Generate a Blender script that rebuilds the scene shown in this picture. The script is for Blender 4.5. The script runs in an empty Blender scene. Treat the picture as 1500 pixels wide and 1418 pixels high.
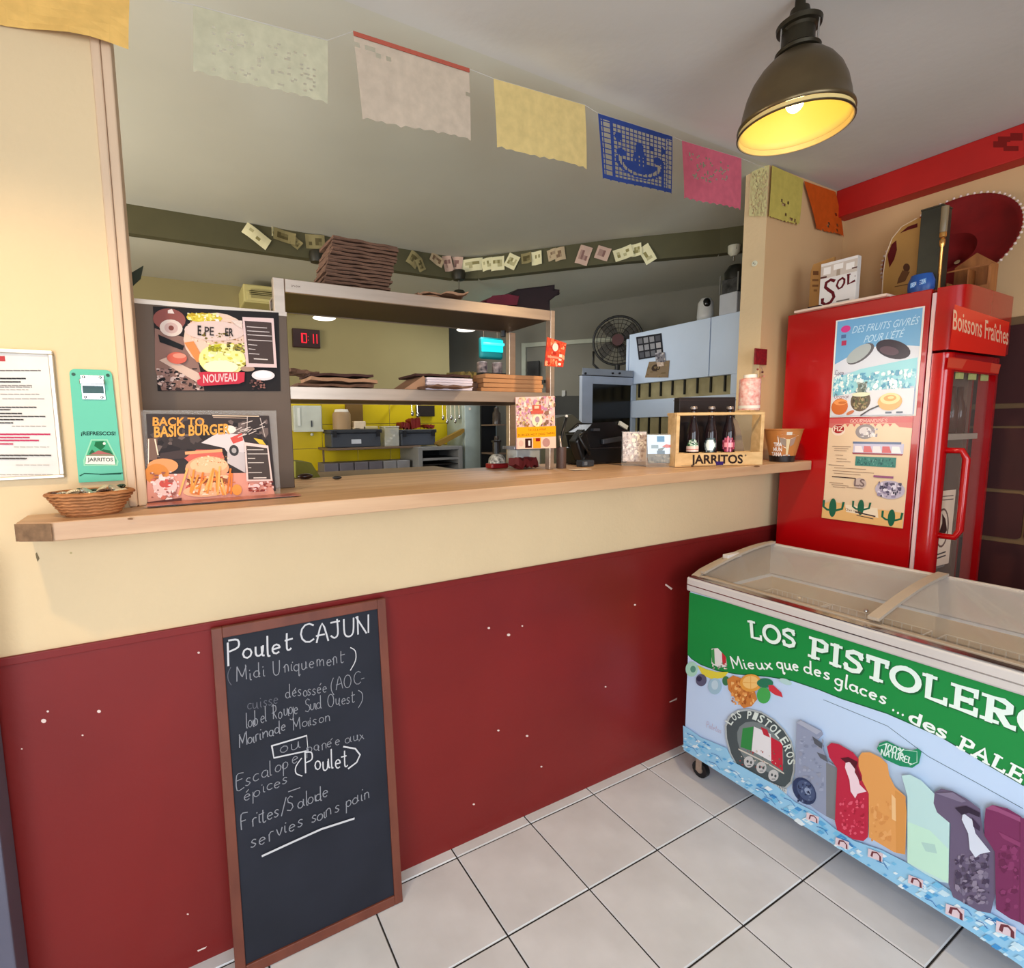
import bpy, bmesh, math, random
from mathutils import Vector, Matrix
from mathutils.geometry import tessellate_polygon
random.seed(7)
C = bpy.context.scene.collection
SC = bpy.context.scene

# ------------------------------------------------------------------ camera
T = 1/3
CAM = Vector((-2.3996*T, -4.7249*T, 4.7197*T))
FOC, YAW, PIT, ROL = 750.74, -0.4944, -0.1102, -0.0135
CX, CY = 670.44, 708.55
_r = Vector((math.cos(YAW), math.sin(YAW), 0))
CW = Vector((-math.sin(YAW)*math.cos(PIT), math.cos(YAW)*math.cos(PIT), math.sin(PIT)))
_u = _r.cross(CW)
CR = math.cos(ROL)*_r + math.sin(ROL)*_u
CU = -math.sin(ROL)*_r + math.cos(ROL)*_u
cam = bpy.data.cameras.new('camera'); cam_o = bpy.data.objects.new('camera', cam); C.objects.link(cam_o)
m = Matrix.Identity(4)
for i in range(3):
    m[i][0] = CR[i]; m[i][1] = CU[i]; m[i][2] = -CW[i]; m[i][3] = CAM[i]
cam_o.matrix_world = m
cam.sensor_fit = 'HORIZONTAL'; cam.sensor_width = 36; cam.lens = FOC/1500*36
cam.shift_x = (750-CX)/1500; cam.shift_y = -(709-CY)/1500
cam.clip_start = .02
SC.camera = cam_o

# ------------------------------------------------------------------ light and exposure
SC.view_settings.view_transform = 'Standard'; SC.view_settings.look = 'None'
SC.view_settings.gamma = 1; SC.view_settings.use_curve_mapping = False
SC.view_settings.exposure = 0.28
w = bpy.data.worlds.new('daylight'); SC.world = w; w.use_nodes = True
w.node_tree.nodes['Background'].inputs[0].default_value = (.62, .78, 1, 1)
w.node_tree.nodes['Background'].inputs[1].default_value = 1.0
def area(name, loc, tgt, sx, sy, power, col):
    l = bpy.data.lights.new(name, 'AREA'); l.shape = 'RECTANGLE'; l.size = sx; l.size_y = sy
    l.energy = power; l.color = col
    o = bpy.data.objects.new(name, l); C.objects.link(o); o.location = loc
    d = Vector(tgt)-Vector(loc); o.rotation_euler = d.to_track_quat('-Z', 'Y').to_euler(); return o
area('daylight_window', (-.6, -4.35, 1.6), (.3, 0, 1.1), 2.6, 2.0, 70, (.84, .92, 1))
area('daylight_door', (-2.1, -2.4, 1.3), (1.2, -.9, .5), 1.2, 2.0, 40, (.76, .88, 1))
area('kitchen_tube', (.6, 2.1, 2.6), (.6, 2.2, 0), 1.3, .25, 3, (1, .95, .78))
area('kitchen_back_tube', (1.5, 1.9, 2.5), (1.2, 1.9, 0), .8, .25, 7, (.95, .97, 1))
area('kitchen_side_fill', (-2.45, .9, 1.7), (1.8, .8, 2.2), 1.2, 1.2, 44, (1, .98, .90))  # added fill light out of view, brightens kitchen ceiling, bulkhead and diagonal wall

# ------------------------------------------------------------------ projection of photo pixels on real planes
def ray(u, v): return CW + CR*((u-CX)/FOC) - CU*((v-CY)/FOC)
def px(ax, val, u, v):
    d = ray(u, v); t = (val-CAM[ax])/d[ax]; return CAM + d*t
def pln(P0, N, u, v):
    d = ray(u, v); t = (P0-CAM).dot(N)/d.dot(N); return CAM + d*t

# ------------------------------------------------------------------ materials
def lin(c):
    return tuple(((x/255)/12.92 if x/255 <= .04045 else ((x/255+.055)/1.055)**2.4) for x in c[:3])+(1,)
_m = {}
def mat(name, col, rough=.6, metal=0, var=.06, scale=6, bump=0, bscale=40, spec=.5, coat=0, stretch=None, col2=None, emit=0, trans=0, alpha=1, ior=1.45):
    if name in _m: return _m[name]
    M = bpy.data.materials.new(name); M.use_nodes = True; _m[name] = M
    nt = M.node_tree; b = nt.nodes['Principled BSDF']
    L = nt.links.new
    tc = nt.nodes.new('ShaderNodeTexCoord'); mp = nt.nodes.new('ShaderNodeMapping')
    L(tc.outputs['Object'], mp.inputs['Vector'])
    if stretch: mp.inputs['Scale'].default_value = stretch
    nz = nt.nodes.new('ShaderNodeTexNoise'); nz.inputs['Scale'].default_value = scale; nz.inputs['Detail'].default_value = 5
    L(mp.outputs[0], nz.inputs['Vector'])
    rp = nt.nodes.new('ShaderNodeValToRGB'); L(nz.outputs[0], rp.inputs[0])
    c = lin(col); c2 = lin(col2) if col2 else tuple(x*(1-var*2.4) for x in c[:3])+(1,)
    rp.color_ramp.elements[0].position = .3; rp.color_ramp.elements[1].position = .7
    rp.color_ramp.elements[0].color = c2; rp.color_ramp.elements[1].color = tuple(min(1, x*(1+(0 if col2 else var))) for x in c[:3])+(1,)
    L(rp.outputs[0], b.inputs['Base Color'])
    b.inputs['Roughness'].default_value = rough; b.inputs['Metallic'].default_value = metal
    b.inputs['Specular IOR Level'].default_value = spec; b.inputs['Coat Weight'].default_value = coat
    b.inputs['IOR'].default_value = ior
    if trans: b.inputs['Transmission Weight'].default_value = trans
    if alpha < 1: b.inputs['Alpha'].default_value = alpha
    if emit:
        b.inputs['Emission Color'].default_value = lin(col); b.inputs['Emission Strength'].default_value = emit
    if bump:
        n2 = nt.nodes.new('ShaderNodeTexNoise'); n2.inputs['Scale'].default_value = bscale; n2.inputs['Detail'].default_value = 4
        L(mp.outputs[0], n2.inputs['Vector'])
        bp = nt.nodes.new('ShaderNodeBump'); bp.inputs['Strength'].default_value = bump; bp.inputs['Distance'].default_value = .01
        L(n2.outputs[0], bp.inputs['Height']); L(bp.outputs[0], b.inputs['Normal'])
    return M
PRN = set()
def printmat(name, rough=.45, spec=.4, coat=0):
    PRN.add(name)
    if name in _m: return _m[name]
    M = bpy.data.materials.new(name); M.use_nodes = True; _m[name] = M
    nt = M.node_tree; b = nt.nodes['Principled BSDF']
    a = nt.nodes.new('ShaderNodeVertexColor'); a.layer_name = 'Col'
    nt.links.new(a.outputs[0], b.inputs['Base Color'])
    b.inputs['Roughness'].default_value = rough; b.inputs['Specular IOR Level'].default_value = spec
    b.inputs['Coat Weight'].default_value = coat
    return M
PM = printmat('printed_ink', .6, .2); PG = printmat('glossy_print', .22, .5); PC = printmat('chalk', .95, .1)

# ------------------------------------------------------------------ mesh builder
def org(p):
    o = Vector((0, 0, 0))
    while p: o += p.location; p = p.parent
    return o
def tag(o, label=None, cat=None, group=None, kind=None):
    if label: o['label'] = label
    if cat: o['category'] = cat
    if group: o['group'] = group
    if kind: o['kind'] = kind
    return o
def thing(name, loc, label, cat, group=None):
    o = bpy.data.objects.new(name, None); C.objects.link(o); o.location = loc; o.empty_display_size = .05
    return tag(o, label, cat, group)
class MB:
    def __init__(s): s.v = []; s.f = []; s.c = []; s.i = []
    def add(s, vs, fs, col=None, mi=0):
        n = len(s.v); s.v += [Vector(q) for q in vs]
        for f in fs: s.f.append([n+k for k in f]); s.c.append(col or (200, 200, 200)); s.i.append(mi)
        return s
    def box(s, x0, x1, y0, y1, z0, z1, col=None, mi=0):
        if x0 > x1: x0, x1 = x1, x0
        if y0 > y1: y0, y1 = y1, y0
        if z0 > z1: z0, z1 = z1, z0
        return s.add([(x0,y0,z0),(x1,y0,z0),(x1,y1,z0),(x0,y1,z0),(x0,y0,z1),(x1,y0,z1),(x1,y1,z1),(x0,y1,z1)],
              [(0,3,2,1),(4,5,6,7),(0,1,5,4),(1,2,6,5),(2,3,7,6),(3,0,4,7)], col, mi)
    def obox(s, c, a, b, d, col=None, mi=0):   # centre and three half-axes
        c, a, b, d = Vector(c), Vector(a), Vector(b), Vector(d)
        vs = [c-a-b-d, c+a-b-d, c+a+b-d, c-a+b-d, c-a-b+d, c+a-b+d, c+a+b+d, c-a+b+d]
        return s.add(vs, [(0,3,2,1),(4,5,6,7),(0,1,5,4),(1,2,6,5),(2,3,7,6),(3,0,4,7)], col, mi)
    def poly(s, pts, col=None, mi=0):
        pts = [Vector(p) for p in pts]
        if len(pts) <= 4: return s.add(pts, [tuple(range(len(pts)))], col, mi)
        return s.add(pts, [tuple(t) for t in tessellate_polygon([pts])], col, mi)
    def prism(s, pts, d, col=None, mi=0):      # planar outline extruded by vector d
        pts = [Vector(p) for p in pts]; d = Vector(d); n = len(pts)
        tri = [tuple(t) for t in tessellate_polygon([pts])]
        fs = tri + [tuple(n+k for k in reversed(t)) for t in tri] + [(k, (k+1) % n, n+(k+1) % n, n+k) for k in range(n)]
        return s.add(pts+[p+d for p in pts], fs, col, mi)
    def tube(s, pts, r, n=8, col=None, mi=0, cap=True):
        pts = [Vector(p) for p in pts]; rr = r if isinstance(r, (list, tuple)) else [r]*len(pts)
        rings = []
        t0 = (pts[1]-pts[0]).normalized(); a = t0.orthogonal().normalized()
        for k, p in enumerate(pts):
            t = (pts[min(k+1, len(pts)-1)]-pts[max(k-1, 0)]).normalized()
            a = (a-t*a.dot(t)).normalized(); b = t.cross(a)
            rings.append([p+(a*math.cos(2*math.pi*j/n)+b*math.sin(2*math.pi*j/n))*rr[k] for j in range(n)])
        vs = [q for g in rings for q in g]
        fs = [(k*n+j, k*n+(j+1) % n, (k+1)*n+(j+1) % n, (k+1)*n+j) for k in range(len(pts)-1) for j in range(n)]
        if cap: fs += [tuple(reversed(range(n))), tuple((len(pts)-1)*n+j for j in range(n))]
        return s.add(vs, fs, col, mi)
    def lathe(s, prof, c=(0,0,0), n=24, ax=(0,0,1), col=None, mi=0, sx=1, sy=1):   # prof: (r, h) list
        c = Vector(c); ax = Vector(ax).normalized(); a = ax.orthogonal().normalized(); b = ax.cross(a)
        if abs(ax.z) > .99: a, b = Vector((1,0,0)), Vector((0,1,0))
        vs = []
        for r, h in prof:
            for j in range(n):
                t = 2*math.pi*j/n; vs.append(c+ax*h+a*(r*math.cos(t)*sx)+b*(r*math.sin(t)*sy))
        fs = [(k*n+j, k*n+(j+1) % n, (k+1)*n+(j+1) % n, (k+1)*n+j) for k in range(len(prof)-1) for j in range(n)]
        if prof[0][0] > 1e-4: pass
        return s.add(vs, fs, col, mi)
    def ball(s, c, r, n=10, col=None, mi=0, sc=(1,1,1)):
        c = Vector(c); vs = []; k = n//2
        for i in range(k+1):
            ph = math.pi*i/k
            for j in range(n):
                t = 2*math.pi*j/n
                vs.append(c+Vector((r*sc[0]*math.sin(ph)*math.cos(t), r*sc[1]*math.sin(ph)*math.sin(t), r*sc[2]*math.cos(ph))))
        return s.add(vs, [(i*n+j, (i+1)*n+j, (i+1)*n+(j+1) % n, i*n+(j+1) % n) for i in range(k) for j in range(n)], col, mi)
    def build(s, name, mats, parent=None, smooth=False, bevel=0, seg=2, kind=None, label=None):
        o0 = org(parent)
        me = bpy.data.meshes.new(name); me.from_pydata([q-o0 for q in s.v], [], s.f)
        mats = mats if isinstance(mats, (list, tuple)) else [mats]
        for q in mats: me.materials.append(q)
        if len(mats) > 1:
            me.polygons.foreach_set('material_index', s.i)
        if s.c and any(q.name in PRN for q in mats):
            at = me.color_attributes.new('Col', 'FLOAT_COLOR', 'CORNER'); dat = []
            for f, c in zip(s.f, s.c): dat += list(lin(c))*len(f)
            at.data.foreach_set('color', dat)
        if smooth: me.polygons.foreach_set('use_smooth', [True]*len(me.polygons))
        me.validate(); me.update()
        o = bpy.data.objects.new(name, me); C.objects.link(o)
        if parent: o.parent = parent
        if smooth:
            bm = bmesh.new(); bm.from_mesh(me); bmesh.ops.remove_doubles(bm, verts=bm.verts, dist=1e-6)
            bmesh.ops.recalc_face_normals(bm, faces=bm.faces); bm.to_mesh(me); bm.free()
            if smooth is not True:
                me.set_sharp_from_angle(angle=math.radians(smooth))
        if bevel:
            b = o.modifiers.new('bevel', 'BEVEL'); b.width = bevel; b.segments = seg; b.limit_method = 'ANGLE'; b.angle_limit = math.radians(40)
        if kind: o['kind'] = kind
        if label: o['label'] = label
        return o
def copy_tree(o, parent=None):
    c = o.copy(); C.objects.link(c); c.parent = parent
    for ch in o.children: copy_tree(ch, c)
    return c

# ------------------------------------------------------------------ single-stroke handwriting font (x right, y up, cap height 1)
def _a(cx, cy, rx, ry, a0, a1, n=8): return [(cx+rx*math.cos(math.radians(a0+(a1-a0)*k/n)), cy+ry*math.sin(math.radians(a0+(a1-a0)*k/n))) for k in range(n+1)]
SF = {
'a': (.5, [_a(.22,.23,.2,.23,60,400), [(.42,.45),(.42,.08),(.5,0)]]), 'b': (.5, [[(.05,1),(.05,0)], _a(.24,.23,.19,.23,170,-180)]),
'c': (.42, [_a(.24,.23,.2,.23,50,310)]), 'd': (.52, [_a(.22,.23,.2,.23,60,400), [(.42,1),(.42,.08),(.5,0)]]),
'e': (.48, [[(.05,.25),(.4,.28)]+_a(.23,.24,.18,.23,10,310)]), 'f': (.34, [[(.36,.95),(.24,1),(.16,.85),(.16,0)], [(.02,.48),(.32,.5)]]),
'g': (.5, [_a(.22,.23,.2,.23,60,400), [(.42,.45),(.4,-.25),(.22,-.4),(.05,-.3)]]), 'h': (.5, [[(.06,1),(.06,0)], [(.06,.3),(.22,.48),(.38,.4),(.4,0)]]),
'i': (.2, [[(.08,.45),(.08,.05),(.16,0)], [(.09,.66),(.1,.7)]]), 'j': (.24, [[(.16,.45),(.14,-.25),(0,-.38)], [(.17,.66),(.18,.7)]]),
'k': (.44, [[(.06,1),(.06,0)], [(.38,.48),(.08,.2),(.4,0)]]), 'l': (.2, [[(.08,1),(.08,.08),(.17,0)]]),
'm': (.72, [[(.05,.46),(.06,0)], [(.06,.3),(.18,.47),(.3,.4),(.31,0)], [(.31,.3),(.44,.47),(.57,.4),(.6,0)]]),
'n': (.5, [[(.06,.46),(.06,0)], [(.06,.3),(.22,.48),(.38,.4),(.42,0)]]), 'o': (.46, [_a(.22,.23,.19,.23,90,450)]),
'p': (.5, [[(.06,.46),(.04,-.4)], _a(.24,.23,.19,.23,170,-180)]), 'q': (.5, [_a(.22,.23,.2,.23,60,400), [(.42,.45),(.4,-.4),(.5,-.3)]]),
'r': (.36, [[(.06,.46),(.07,0)], [(.07,.28),(.18,.46),(.33,.44)]]), 's': (.4, [[(.33,.42),(.2,.48),(.08,.36),(.2,.24),(.32,.12),(.18,0),(.04,.06)]]),
't': (.34, [[(.16,.85),(.15,.1),(.26,0),(.34,.06)], [(.0,.55),(.34,.58)]]), 'u': (.5, [[(.06,.46),(.07,.1),(.2,0),(.36,.12),(.4,.46)], [(.4,.46),(.42,.06),(.5,0)]]),
'v': (.42, [[(.04,.46),(.2,0),(.38,.46)]]), 'w': (.6, [[(.04,.46),(.16,0),(.3,.4),(.42,0),(.56,.46)]]), 'x': (.44, [[(.04,.46),(.38,0)], [(.38,.46),(.03,0)]]),
'y': (.46, [[(.05,.46),(.12,.1),(.3,.06),(.4,.46)], [(.4,.46),(.34,-.3),(.1,-.38)]]), 'z': (.42, [[(.05,.45),(.36,.45),(.04,0),(.38,.02)]]),
'A': (.62, [[(.03,0),(.3,1),(.56,0)], [(.12,.38),(.48,.4)]]), 'B': (.56, [[(.06,0),(.06,1)], [(.06,1),(.4,.95),(.4,.62),(.06,.54),(.48,.45),(.48,.1),(.06,0)]]),
'C': (.62, [_a(.38,.5,.34,.5,50,310)]), 'D': (.6, [[(.06,0),(.06,1)], [(.06,1),(.42,.9),(.54,.5),(.42,.1),(.06,0)]]), 'E': (.5, [[(.46,1),(.06,1),(.06,0),(.48,0)], [(.06,.52),(.38,.52)]]),
'F': (.5, [[(.48,1),(.06,.98),(.06,0)], [(.06,.55),(.36,.55)]]), 'G': (.66, [_a(.38,.5,.34,.5,50,340), [(.4,.45),(.7,.45)]]), 'H': (.6, [[(.06,0),(.06,1)], [(.52,0),(.52,1)], [(.06,.5),(.52,.5)]]),
'I': (.22, [[(.1,0),(.1,1)]]), 'J': (.5, [[(.1,.98),(.5,1)], [(.34,1),(.36,.2),(.2,0),(.04,.14)]]), 'K': (.56, [[(.06,0),(.06,1)], [(.5,1),(.08,.48),(.52,0)]]), 'L': (.48, [[(.06,1),(.06,0),(.46,0)]]),
'M': (.72, [[(.05,0),(.08,1)], [(.08,1),(.35,.3)], [(.35,.3),(.62,1)], [(.62,1),(.66,0)]]), 'N': (.64, [[(.06,0),(.06,1)], [(.06,1),(.54,0)], [(.54,0),(.56,1)]]), 'O': (.66, [_a(.32,.5,.29,.5,90,450,12)]),
'P': (.54, [[(.06,-.1),(.06,1)], [(.06,1),(.44,.95),(.46,.6),(.08,.46)]]), 'Q': (.68, [_a(.32,.5,.29,.5,90,450,12), [(.4,.2),(.64,-.05)]]), 'R': (.58, [[(.06,0),(.06,1)], [(.06,1),(.44,.95),(.46,.6),(.08,.5)], [(.2,.5),(.54,0)]]),
'S': (.5, [[(.44,.88),(.28,1),(.08,.86),(.12,.62),(.38,.46),(.46,.2),(.28,0),(.04,.1)]]), 'T': (.56, [[(.02,1),(.54,1)], [(.28,1),(.28,0)]]), 'U': (.6, [[(.05,1),(.07,.2),(.28,0),(.48,.2),(.52,1)]]),
'V': (.56, [[(.03,1),(.28,0)], [(.28,0),(.53,1)]]), 'X': (.56, [[(.04,1),(.52,0)], [(.52,1),(.04,0)]]), 'Y': (.56, [[(.03,1),(.28,.5)], [(.53,1),(.28,.5)], [(.28,.5),(.28,0)]]), 'Z': (.54, [[(.04,1),(.5,1)], [(.5,1),(.04,0)], [(.04,0),(.52,0)]]),
'0': (.54, [_a(.26,.5,.22,.5,90,450,12)]), '1': (.3, [[(.04,.8),(.2,1)], [(.2,1),(.2,0)]]), '%': (.7, [_a(.16,.8,.12,.18,0,360), _a(.52,.2,.12,.18,0,360), [(.6,1),(.1,0)]]),
'(': (.3, [[(.24,1.1),(.06,.7),(.06,.2),(.24,-.2)]]), ')': (.3, [[(.05,1.1),(.24,.75),(.24,.2),(.02,-.2)]]), '/': (.4, [[(.38,1),(.02,-.15)]]), '.': (.2, [[(.08,0),(.1,.04)]]), '-': (.34, [[(.05,.4),(.28,.42)]]), ' ': (.32, []),
}
_sf = {'É': 'E', 'é': 'e', 'î': 'i'}
def smooth_pts(p):
    if len(p) < 3: return p
    o = []
    for k in range(len(p)-1):
        a, b, c, d = p[max(k-1, 0)], p[k], p[k+1], p[min(k+2, len(p)-1)]
        for t in (0, .34, .67):
            o.append(tuple(.5*(2*b[i]+(c[i]-a[i])*t+(2*a[i]-5*b[i]+4*c[i]-d[i])*t*t+(3*b[i]-a[i]-3*c[i]+d[i])*t**3) for i in (0, 1)))
    return o+[p[-1]]
def stroke_text(s, slab=False):
    x = 0; out = []
    for ch in s:
        w_, st = SF[_sf.get(ch, ch)]
        for q in st: out.append([(x+a, b) for a, b in (q if len(q) > 7 or len(q) < 3 else smooth_pts(q))])
        if ch in 'Éé': 
            h = 1.12 if ch == 'É' else .6
            out.append([(x+.2, h), (x+.34, h+.14)])
        x += w_+.08
    return out, max(x-.08, .1)
_g = {}
def glyphs(s, bold=0):
    if (s, bold) in _g: return _g[(s, bold)]
    cu = bpy.data.curves.new('t', 'FONT'); cu.body = s; cu.offset = bold; cu.resolution_u = 3
    ob = bpy.data.objects.new('t', cu); C.objects.link(ob)
    bpy.context.view_layer.update()
    me = bpy.data.meshes.new_from_object(ob.evaluated_get(bpy.context.evaluated_depsgraph_get()))
    vs = [(v.co.x, v.co.y) for v in me.vertices]; fs = [tuple(p.vertices) for p in me.polygons]
    bpy.data.objects.remove(ob); bpy.data.curves.remove(cu); bpy.data.meshes.remove(me)
    if not vs: vs = [(0, 0), (1, 0)]
    x0 = min(v[0] for v in vs); x1 = max(v[0] for v in vs)
    y0 = 0; y1 = .7
    _g[(s, bold)] = ([((x-x0)/max(x1-x0, .01), (y-y0)/(y1-y0)) for x, y in vs], fs); return _g[(s, bold)]

class Print:
    """flat print lying on a real surface; f maps its 2-D coordinates to the surface"""
    def __init__(s, f, N, off=.0008, step=.00006):
        s.f = f; s.N = Vector(N).normalized(); s.m = MB(); s.h = off; s.step = step
    def W(s, p): return s.f(p[0], p[1])+s.N*s.h
    def up(s): s.h += s.step
    def poly(s, pts, col, up=True):
        s.h += s.step if up else 1.1e-5
        s.m.poly([s.W(p) for p in pts], col); return s
    def rect(s, a, b, c, d, col, up=True): return s.poly([(a, b), (c, b), (c, d), (a, d)], col, up)
    def ell(s, cx, cy, rx, ry, col, n=20, up=True, rot=0, a0=0, a1=360):
        r = math.radians(rot); pts = []
        for k in range(n+(1 if a1-a0 < 360 else 0)):
            t = math.radians(a0+(a1-a0)*k/n); x, y = rx*math.cos(t), ry*math.sin(t)
            pts.append((cx+x*math.cos(r)-y*math.sin(r), cy+x*math.sin(r)+y*math.cos(r)))
        return s.poly(pts, col, up)
    def line(s, pts, wd, col, up=True):
        s.h += s.step if up else 1.1e-5
        W = [s.W(p) for p in pts]
        L = []
        for k, p in enumerate(W):
            d = (W[min(k+1, len(W)-1)]-W[max(k-1, 0)])
            d = d.normalized() if d.length > 1e-9 else Vector((1, 0, 0))
            n = s.N.cross(d)*wd*.5; e = d*wd*.3 if k in (0, len(W)-1) else d*0
            if k == 0: p = p-e
            if k == len(W)-1: p = p+e
            L.append((p+n, p-n))
        for k in range(len(L)-1):
            dz = s.N*(k*2.5e-6); s.m.add([L[k][1]+dz, L[k+1][1]+dz, L[k+1][0]+dz, L[k][0]+dz], [(0, 1, 2, 3)], col)
        return s
    def frame(s, BL, BR, TL):
        B, R_, T_ = s.W(BL), s.W(BR), s.W(TL); return B, R_-B, T_-B
    def text(s, t, BL, BR, TL, col, bold=0):
        s.up(); B, U, V = s.frame(BL, BR, TL); vs, fs = glyphs(t, bold)
        s.m.add([B+U*x+V*y for x, y in vs], fs, col); return s
    def textf(s, t, x0, y0, x1, y1, col, bold=0):
        s.up(); vs, fs = glyphs(t, bold); s.m.add([s.W((x0+(x1-x0)*a, y0+(y1-y0)*b)) for a, b in vs], fs, col); return s
    def hand(s, t, BL, BR, TL, wd, col, jit=0):
        s.up(); B, U, V = s.frame(BL, BR, TL); st, W_ = stroke_text(t); f0 = s.f; h0 = s.h
        s.f = lambda x, y: B-s.N*h0+U*x+V*y
        for q in st:
            jx, jy = random.uniform(-jit, jit)*.02, random.uniform(-jit, jit)*.08
            s.line([(x/W_+jx, y+jy) for x, y in q], wd, col, up=False)
        s.f = f0; return s
    def noise(s, a, b, c, d, n, cols, sz, up=True):
        if up: s.up()
        for k in range(n):
            x, y = random.uniform(a, c), random.uniform(b, d); q = sz*random.uniform(.5, 1.3)
            w_, h_ = q*random.uniform(.5, 1.5), q*random.uniform(.5, 1.5)
            a0 = random.uniform(0, 6.28); pts = []
            for q5_ in range(5):
                an = a0+q5_*1.2566; rr_ = random.uniform(.6, 1.25)
                pts.append((min(c, max(a, x+w_*rr_*math.cos(an))), min(d, max(b, y+h_*rr_*math.sin(an)))))
            s.poly(pts, random.choice(cols), up=(k % 6 == 0))
        return s
    def build(s, name, parent, mt=None, **k): return s.m.build(name, mt or PM, parent, **k)
def quadmap(A, B, D):   # A top-left, B top-right, D bottom-left (world) -> s,t in 0..1
    return lambda x, y: A+(B-A)*x+(D-A)*y

# palette
cream = mat('cream_wall_paint', (220, 192, 150), .75, var=.025, scale=2.2, bump=.12, bscale=60)
ceil_m = mat('ceiling_paint', (205, 202, 196), .85, var=.03, scale=1.5, bump=.08, bscale=30)
kceil = mat('kitchen_ceiling_paint', (202, 199, 184), .85, var=.03, scale=1.5)
sage = mat('sage_green_bulkhead_paint', (88, 84, 58), .8, var=.04)
redw = mat('dark_red_wall_paint', (122, 30, 28), .34, var=.06, scale=2, bump=.05, bscale=50, spec=.35)
beamr = mat('red_beam_paint', (182, 20, 14), .55, var=.05)
oak = mat('oak_counter', (205, 168, 132), .42, col2=(178, 138, 104), scale=3, stretch=(.5, 7, 7), bump=.05, bscale=30)
steel = mat('brushed_steel', (190, 172, 156), .36, metal=.75, var=.05, scale=8, stretch=(.6, 6, 6))
steeld = mat('dull_grey_steel', (134, 112, 94), .5, metal=.45, var=.05, scale=5)
white = mat('white_enamel', (214, 224, 236), .35, var=.01)
black = mat('black_plastic', (22, 22, 24), .4, var=.1)
dark = mat('dark_grey_plastic', (62, 66, 74), .5)
redp = mat('glossy_red_enamel', (172, 2, 8), .2, var=.02, coat=.4)
kraft = mat('kraft_paper', (150, 104, 70), .85, var=.1, scale=14)
wood = mat('pale_pine', (222, 186, 134), .5, col2=(200, 160, 108), scale=5, stretch=(1, 8, 8))
chrome = mat('chrome', (200, 200, 200), .18, metal=1, var=.02)
yellowt = mat('yellow_wall_tile', (226, 200, 20), .35, var=.05, scale=3)
grey = mat('grey_paint', (150, 148, 140), .7)
glass = mat('clear_glass', (235, 240, 238), .04, var=0, alpha=.16, spec=.6)
plastic = mat('clear_plastic', (225, 228, 225), .2, var=.02, alpha=.45)

# ================================================================== THE SETTING
def struct(name, mb, m_, **k): return tag(mb.build(name, m_, **k), kind='structure')
CT = 1.376; CB = 1.332; LX, RX, WX, BX = -.925, 1.768, 2.47, 2.283
def CZ(x): return 1.376+.012*(x+1.06)/2.92      # the counter top rises very slightly to the right
CEIL = 2.80
# floor with tiles
grout = mat('dark_grout', (42, 40, 40), .9)
tilem = mat('floor_tile_glaze', (220, 220, 222), .34, col2=(202, 201, 202), scale=5, bump=.03, bscale=20, spec=.45)
fl = struct('floor', MB().box(-2.6, 3.4, -4.6, 4, -.08, -.004), grout)
g = .0045; c0 = .1462*T
def tile_mesh(wd, dp):
    b = MB(); h = .004; e = .003
    x0, x1, y0, y1 = g/2, wd-g/2, g/2, dp-g/2
    b.add([(x0,y0,-h),(x1,y0,-h),(x1,y1,-h),(x0,y1,-h),(x0+e,y0+e,0),(x1-e,y0+e,0),(x1-e,y1-e,0),(x0+e,y1-e,0)],
          [(4,5,6,7),(0,1,5,4),(1,2,6,5),(2,3,7,6),(3,0,4,7)])
    return b
proto = tile_mesh(T, T).build('tile', tilem, fl); proto2 = tile_mesh(T, c0).build('tile', tilem, fl)
first = [True, True]
for i in range(-6, 8):
    for j in range(-1, 11):
        k = 0 if j >= 0 else 1; o = (proto, proto2)[k]
        if not first[k]: o = o.copy(); C.objects.link(o)
        first[k] = False
        o.location = (i*T, -c0-(j+1)*T if j >= 0 else -c0, random.uniform(-.0006, .0006))
# front wall with the serving hatch
wf = MB()
wf.box(-2.6, LX, 0, .12, 0, CEIL); wf.box(LX, RX, 0, .12, 0, CB-.002); wf.box(RX, RX+.02, .0005, .115, CB, CEIL); wf.box(RX, WX+.12, 0, .115, 0, CB-.0005)
struct('wall_front', wf, cream)
tanw = mat('tan_wall_paint', (212, 172, 124), .7, var=.04, scale=2)
struct('wall_pillar', MB().box(RX+.0005, WX+.12, 0, .114, CB, CEIL), tanw)
# wooden corner post at the left of the opening
postm = mat('beige_wood_post', (214, 182, 150), .55, var=.04, scale=4, stretch=(6, 6, .6))
struct('trim_1', MB().box(LX-.002, LX+.018, -.006, .119, CT+.001, 2.799).box(LX+.018, LX+.040, .0, .119, CT+.001, 2.799), postm, bevel=.004)
# wainscot with chips
ws = struct('wall_wainscot', MB().box(-2.6, RX+.3, -.006, 0, 0, 1.033), redw)
ws['kind'] = 'structure'
struct('trim_2', MB().box(-2.6, RX+.3, -.010, -.006, 1.012, 1.033), redw, bevel=.002)
P = Print(lambda u, v: px(1, -.0066, u, v), (0, -1, 0), off=.0002)
for u, v, r in ((64,1056,4),(70,1042,2),(145,1042,3),(121,1077,1.6),(716,920,2),(745,930,2.6),(765,917,1.4),(930,886,1.6),(730,1070,1.8),(772,1078,2),(694,1178,1.8),(887,1006,1.4),(793,1123,1.6),(32,1097,1.4),(275,1339,1.6),(291,956,2),(873,816,1.3)):
    P.ell(u, v, r, r*.8, (226, 200, 190), 7, up=False)
P.poly([(289,1392),(303,1386),(301,1389),(290,1394)], (190, 160, 160)); P.poly([(980,1028),(992,1022),(991,1025),(981,1029)], (190, 130, 120))
P.poly([(975,855),(985,862),(983,864),(974,857)], (150, 70, 50))
P.build('paint_chips', ws, mat('chip_plaster', (225, 200, 190), .9), kind='stuff')
P = Print(lambda u, v: px(1, -.0002, u, v), (0, -1, 0), off=.0002)
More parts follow.
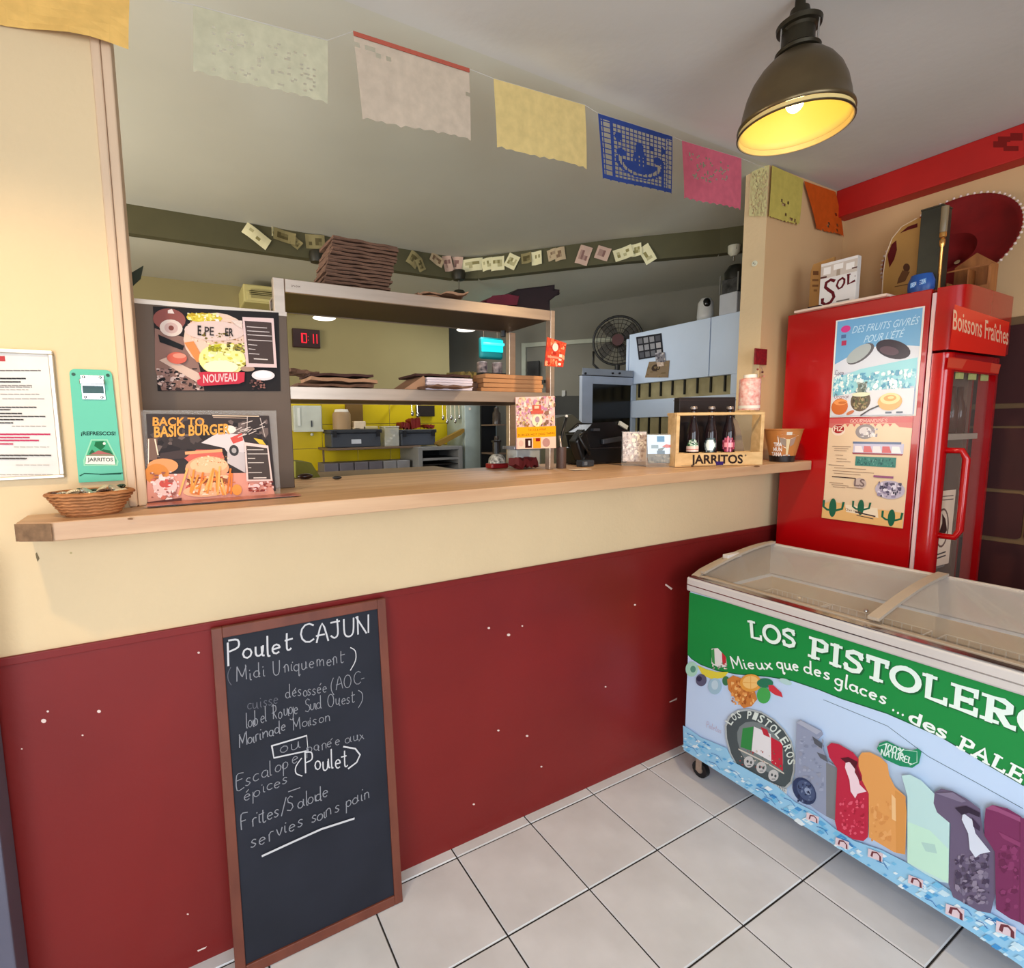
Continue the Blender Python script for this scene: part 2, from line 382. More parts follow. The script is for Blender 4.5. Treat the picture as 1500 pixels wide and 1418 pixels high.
P.poly([(52,811),(54,809),(58,818),(55,823),(53,817)], (120, 100, 70)); P.ell(104, 810, 2, 1.4, (180, 160, 110), 7)
P.build('paint_chips', bpy.data.objects['wall_front'], PM, kind='stuff')
# bluish grey door frame edge at far left
struct('door_1', MB().box(-1.45, -1.226, -.10, -.012, 0, 1.30), mat('blue_grey_paint', (92, 90, 106), .5), bevel=.004)
# room shell
struct('ceiling', MB().box(-2.6, WX+.12, -4.6, .0, CEIL, CEIL+.1), ceil_m)
wr = struct('wall_right', MB().box(WX, WX+.12, -4.6, .12, 0, CEIL), mat('tan_wall_paint', (206, 168, 116), .7, var=.04, scale=2))
struct('wall_left', MB().box(-2.7, -2.6, -4.6, 4, 0, CEIL), cream)
bk = MB(); bk.box(-2.6, -2.0, -4.6, -4.5, 0, CEIL); bk.box(.9, 2.5, -4.6, -4.5, 0, CEIL); bk.box(-2.0, .9, -4.6, -4.5, 2.7, CEIL); bk.box(-2.0, .9, -4.6, -4.5, 0, .35)
struct('wall_shopfront', bk, cream)
# red beam along the right wall
bb = MB(); bb.box(2.373, WX, -4.4, -.001, 2.66, 2.799)
be = struct('trim_3', bb, beamr, bevel=.004)
P = Print(lambda u, v: px(0, 2.3725, u, v), (-1, 0, 0), off=.0003)
for a in ((1455,207,1475,216),(1462,200,1480,208),(1480,195,1498,206),(1470,214,1492,221)): P.rect(*a, (120, 20, 16))
P.build('scuffed_print', be)
# maroon panelled lower part of the right wall, pale joints left between the panels
mar = mat('maroon_wall_panel', (58, 14, 12), .6, var=.12, scale=5)
jt = mat('tan_joint', (112, 84, 54), .8)
bp_ = MB().box(WX-.012, WX, -4.4, -.2, 0, 2.02).build('panel_backing', jt, wr)
P0 = Vector((WX-.012, 0, 0))
for (z0, z1, ys) in ((1.645, 1.985, (-.25, -1.25)), (1.545, 1.622, (-.25, -1.25)), (1.262, 1.535, (-.25, -1.25)), (1.042, 1.245, (-.25, -.80, -1.40)), (.70, 1.02, (-.25, -1.25)), (.36, .68, (-.25, -1.25))):
    for a_, b_ in zip(ys[:-1], ys[1:]):
        R_ = .018; pts = []
        for cy_, cz, a0 in ((a_-R_-.004, z1-R_, 0), (b_+R_+.004, z1-R_, 90), (b_+R_+.004, z0+R_, 180), (a_-R_-.004, z0+R_, 270)):
            for q in range(4):
                t = math.radians(a0+q*30); pts.append((WX-.012, cy_+R_*math.cos(t), cz+R_*math.sin(t)))
        MB().prism(pts, (-.008, 0, 0)).build('panel', mar, wr)

# kitchen shell
BKY = 2.75
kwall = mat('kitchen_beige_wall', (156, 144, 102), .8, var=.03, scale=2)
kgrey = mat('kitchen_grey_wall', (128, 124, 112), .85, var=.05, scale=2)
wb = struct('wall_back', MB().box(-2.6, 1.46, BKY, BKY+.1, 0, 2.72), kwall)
# diagonal right wall of the kitchen
def diagwall(a, b, z0, z1, th=.08):
    a, b = Vector((*a, z0)), Vector((*b, z0)); n = Vector((b.y-a.y, -(b.x-a.x), 0)).normalized()*th
    return MB().prism([a, b, b+n, a+n], (0, 0, z1-z0))
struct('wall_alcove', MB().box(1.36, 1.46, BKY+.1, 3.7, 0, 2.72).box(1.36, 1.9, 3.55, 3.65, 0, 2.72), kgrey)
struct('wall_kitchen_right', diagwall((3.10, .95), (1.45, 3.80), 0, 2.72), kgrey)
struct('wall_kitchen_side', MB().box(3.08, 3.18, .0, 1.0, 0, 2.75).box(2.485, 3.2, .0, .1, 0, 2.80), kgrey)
# kitchen ceiling: upper part by the hatch, bulkhead, lower part behind
pl = [(-2.6, 1.845), (1.04, 1.845), (1.19, 1.76), (1.82, 1.06), (2.30, .62), (2.42, .47), (2.75, .115)]
ZL = 2.655
struct('ceiling_kitchen', MB().prism([(-2.6, 0, CEIL), (2.75, 0, CEIL)]+[(x, y+.1, CEIL) for x, y in reversed(pl)], (0, 0, .1)), kceil)
struct('ceiling_kitchen_low', MB().prism([(x, y+.02, ZL) for x, y in pl]+[(3.3, .115, ZL), (3.3, 3.7, ZL), (-2.6, 3.7, ZL)], (0, 0, .05)), kceil)
bh = MB()
for (ax_, ay), (bx, by) in zip(pl[:-1], pl[1:]):
    n_ = Vector((-(by-ay), bx-ax_, 0)).normalized()*.06
    bh.prism([(ax_, ay, ZL-.006), (bx, by, ZL-.006), (bx+n_.x, by+n_.y, ZL-.006), (ax_+n_.x, ay+n_.y, ZL-.006)], (0, 0, CEIL-ZL+.006))
struct('trim_4', bh, sage)
# yellow tiled lower back wall (each tile a part)
yt = MB().box(.002, .298, -.008, 0, .002, .198).build('tile', yellowt, wb, bevel=.002, seg=1)
yf = True
for i in range(-3, 6):
    for j in range(9):
        o = yt if yf else yt.copy()
        if not yf: C.objects.link(o)
        yf = False; o.location = (i*.3-.05, BKY, j*.2+.01)
# ================================================================== THE COUNTER
k_ = [tuple(px(2, CZ(x_), u, v)[:2]) for x_, u, v in ((-1.06, 74.8, 765), (-.5, 440, 737), (.25, 780, 709.5), (1.86, 1189.2, 674.8))]
k_ += [(k_[-1][0], -.012), (1.76, -.012), (1.76, .14), (1.62, .47), (-.915, .50), (-.915, -.008), (-1.135, -.008), (-1.131, -.125)]
co = thing('counter_top', (0, 0, CB), 'long pale oak counter top running through the serving hatch above the red wall', 'counter')
n_ = len(k_); cb2 = MB(); bot = [Vector((x, y, CZ(x)-.044)) for x, y in k_]; topv = [Vector((x, y, CZ(x))) for x, y in k_]
tri = [tuple(t_) for t_ in tessellate_polygon([[Vector((p.x, p.y, 0)) for p in bot]])]
cb2.add(bot+topv, [tuple(reversed(t_)) for t_ in tri]+[tuple(n_+q_ for q_ in t_) for t_ in tri]+[(q_, (q_+1) % n_, n_+(q_+1) % n_, n_+q_) for q_ in range(n_)]).build('board', oak, co, bevel=.003)
MB().prism([(-1.0605, -.1695, CB+.002), (-1.1325, -.1265, CB+.002), (-1.1325, -.1265, CT-.003), (-1.0605, -.1695, CT-.003)], (-.0008, -.001, 0)).build('end_grain', mat('dark_end_grain', (132, 100, 72), .7, var=.14, scale=60), co, label='dark end grain on the cut left corner')
P = Print(lambda u, v: px(1, -.172, u, v), (0, -1, 0), off=.002)
for u, v in ((191,760),(840,711),(917,712),(1108,683),(695,733),(372,763)):
    P = Print(lambda u, v: px(1, k_[0][1]+(k_[3][1]-k_[0][1])*max(0, (u-75)/1114)**1.6-.012, u, v), (0, -1, 0), off=.002); P.ell(u, v, 4.5, 1.4, (122, 86, 58), 9); P.build('knot', co)

# ================================================================== BLACKBOARD
bx0, bx1 = -.757, -.243; by0, by1, bz1 = -.112, -.030, 1.02
bbd = thing('chalkboard', (-.5, by0, 0), 'tall blackboard in brown wooden frame leaning on the red wall, chalked Poulet CAJUN', 'blackboard')
up_ = Vector((0, by1-by0, bz1)).normalized(); Lb = math.hypot(bz1, by1-by0); nb = Vector((0, -up_.z, up_.y))
O = Vector((bx0, by0, .001))
def bpt(x, t, n=0): return O+Vector((x, 0, 0))+up_*t+nb*n
def bbox(x0, x1, t0, t1, n0, n1):
    b = MB(); c = (bpt(x0, t0, n0)+bpt(x1, t1, n1))/2
    return b.obox(c, Vector((1, 0, 0))*(x1-x0)/2, up_*(t1-t0)/2, nb*(n1-n0)/2)
frm = mat('brown_board_frame', (116, 60, 42), .5, col2=(98, 48, 34), scale=6, stretch=(3, 3, 1))
W_ = bx1-bx0; fw = .028
bbox(fw-.004, W_-fw+.004, fw-.004, Lb-fw+.004, -.010, .0).build('board', mat('blackboard_slate', (34, 36, 46), .62, var=.12, scale=4, spec=.3), bbd)
bbox(0, fw, 0, Lb, -.012, .006).build('frame_side', frm, bbd, bevel=.002)
bbox(W_-fw, W_, 0, Lb, -.012, .006).build('frame_side', frm, bbd, bevel=.002)
bbox(fw, W_-fw, 0, fw+.004, -.012, .006).build('frame_rail', frm, bbd, bevel=.002)
bbox(fw, W_-fw, Lb-fw-.002, Lb, -.012, .006).build('frame_rail', frm, bbd, bevel=.002)
Pn = bpt(0, 0, 0)
P = Print(lambda u, v: pln(Pn, nb, u, v), nb, off=.0004)
q = lambda a, b: (300+a/5, 860+b/5)
r = lambda a, b: (300+a/4.46, 1100+b/4.46)
W1, W2, W3 = (196, 194, 196), (96, 96, 104), (136, 136, 142)
def H(t, bl, br, h, wd, col, j=.6):
    dx, dy = br[0]-bl[0], br[1]-bl[1]; P.hand(t, bl, br, (bl[0]-h*.03, bl[1]-h), wd*.82, col, j*1.6)
H('Poulet', q(165,555), q(635,460), 30, .0062, W1); H('CAJUN', q(690,425), q(1205,335), 27, .0062, W1)
H('(', q(165,700), q(200,695), 20, .0024, W2); H('Midi', q(232,695), q(440,652), 21, .003, W3); H('Uniquement', q(505,640), q(1020,550), 21, .003, W3); H(')', q(1062,585), q(1115,555), 25, .0036, W1)
H('cuisse', q(310,900), q(540,850), 18, .0026, W2); H('désossée', q(590,815), q(900,770), 19, .0028, W3); H('(AOC-', q(920,770), q(1175,700), 19, .0028, W3)
H('label Rouge', q(300,1030), q(690,915), 22, .0028, W3); H('Sud Ouest', q(730,915), q(1100,835), 19, .0028, W3); H(')', q(1120,860), q(1160,840), 19, .003, W3)
H('Marinade', q(250,1170), q(600,1045), 19, .0032, W3); H('Maison', q(640,1050), q(925,970), 17, .0028, W3)
P.line([q(490,1160), q(745,1085), q(755,1195), q(505,1248), q(490,1160)], .0048, W1); H('ou', q(550,1215), q(700,1165), 20, .003, W3)
H('panée aux', q(740,1215), q(1165,1110), 17, .0028, W3)
H('(', q(655,1385), q(725,1350), 20, .004, W1); H('Poulet', q(735,1350), q(1040,1305), 28, .0048, W1); P.line([q(1015,1165), q(1100,1180), q(1135,1225), q(1110,1280), q(1050,1325)], .005, W1)
H('Escalope', r(200,255), r(610,70), 22, .003, W3); H('épices', r(250,325), r(545,205), 19, .003, W3); P.line([r(545,262), r(620,236)], .003, W3)
H('Frites/Salade', r(240,510), r(815,290), 22, .0036, W3); H('servies', r(300,635), r(640,480), 22, .0036, W3); H('sans pain', r(690,470), r(1080,290), 20, .0036, W3)
P.line([r(375,680), r(560,595), r(760,505), r(972,437)], .0062, W1)
P.build('chalk_writing', bbd, PC, label='white chalk handwriting')

# ================================================================== RED FRIDGE
fx0, fx1, fy0, fy1, fz0, fz1 = 1.894, 2.400, -.689, -.055, .08, 2.10
fr = thing('display_fridge', (2.12, -.4, 0), 'tall glossy red drinks fridge with glass door and Boissons Fraîches header, behind the freezer', 'fridge')
def rounded(pts_r, z0, z1, mb=None, n=6):   # outline corners (x,y,r) extruded upward
    out = []; N_ = len(pts_r)
    for k, (x, y, rad) in enumerate(pts_r):
        p = Vector((x, y)); a = (Vector(pts_r[k-1][:2])-p).normalized(); b = (Vector(pts_r[(k+1) % N_][:2])-p).normalized()
        if rad < 1e-5: out.append((x, y, z0)); continue
        A, B = p+a*rad, p+b*rad
        for t in range(n+1):
            t /= n; q_ = A*(1-t)**2+p*2*t*(1-t)+B*t*t; out.append((q_.x, q_.y, z0))
    return (mb or MB()).prism(out, (0, 0, z1-z0))
cab = MB(); cab.box(fx0, fx0+.03, -.611, fy1, fz0, fz1); cab.box(fx1-.03, fx1, -.611, fy1, fz0, fz1); cab.box(fx0+.03, fx1-.03, fy1-.03, fy1, fz0, fz1); cab.box(fx0+.03, fx1-.03, -.611, fy1-.03, 1.84, fz1); cab.box(fx0+.03, fx1-.03, -.611, fy1-.03, fz0, .34)
cab.build('cabinet', redp, fr, bevel=.004)
MB().box(fx0+.031, fx1-.031, fy1-.036, fy1-.031, .341, 1.839).box(fx0+.0305, fx0+.034, -.60, fy1-.036, .341, 1.839).box(fx1-.075, fx1-.0305, -.613, fy1-.036, .341, 1.839).build('liner', mat('brown_grey_liner', (118, 88, 72), .6), fr)
MB().box(fx0-.004, fx0+.002, -.628, -.616, fz0, 2.08).build('door_gasket', mat('pink_white_gasket', (226, 190, 190), .5), fr, label='pale gasket strip')
rounded([(fx0, -.628, .001), (fx1+.01, -.628, .001), (fx1+.015, -.710, .02), (fx0+.01, -.714, .06)], 1.853, fz1-.002).build('header', redp, fr, smooth=35)
dz0, dz1 = .34, 1.842
dr = MB(); rounded([(fx0, -.629, .001), (fx0+.050, -.629, .001), (fx0+.050, -.686, .004), (fx0+.004, -.686, .035)], dz0, dz1, dr)
dr.box(fx1-.022, fx1, -.686, -.629, dz0, dz1); dr.box(fx0+.050, fx1-.02, -.686, -.629, dz1-.075, dz1); dr.box(fx0+.050, fx1-.02, -.686, -.629, dz0, dz0+.06)
door = dr.build('door', redp, fr, smooth=35)
MB().box(fx0+.050, fx1-.022, -.665, -.658, dz0+.06, dz1-.075).build('glass_pane', mat('fridge_glass', (200, 180, 165), .06, var=0, alpha=.10, spec=.3), door)
hd = MB().tube([(fx0+.045, -.679, 1.452), (fx0+.05, -.732, 1.452), (fx0+.055, -.745, 1.42), (fx0+.055, -.745, 1.13), (fx0+.05, -.732, 1.10), (fx0+.045, -.679, 1.10)], .013, 10)
hd.build('handle', redp, door, smooth=True)
for z in (1.50, 1.20, .9, .6): MB().box(fx0+.04, fx1-.04, -.59, fy1-.04, z-.008, z).build('shelf', mat('shelf_wire', (170, 160, 150), .4, metal=.5), fr)
MB().box(fx0+.04, fx1-.04, -.65, -.59, 1.49, 1.515).build('price_rail', mat('price_rail', (190, 170, 150), .5), fr)
MB().box(fx0+.02, fx1-.02, -.66, -.2, 0, fz0).build('plinth', black, fr)
for k in range(3): MB().box(fx0+.12+k*.13, fx0+.165+k*.13, -.679, -.667, 1.742, 1.766).build('lamp_clip', mat('clip', (190, 190, 120), .4), door)
# header print
P = Print(lambda u, v: px(1, -.713, u, v), (0, -1, 0), off=.0012)
P.poly([(1398,446),(1478,472),(1472,522),(1390,512)], (240, 40, 20))
P.text('Boissons Fraîches', (1395,482), (1476,505), (1396,453), (255, 196, 160), .01)
P.build('header_print', fr, PG, label='orange red panel reading Boissons Fraîches')
P = Print(lambda u, v: px(1, -.686, u, v), (0, -1, 0), off=.0008)
P.poly([(1389,522),(1466,534),(1462,548),(1386,540)], (226, 44, 26))
P.poly([(1389,524),(1416,527),(1409,540),(1387,538)], (232, 84, 56)); P.poly([(1452,532),(1465,534),(1462,547),(1450,545)], (232, 84, 56))
P.build('door_print', door, PG)
P = Print(lambda u, v: px(1, -.665, u, v), (0, -1, 0), off=.0010)
P.poly([(1370,720),(1400,717),(1389,825),(1357,833)], (236, 206, 180))
q7 = lambda a, b: (1120+a/3.0816, 400+b/3.0816)
P.ell(*q7(800,1150), 9.5, 29, (120, 90, 80), 22, rot=5); P.ell(*q7(800,1150), 7.6, 26, (236, 206, 180), 22, rot=5)
P.poly([q7(800,1085), q7(815,1110), q7(822,1160), q7(800,1200), q7(786,1170), q7(800,1130)], (70, 40, 36))
for b in (1010, 1026): P.line([q7(785,b), q7(850,b-6)], .004, (120, 100, 90))
for b in (1280, 1296): P.line([q7(752,b), q7(815,b-22)], .006, (70, 60, 60))
P.build('window_sticker', door, label='cream sticker with a dark oval emblem')
# bottles faintly seen inside the fridge
for k, (u, v, col) in enumerate(((1391,618,(70,40,30)),(1403,616,(96,50,36)))):
    b = px(1, -.59, u, v); x, y = b.x, b.y
    t = MB().lathe([(.001,0),(.026,0),(.027,.12),(.012,.17),(.011,.22),(.001,.222)], (x, y, 1.502), 14)
    o = t.build('bottle', mat('brown_glass%d' % k if 0 else 'brown_bottle_glass', (80, 42, 30), .1), smooth=True)
    tag(o, ('small dark bottle on the fridge shelf nearest the handle', 'small dark bottle on the fridge shelf, the one further from the handle')[k], 'bottle', 'bottles in the fridge')

# posters on the fridge side
def poster(name, lab, cs, ax, val, N, body=True, cat='poster', mt=None, th=.0006):
    """cs = photo pixels of top-left, top-right, bottom-right, bottom-left"""
    w4 = [px(ax, val, *c) for c in cs] if not callable(ax) else [ax(*c) for c in cs]
    N = Vector(N); base = MB().prism([p for p in w4], N*th, (235, 232, 226))
    return w4, base
fs = -1
A, B_, C_, D_ = [px(0, fx0-.001, *c) for c in ((1225,468),(1358,447),(1338,617),(1210,613))]
A, B_, D_ = Vector((fx0-.001, A.y, 2.036)), Vector((fx0-.001, B_.y+.006, 2.036)), Vector((fx0-.001, A.y, 1.594))
t1 = thing('poster', (fx0-.001, -.5, 1.8), 'pale blue poster of frosted fruits with DES FRUITS GIVRÉS lettering on the fridge side', 'poster')
f1 = quadmap(A, B_, D_)
MB().prism([f1(0,0), f1(1,0), f1(1,1), f1(0,1)], (-.0008, 0, 0)).build('sheet', mat('poster_paper', (236, 232, 228), .3), t1)
P = Print(f1, (-1, 0, 0), off=.0010)
P.rect(.02,.012,.98,.988,(196,206,226)); P.poly([(.02,.012),(.98,.012),(.98,.36),(.6,.33),(.3,.38),(.02,.45)], (112,170,216))
P.poly([(.02,.45),(.3,.34),(.62,.30),(.98,.36),(.98,.5),(.02,.55)], (214,220,234))
P.ell(.13,.10,.06,.035,(212,60,140)); P.rect(.08,.155,.14,.19,(80,110,160)); P.rect(.09,.215,.15,.265,(180,50,90))
P.text('DES FRUITS GIVRÉS', (.21,.155), (.94,.155), (.235,.085), (190,224,246), .0); P.text("POUR L'ÉTÉ", (.36,.265), (.79,.255), (.385,.195), (190,224,246), .0)
P.ell(.33,.37,.17,.075,(92,90,96),rot=-24); P.ell(.31,.365,.155,.068,(170,180,184),rot=-24)
P.ell(.70,.36,.20,.085,(52,42,56),rot=18); P.ell(.66,.37,.11,.04,(92,70,84),rot=14)
P.poly([(.02,.60),(.35,.52),(.97,.46),(.97,.72),(.5,.74),(.02,.78)], (150,214,228))
P.noise(.02,.56,.97,.77,240,[(226,246,250),(120,190,214),(176,224,236),(250,252,252),(90,160,196)],.022)
P.poly([(.02,.79),(.4,.74),(.97,.74),(.97,.985),(.02,.985)], (220,222,232))
P.hand('Coco', (.04,.56), (.15,.56), (.04,.51), .0016, (90,60,80)); P.hand('Orange', (.05,.805), (.24,.805), (.05,.755), .0016, (110,70,90))
P.ell(.38,.84,.12,.105,(96,80,60)); P.noise(.29,.76,.47,.92,70,[(60,50,36),(140,120,80),(90,96,60),(170,150,110)],.016); P.rect(.34,.66,.44,.77,(110,120,110)); P.noise(.33,.65,.45,.76,24,[(70,86,80),(150,170,170)],.016); P.ell(.385,.775,.11,.022,(226,230,200))
P.ell(.13,.89,.105,.085,(206,110,50)); P.ell(.14,.845,.085,.03,(230,150,84)); P.ell(.16,.85,.05,.014,(200,110,50))
P.ell(.72,.86,.135,.085,(226,176,110)); P.ell(.72,.83,.11,.055,(244,216,160)); P.ell(.72,.825,.07,.03,(214,164,96)); P.ell(.73,.82,.035,.014,(240,210,150))
P.line([(.4,.985),(.5,.93),(.6,.895)], .006, (70,64,70)); P.ell(.27,.955,.05,.018,(200,120,80),rot=-20)
for a in (.68,.8): P.rect(a,.955,a+.07,.972,(90,100,120))
P.build('print', t1, PG)
A2, B2, D2 = Vector((fx0-.001, D_.y, 1.590)), Vector((fx0-.001, B_.y+.008, 1.590)), Vector((fx0-.001, D_.y+.004, 1.117))
t2 = thing('poster', (fx0-.001, -.5, 1.36), 'cream menu poster with green cacti along its foot, below the fruit poster', 'poster')
f2 = quadmap(A2, B2, D2); MB().prism([f2(0,0), f2(1,0), f2(1,1), f2(0,1)], (-.0008, 0, 0)).build('sheet', mat('poster_paper', (236, 232, 228), .3), t2)
P = Print(f2, (-1, 0, 0), off=.0010)
P.rect(.0,.0,1,1,(232,204,172)); P.rect(0,0,1,.055,(206,96,96)); P.poly([(0,.05),(.2,.05),(.15,.11),(0,.09)],(206,110,106)); P.poly([(.8,.05),(1,.05),(1,.10),(.86,.09)],(206,110,106))
P.hand('GOURMANDISES', (.27,.045), (.72,.045), (.27,.015), .0016, (240,214,200))
for k in range(7): P.poly([(.22+k*.085,.058),(.27+k*.085,.058),(.245+k*.085,.085)], (206,96,96), up=k == 0)
P.ell(.13,.115,.09,.055,(240,220,206)); P.ell(.13,.105,.075,.042,(166,40,44)); P.text('FIZ', (.07,.125), (.19,.125), (.07,.08), (240,220,206), .02)
P.ell(.47,.13,.12,.07,(150,140,142)); P.ell(.47,.125,.075,.04,(222,214,216)); P.noise(.42,.1,.62,.18,26,[(196,190,200),(236,230,230),(150,140,150)],.016)
P.rect(.34,.24,.93,.33,(200,196,222)); P.rect(.33,.225,.9,.245,(90,110,150))
for k in range(5): P.poly([(.36+k*.11,.265),(.44+k*.11,.265),(.47+k*.11,.325),(.36+k*.11,.325)], [(240,230,236),(214,110,116),(236,226,232),(210,100,106),(240,236,240)][k], up=k == 0)
P.poly([(.33,.33),(.93,.33),(.92,.345),(.34,.345)], (150,70,80)); P.rect(.38,.365,.86,.455,(52,128,120)); P.noise(.39,.375,.85,.445,60,[(30,90,90),(90,160,150)],.010)
for k, (a, b, l) in enumerate(((.07,.275,.24),(.10,.295,.18),(.10,.315,.16),(.12,.36,.10),(.14,.395,.13),(.14,.42,.18),(.04,.46,.2),(.12,.485,.40),(.10,.515,.52),(.12,.54,.34),(.1,.575,.3),(.07,.635,.18),(.1,.655,.22),(.12,.675,.16),(.3,.67,.2))):
    P.line([(a,b),(a+l,b+.002)], .0022 if k not in (10,) else .0045, (140,110,90) if k != 10 else (70,50,50), up=k == 0)
P.ell(.46,.62,.08,.05,(196,176,170)); P.text('LS', (.39,.65), (.52,.65), (.39,.58), (120,100,100), .02); P.ell(.82,.66,.17,.085,(190,180,200)); P.noise(.68,.59,.95,.73,70,[(90,84,110),(150,140,170),(226,220,236),(60,60,80)],.02); P.rect(.62,.535,.85,.555,(150,90,130))
P.poly([(0,.86),(.12,.82),(.3,.84),(.5,.87),(.75,.85),(1,.86),(1,1),(0,1)], (232,184,120)); P.poly([(.3,.84),(.7,.84),(.72,.93),(.32,.91)], (240,222,196))
def cactus(cx, cy, s):
    G = (20,96,72); P.ell(cx, cy, .04*s, .075*s, G); P.line([(cx-.10*s,cy-.05*s),(cx-.10*s,cy),(cx-.06*s,cy+.02*s),(cx,cy+.02*s)], .008*s, G, up=False); P.line([(cx+.11*s,cy-.05*s),(cx+.10*s,cy),(cx,cy+.03*s)], .008*s, G, up=False)
cactus(.14,.885,1.25); cactus(.50,.85,1.0); cactus(.87,.915,1.05)
P.hand('Chez votre', (.31,.895), (.5,.9), (.31,.872), .0014, (120,80,60)); P.line([(.44,.9),(.68,.92)], .006, (70,50,50)); P.line([(.46,.93),(.66,.945)], .004, (100,80,70))
P.build('print', t2, PG)

# ================================================================== ICE CREAM FREEZER
zx0, zx1, zy0, zy1 = 1.11, 1.672, -.150, -1.80
fz = thing('chest_freezer', (1.4, -1, 0), 'chest freezer with curved glass lids and green Los Pistoleros ice lolly wrap', 'freezer')
fb = MB(); fb.box(zx0, zx1, zy1, zy0, .115, .30); fb.box(zx0, zx0+.05, zy1, zy0, .30, .853); fb.box(zx1-.05, zx1, zy1, zy0, .30, .853); fb.box(zx0+.05, zx1-.05, zy0-.05, zy0, .30, .853); fb.box(zx0+.05, zx1-.05, zy1, zy1+.05, .30, .853)
fb.build('body', mat('freezer_white', (204, 222, 244), .4, var=.01), fz, bevel=.004)
rim = mat('freezer_rim_grey', (206, 200, 196), .45, var=.03)
rimt = mat('freezer_rim_beige', (176, 162, 146), .5, var=.05)
def zt(x): return .915+.082*math.sin(min(1, max(0, (x-zx0+.01)/(zx1-zx0+.01)))*math.pi*.5)   # curved lid height
b = MB(); b.box(zx0-.014, zx0+.03, zy1-.01, zy0+.012, .853, .915); b.box(zx1-.02, zx1+.008, zy1-.01, zy0+.012, .853, zt(zx1)+.004)
b.build('rim', rim, fz, bevel=.008, seg=3)
for yy, yz in ((zy0-.022, zy0+.012), (zy1-.01, zy1+.03)):
    pts = [(zx0+.02, yy, .853), (zx0+.02, yy, .917)]+[(zx0+.02+(zx1-zx0-.03)*k/10, yy, zt(zx0+.02+(zx1-zx0-.03)*k/10)+.004) for k in range(1, 11)]+[(zx1-.01, yy, .853)]
    MB().prism(pts, (0, yz-yy, 0)).build('rim_end', rimt, fz, bevel=.003)
MB().box(zx0+.03, zx0+.055, zy1+.03, zy0-.022, .90, .921).build('rim_track', rimt, fz, bevel=.002)
b = MB(); b.box(zx0-.0145, zx0-.012, zy1, zy0+.01, .880, .884); b.box(zx0-.012, zx0+.02, zy1, zy0, .9155, .918); b.build('rim_seam', chrome, fz)
def lid(ya, yb, name, lift=0):
    b = MB(); n = 12; vs = []; fs_ = []
    for k in range(n+1):
        x = zx0+.045+(zx1-zx0-.07)*k/n
        vs += [(x, ya, zt(x)+lift), (x, yb, zt(x)+lift)]
    fs_ = [(2*k, 2*k+1, 2*k+3, 2*k+2) for k in range(n)]
    return b.add(vs, fs_)
lg = mat('freezer_lid_glass', (205, 190, 172), .08, var=0, alpha=.2, spec=.7)
ymid = -.80
for nm, ya, yb, lf in (('near', zy0-.022, ymid+.02, .0), ('far', ymid-.0, zy1+.03, .004)):
    l = lid(ya, yb, nm, lf).build('glass_lid', lg, fz, smooth=True)
    sd = l.modifiers.new('th', 'SOLIDIFY'); sd.thickness = .004
for yy, wd in ((ymid, .032), (zy0-.030, .02)):
    b = MB(); n = 14
    for k in range(n):
        xa, xb = [zx0+.035+(zx1-zx0-.05)*t/n for t in (k, k+1)]
        b.add([(xa, yy-wd/2, zt(xa)+.006), (xb, yy-wd/2, zt(xb)+.006), (xb, yy+wd/2, zt(xb)+.006), (xa, yy+wd/2, zt(xa)+.006),
               (xa, yy-wd/2, zt(xa)+.016), (xb, yy-wd/2, zt(xb)+.016), (xb, yy+wd/2, zt(xb)+.016), (xa, yy+wd/2, zt(xa)+.016)],
              [(0,3,2,1),(4,5,6,7),(0,1,5,4),(1,2,6,5),(2,3,7,6),(3,0,4,7)])
    b.build('lid_bar', rimt, fz)
MB().box(zx0+.20, zx0+.30, zy0-.034, zy0-.006, zt(zx0+.25)+.002, zt(zx0+.25)+.022).build('lid_stop', rim, fz, bevel=.004)
MB().ball((zx0+.07, ymid+.035, zt(zx0+.07)+.012), .007, 8, sc=(1.4, 1, .7)).build('lid_lock', chrome, fz, smooth=True)
# inner tub with wire baskets and packaged lollies
tubm = mat('freezer_liner', (206, 192, 172), .6, var=.06, scale=4)
b = MB(); b.box(zx0+.05, zx1-.05, zy1+.05, zy0-.05, .45, .46); b.build('liner', tubm, fz)
b = MB()
for (x0, x1, y0, y1) in ((zx0+.05, zx0+.056, zy1+.05, zy0-.05), (zx1-.056, zx1-.05, zy1+.05, zy0-.05), (zx0+.056, zx1-.056, zy0-.056, zy0-.05)): b.box(x0, x1, y0, y1, .46, .852)
b.build('liner_wall', tubm, fz)
for y0, y1 in ((zy0-.07, -.46), (-.47, -.80), (-.84, -1.18), (-1.2, -1.6)):
    b = MB()
    for k in range(12):
        y = y0+(y1-y0)*k/11; b.tube([(zx0+.07, y, .80), (zx0+.07, y, .62), (zx1-.07, y, .62), (zx1-.07, y, .80)], .0022, 4)
    for z in (.80, .71, .63): b.tube([(zx0+.07, y0, z), (zx1-.07, y0, z), (zx1-.07, y1, z), (zx0+.07, y1, z), (zx0+.07, y0, z)], .003, 4)
    b.build('wire_basket', mat('basket_wire', (216, 210, 200), .4), fz)
lp = None
cols_ = [mat('wrapper_cream', (226, 206, 176), .45), mat('wrapper_brown', (150, 84, 52), .4), mat('wrapper_red', (190, 80, 70), .4), mat('wrapper_tan', (206, 168, 124), .45)]
lpn = ['cream', 'brown', 'red', 'tan']
protos = []
for k in range(4):
    protos.append(MB().box(-.022, .022, -.055, .055, -.008, .008))
n_ = 0; pm = [None]*4
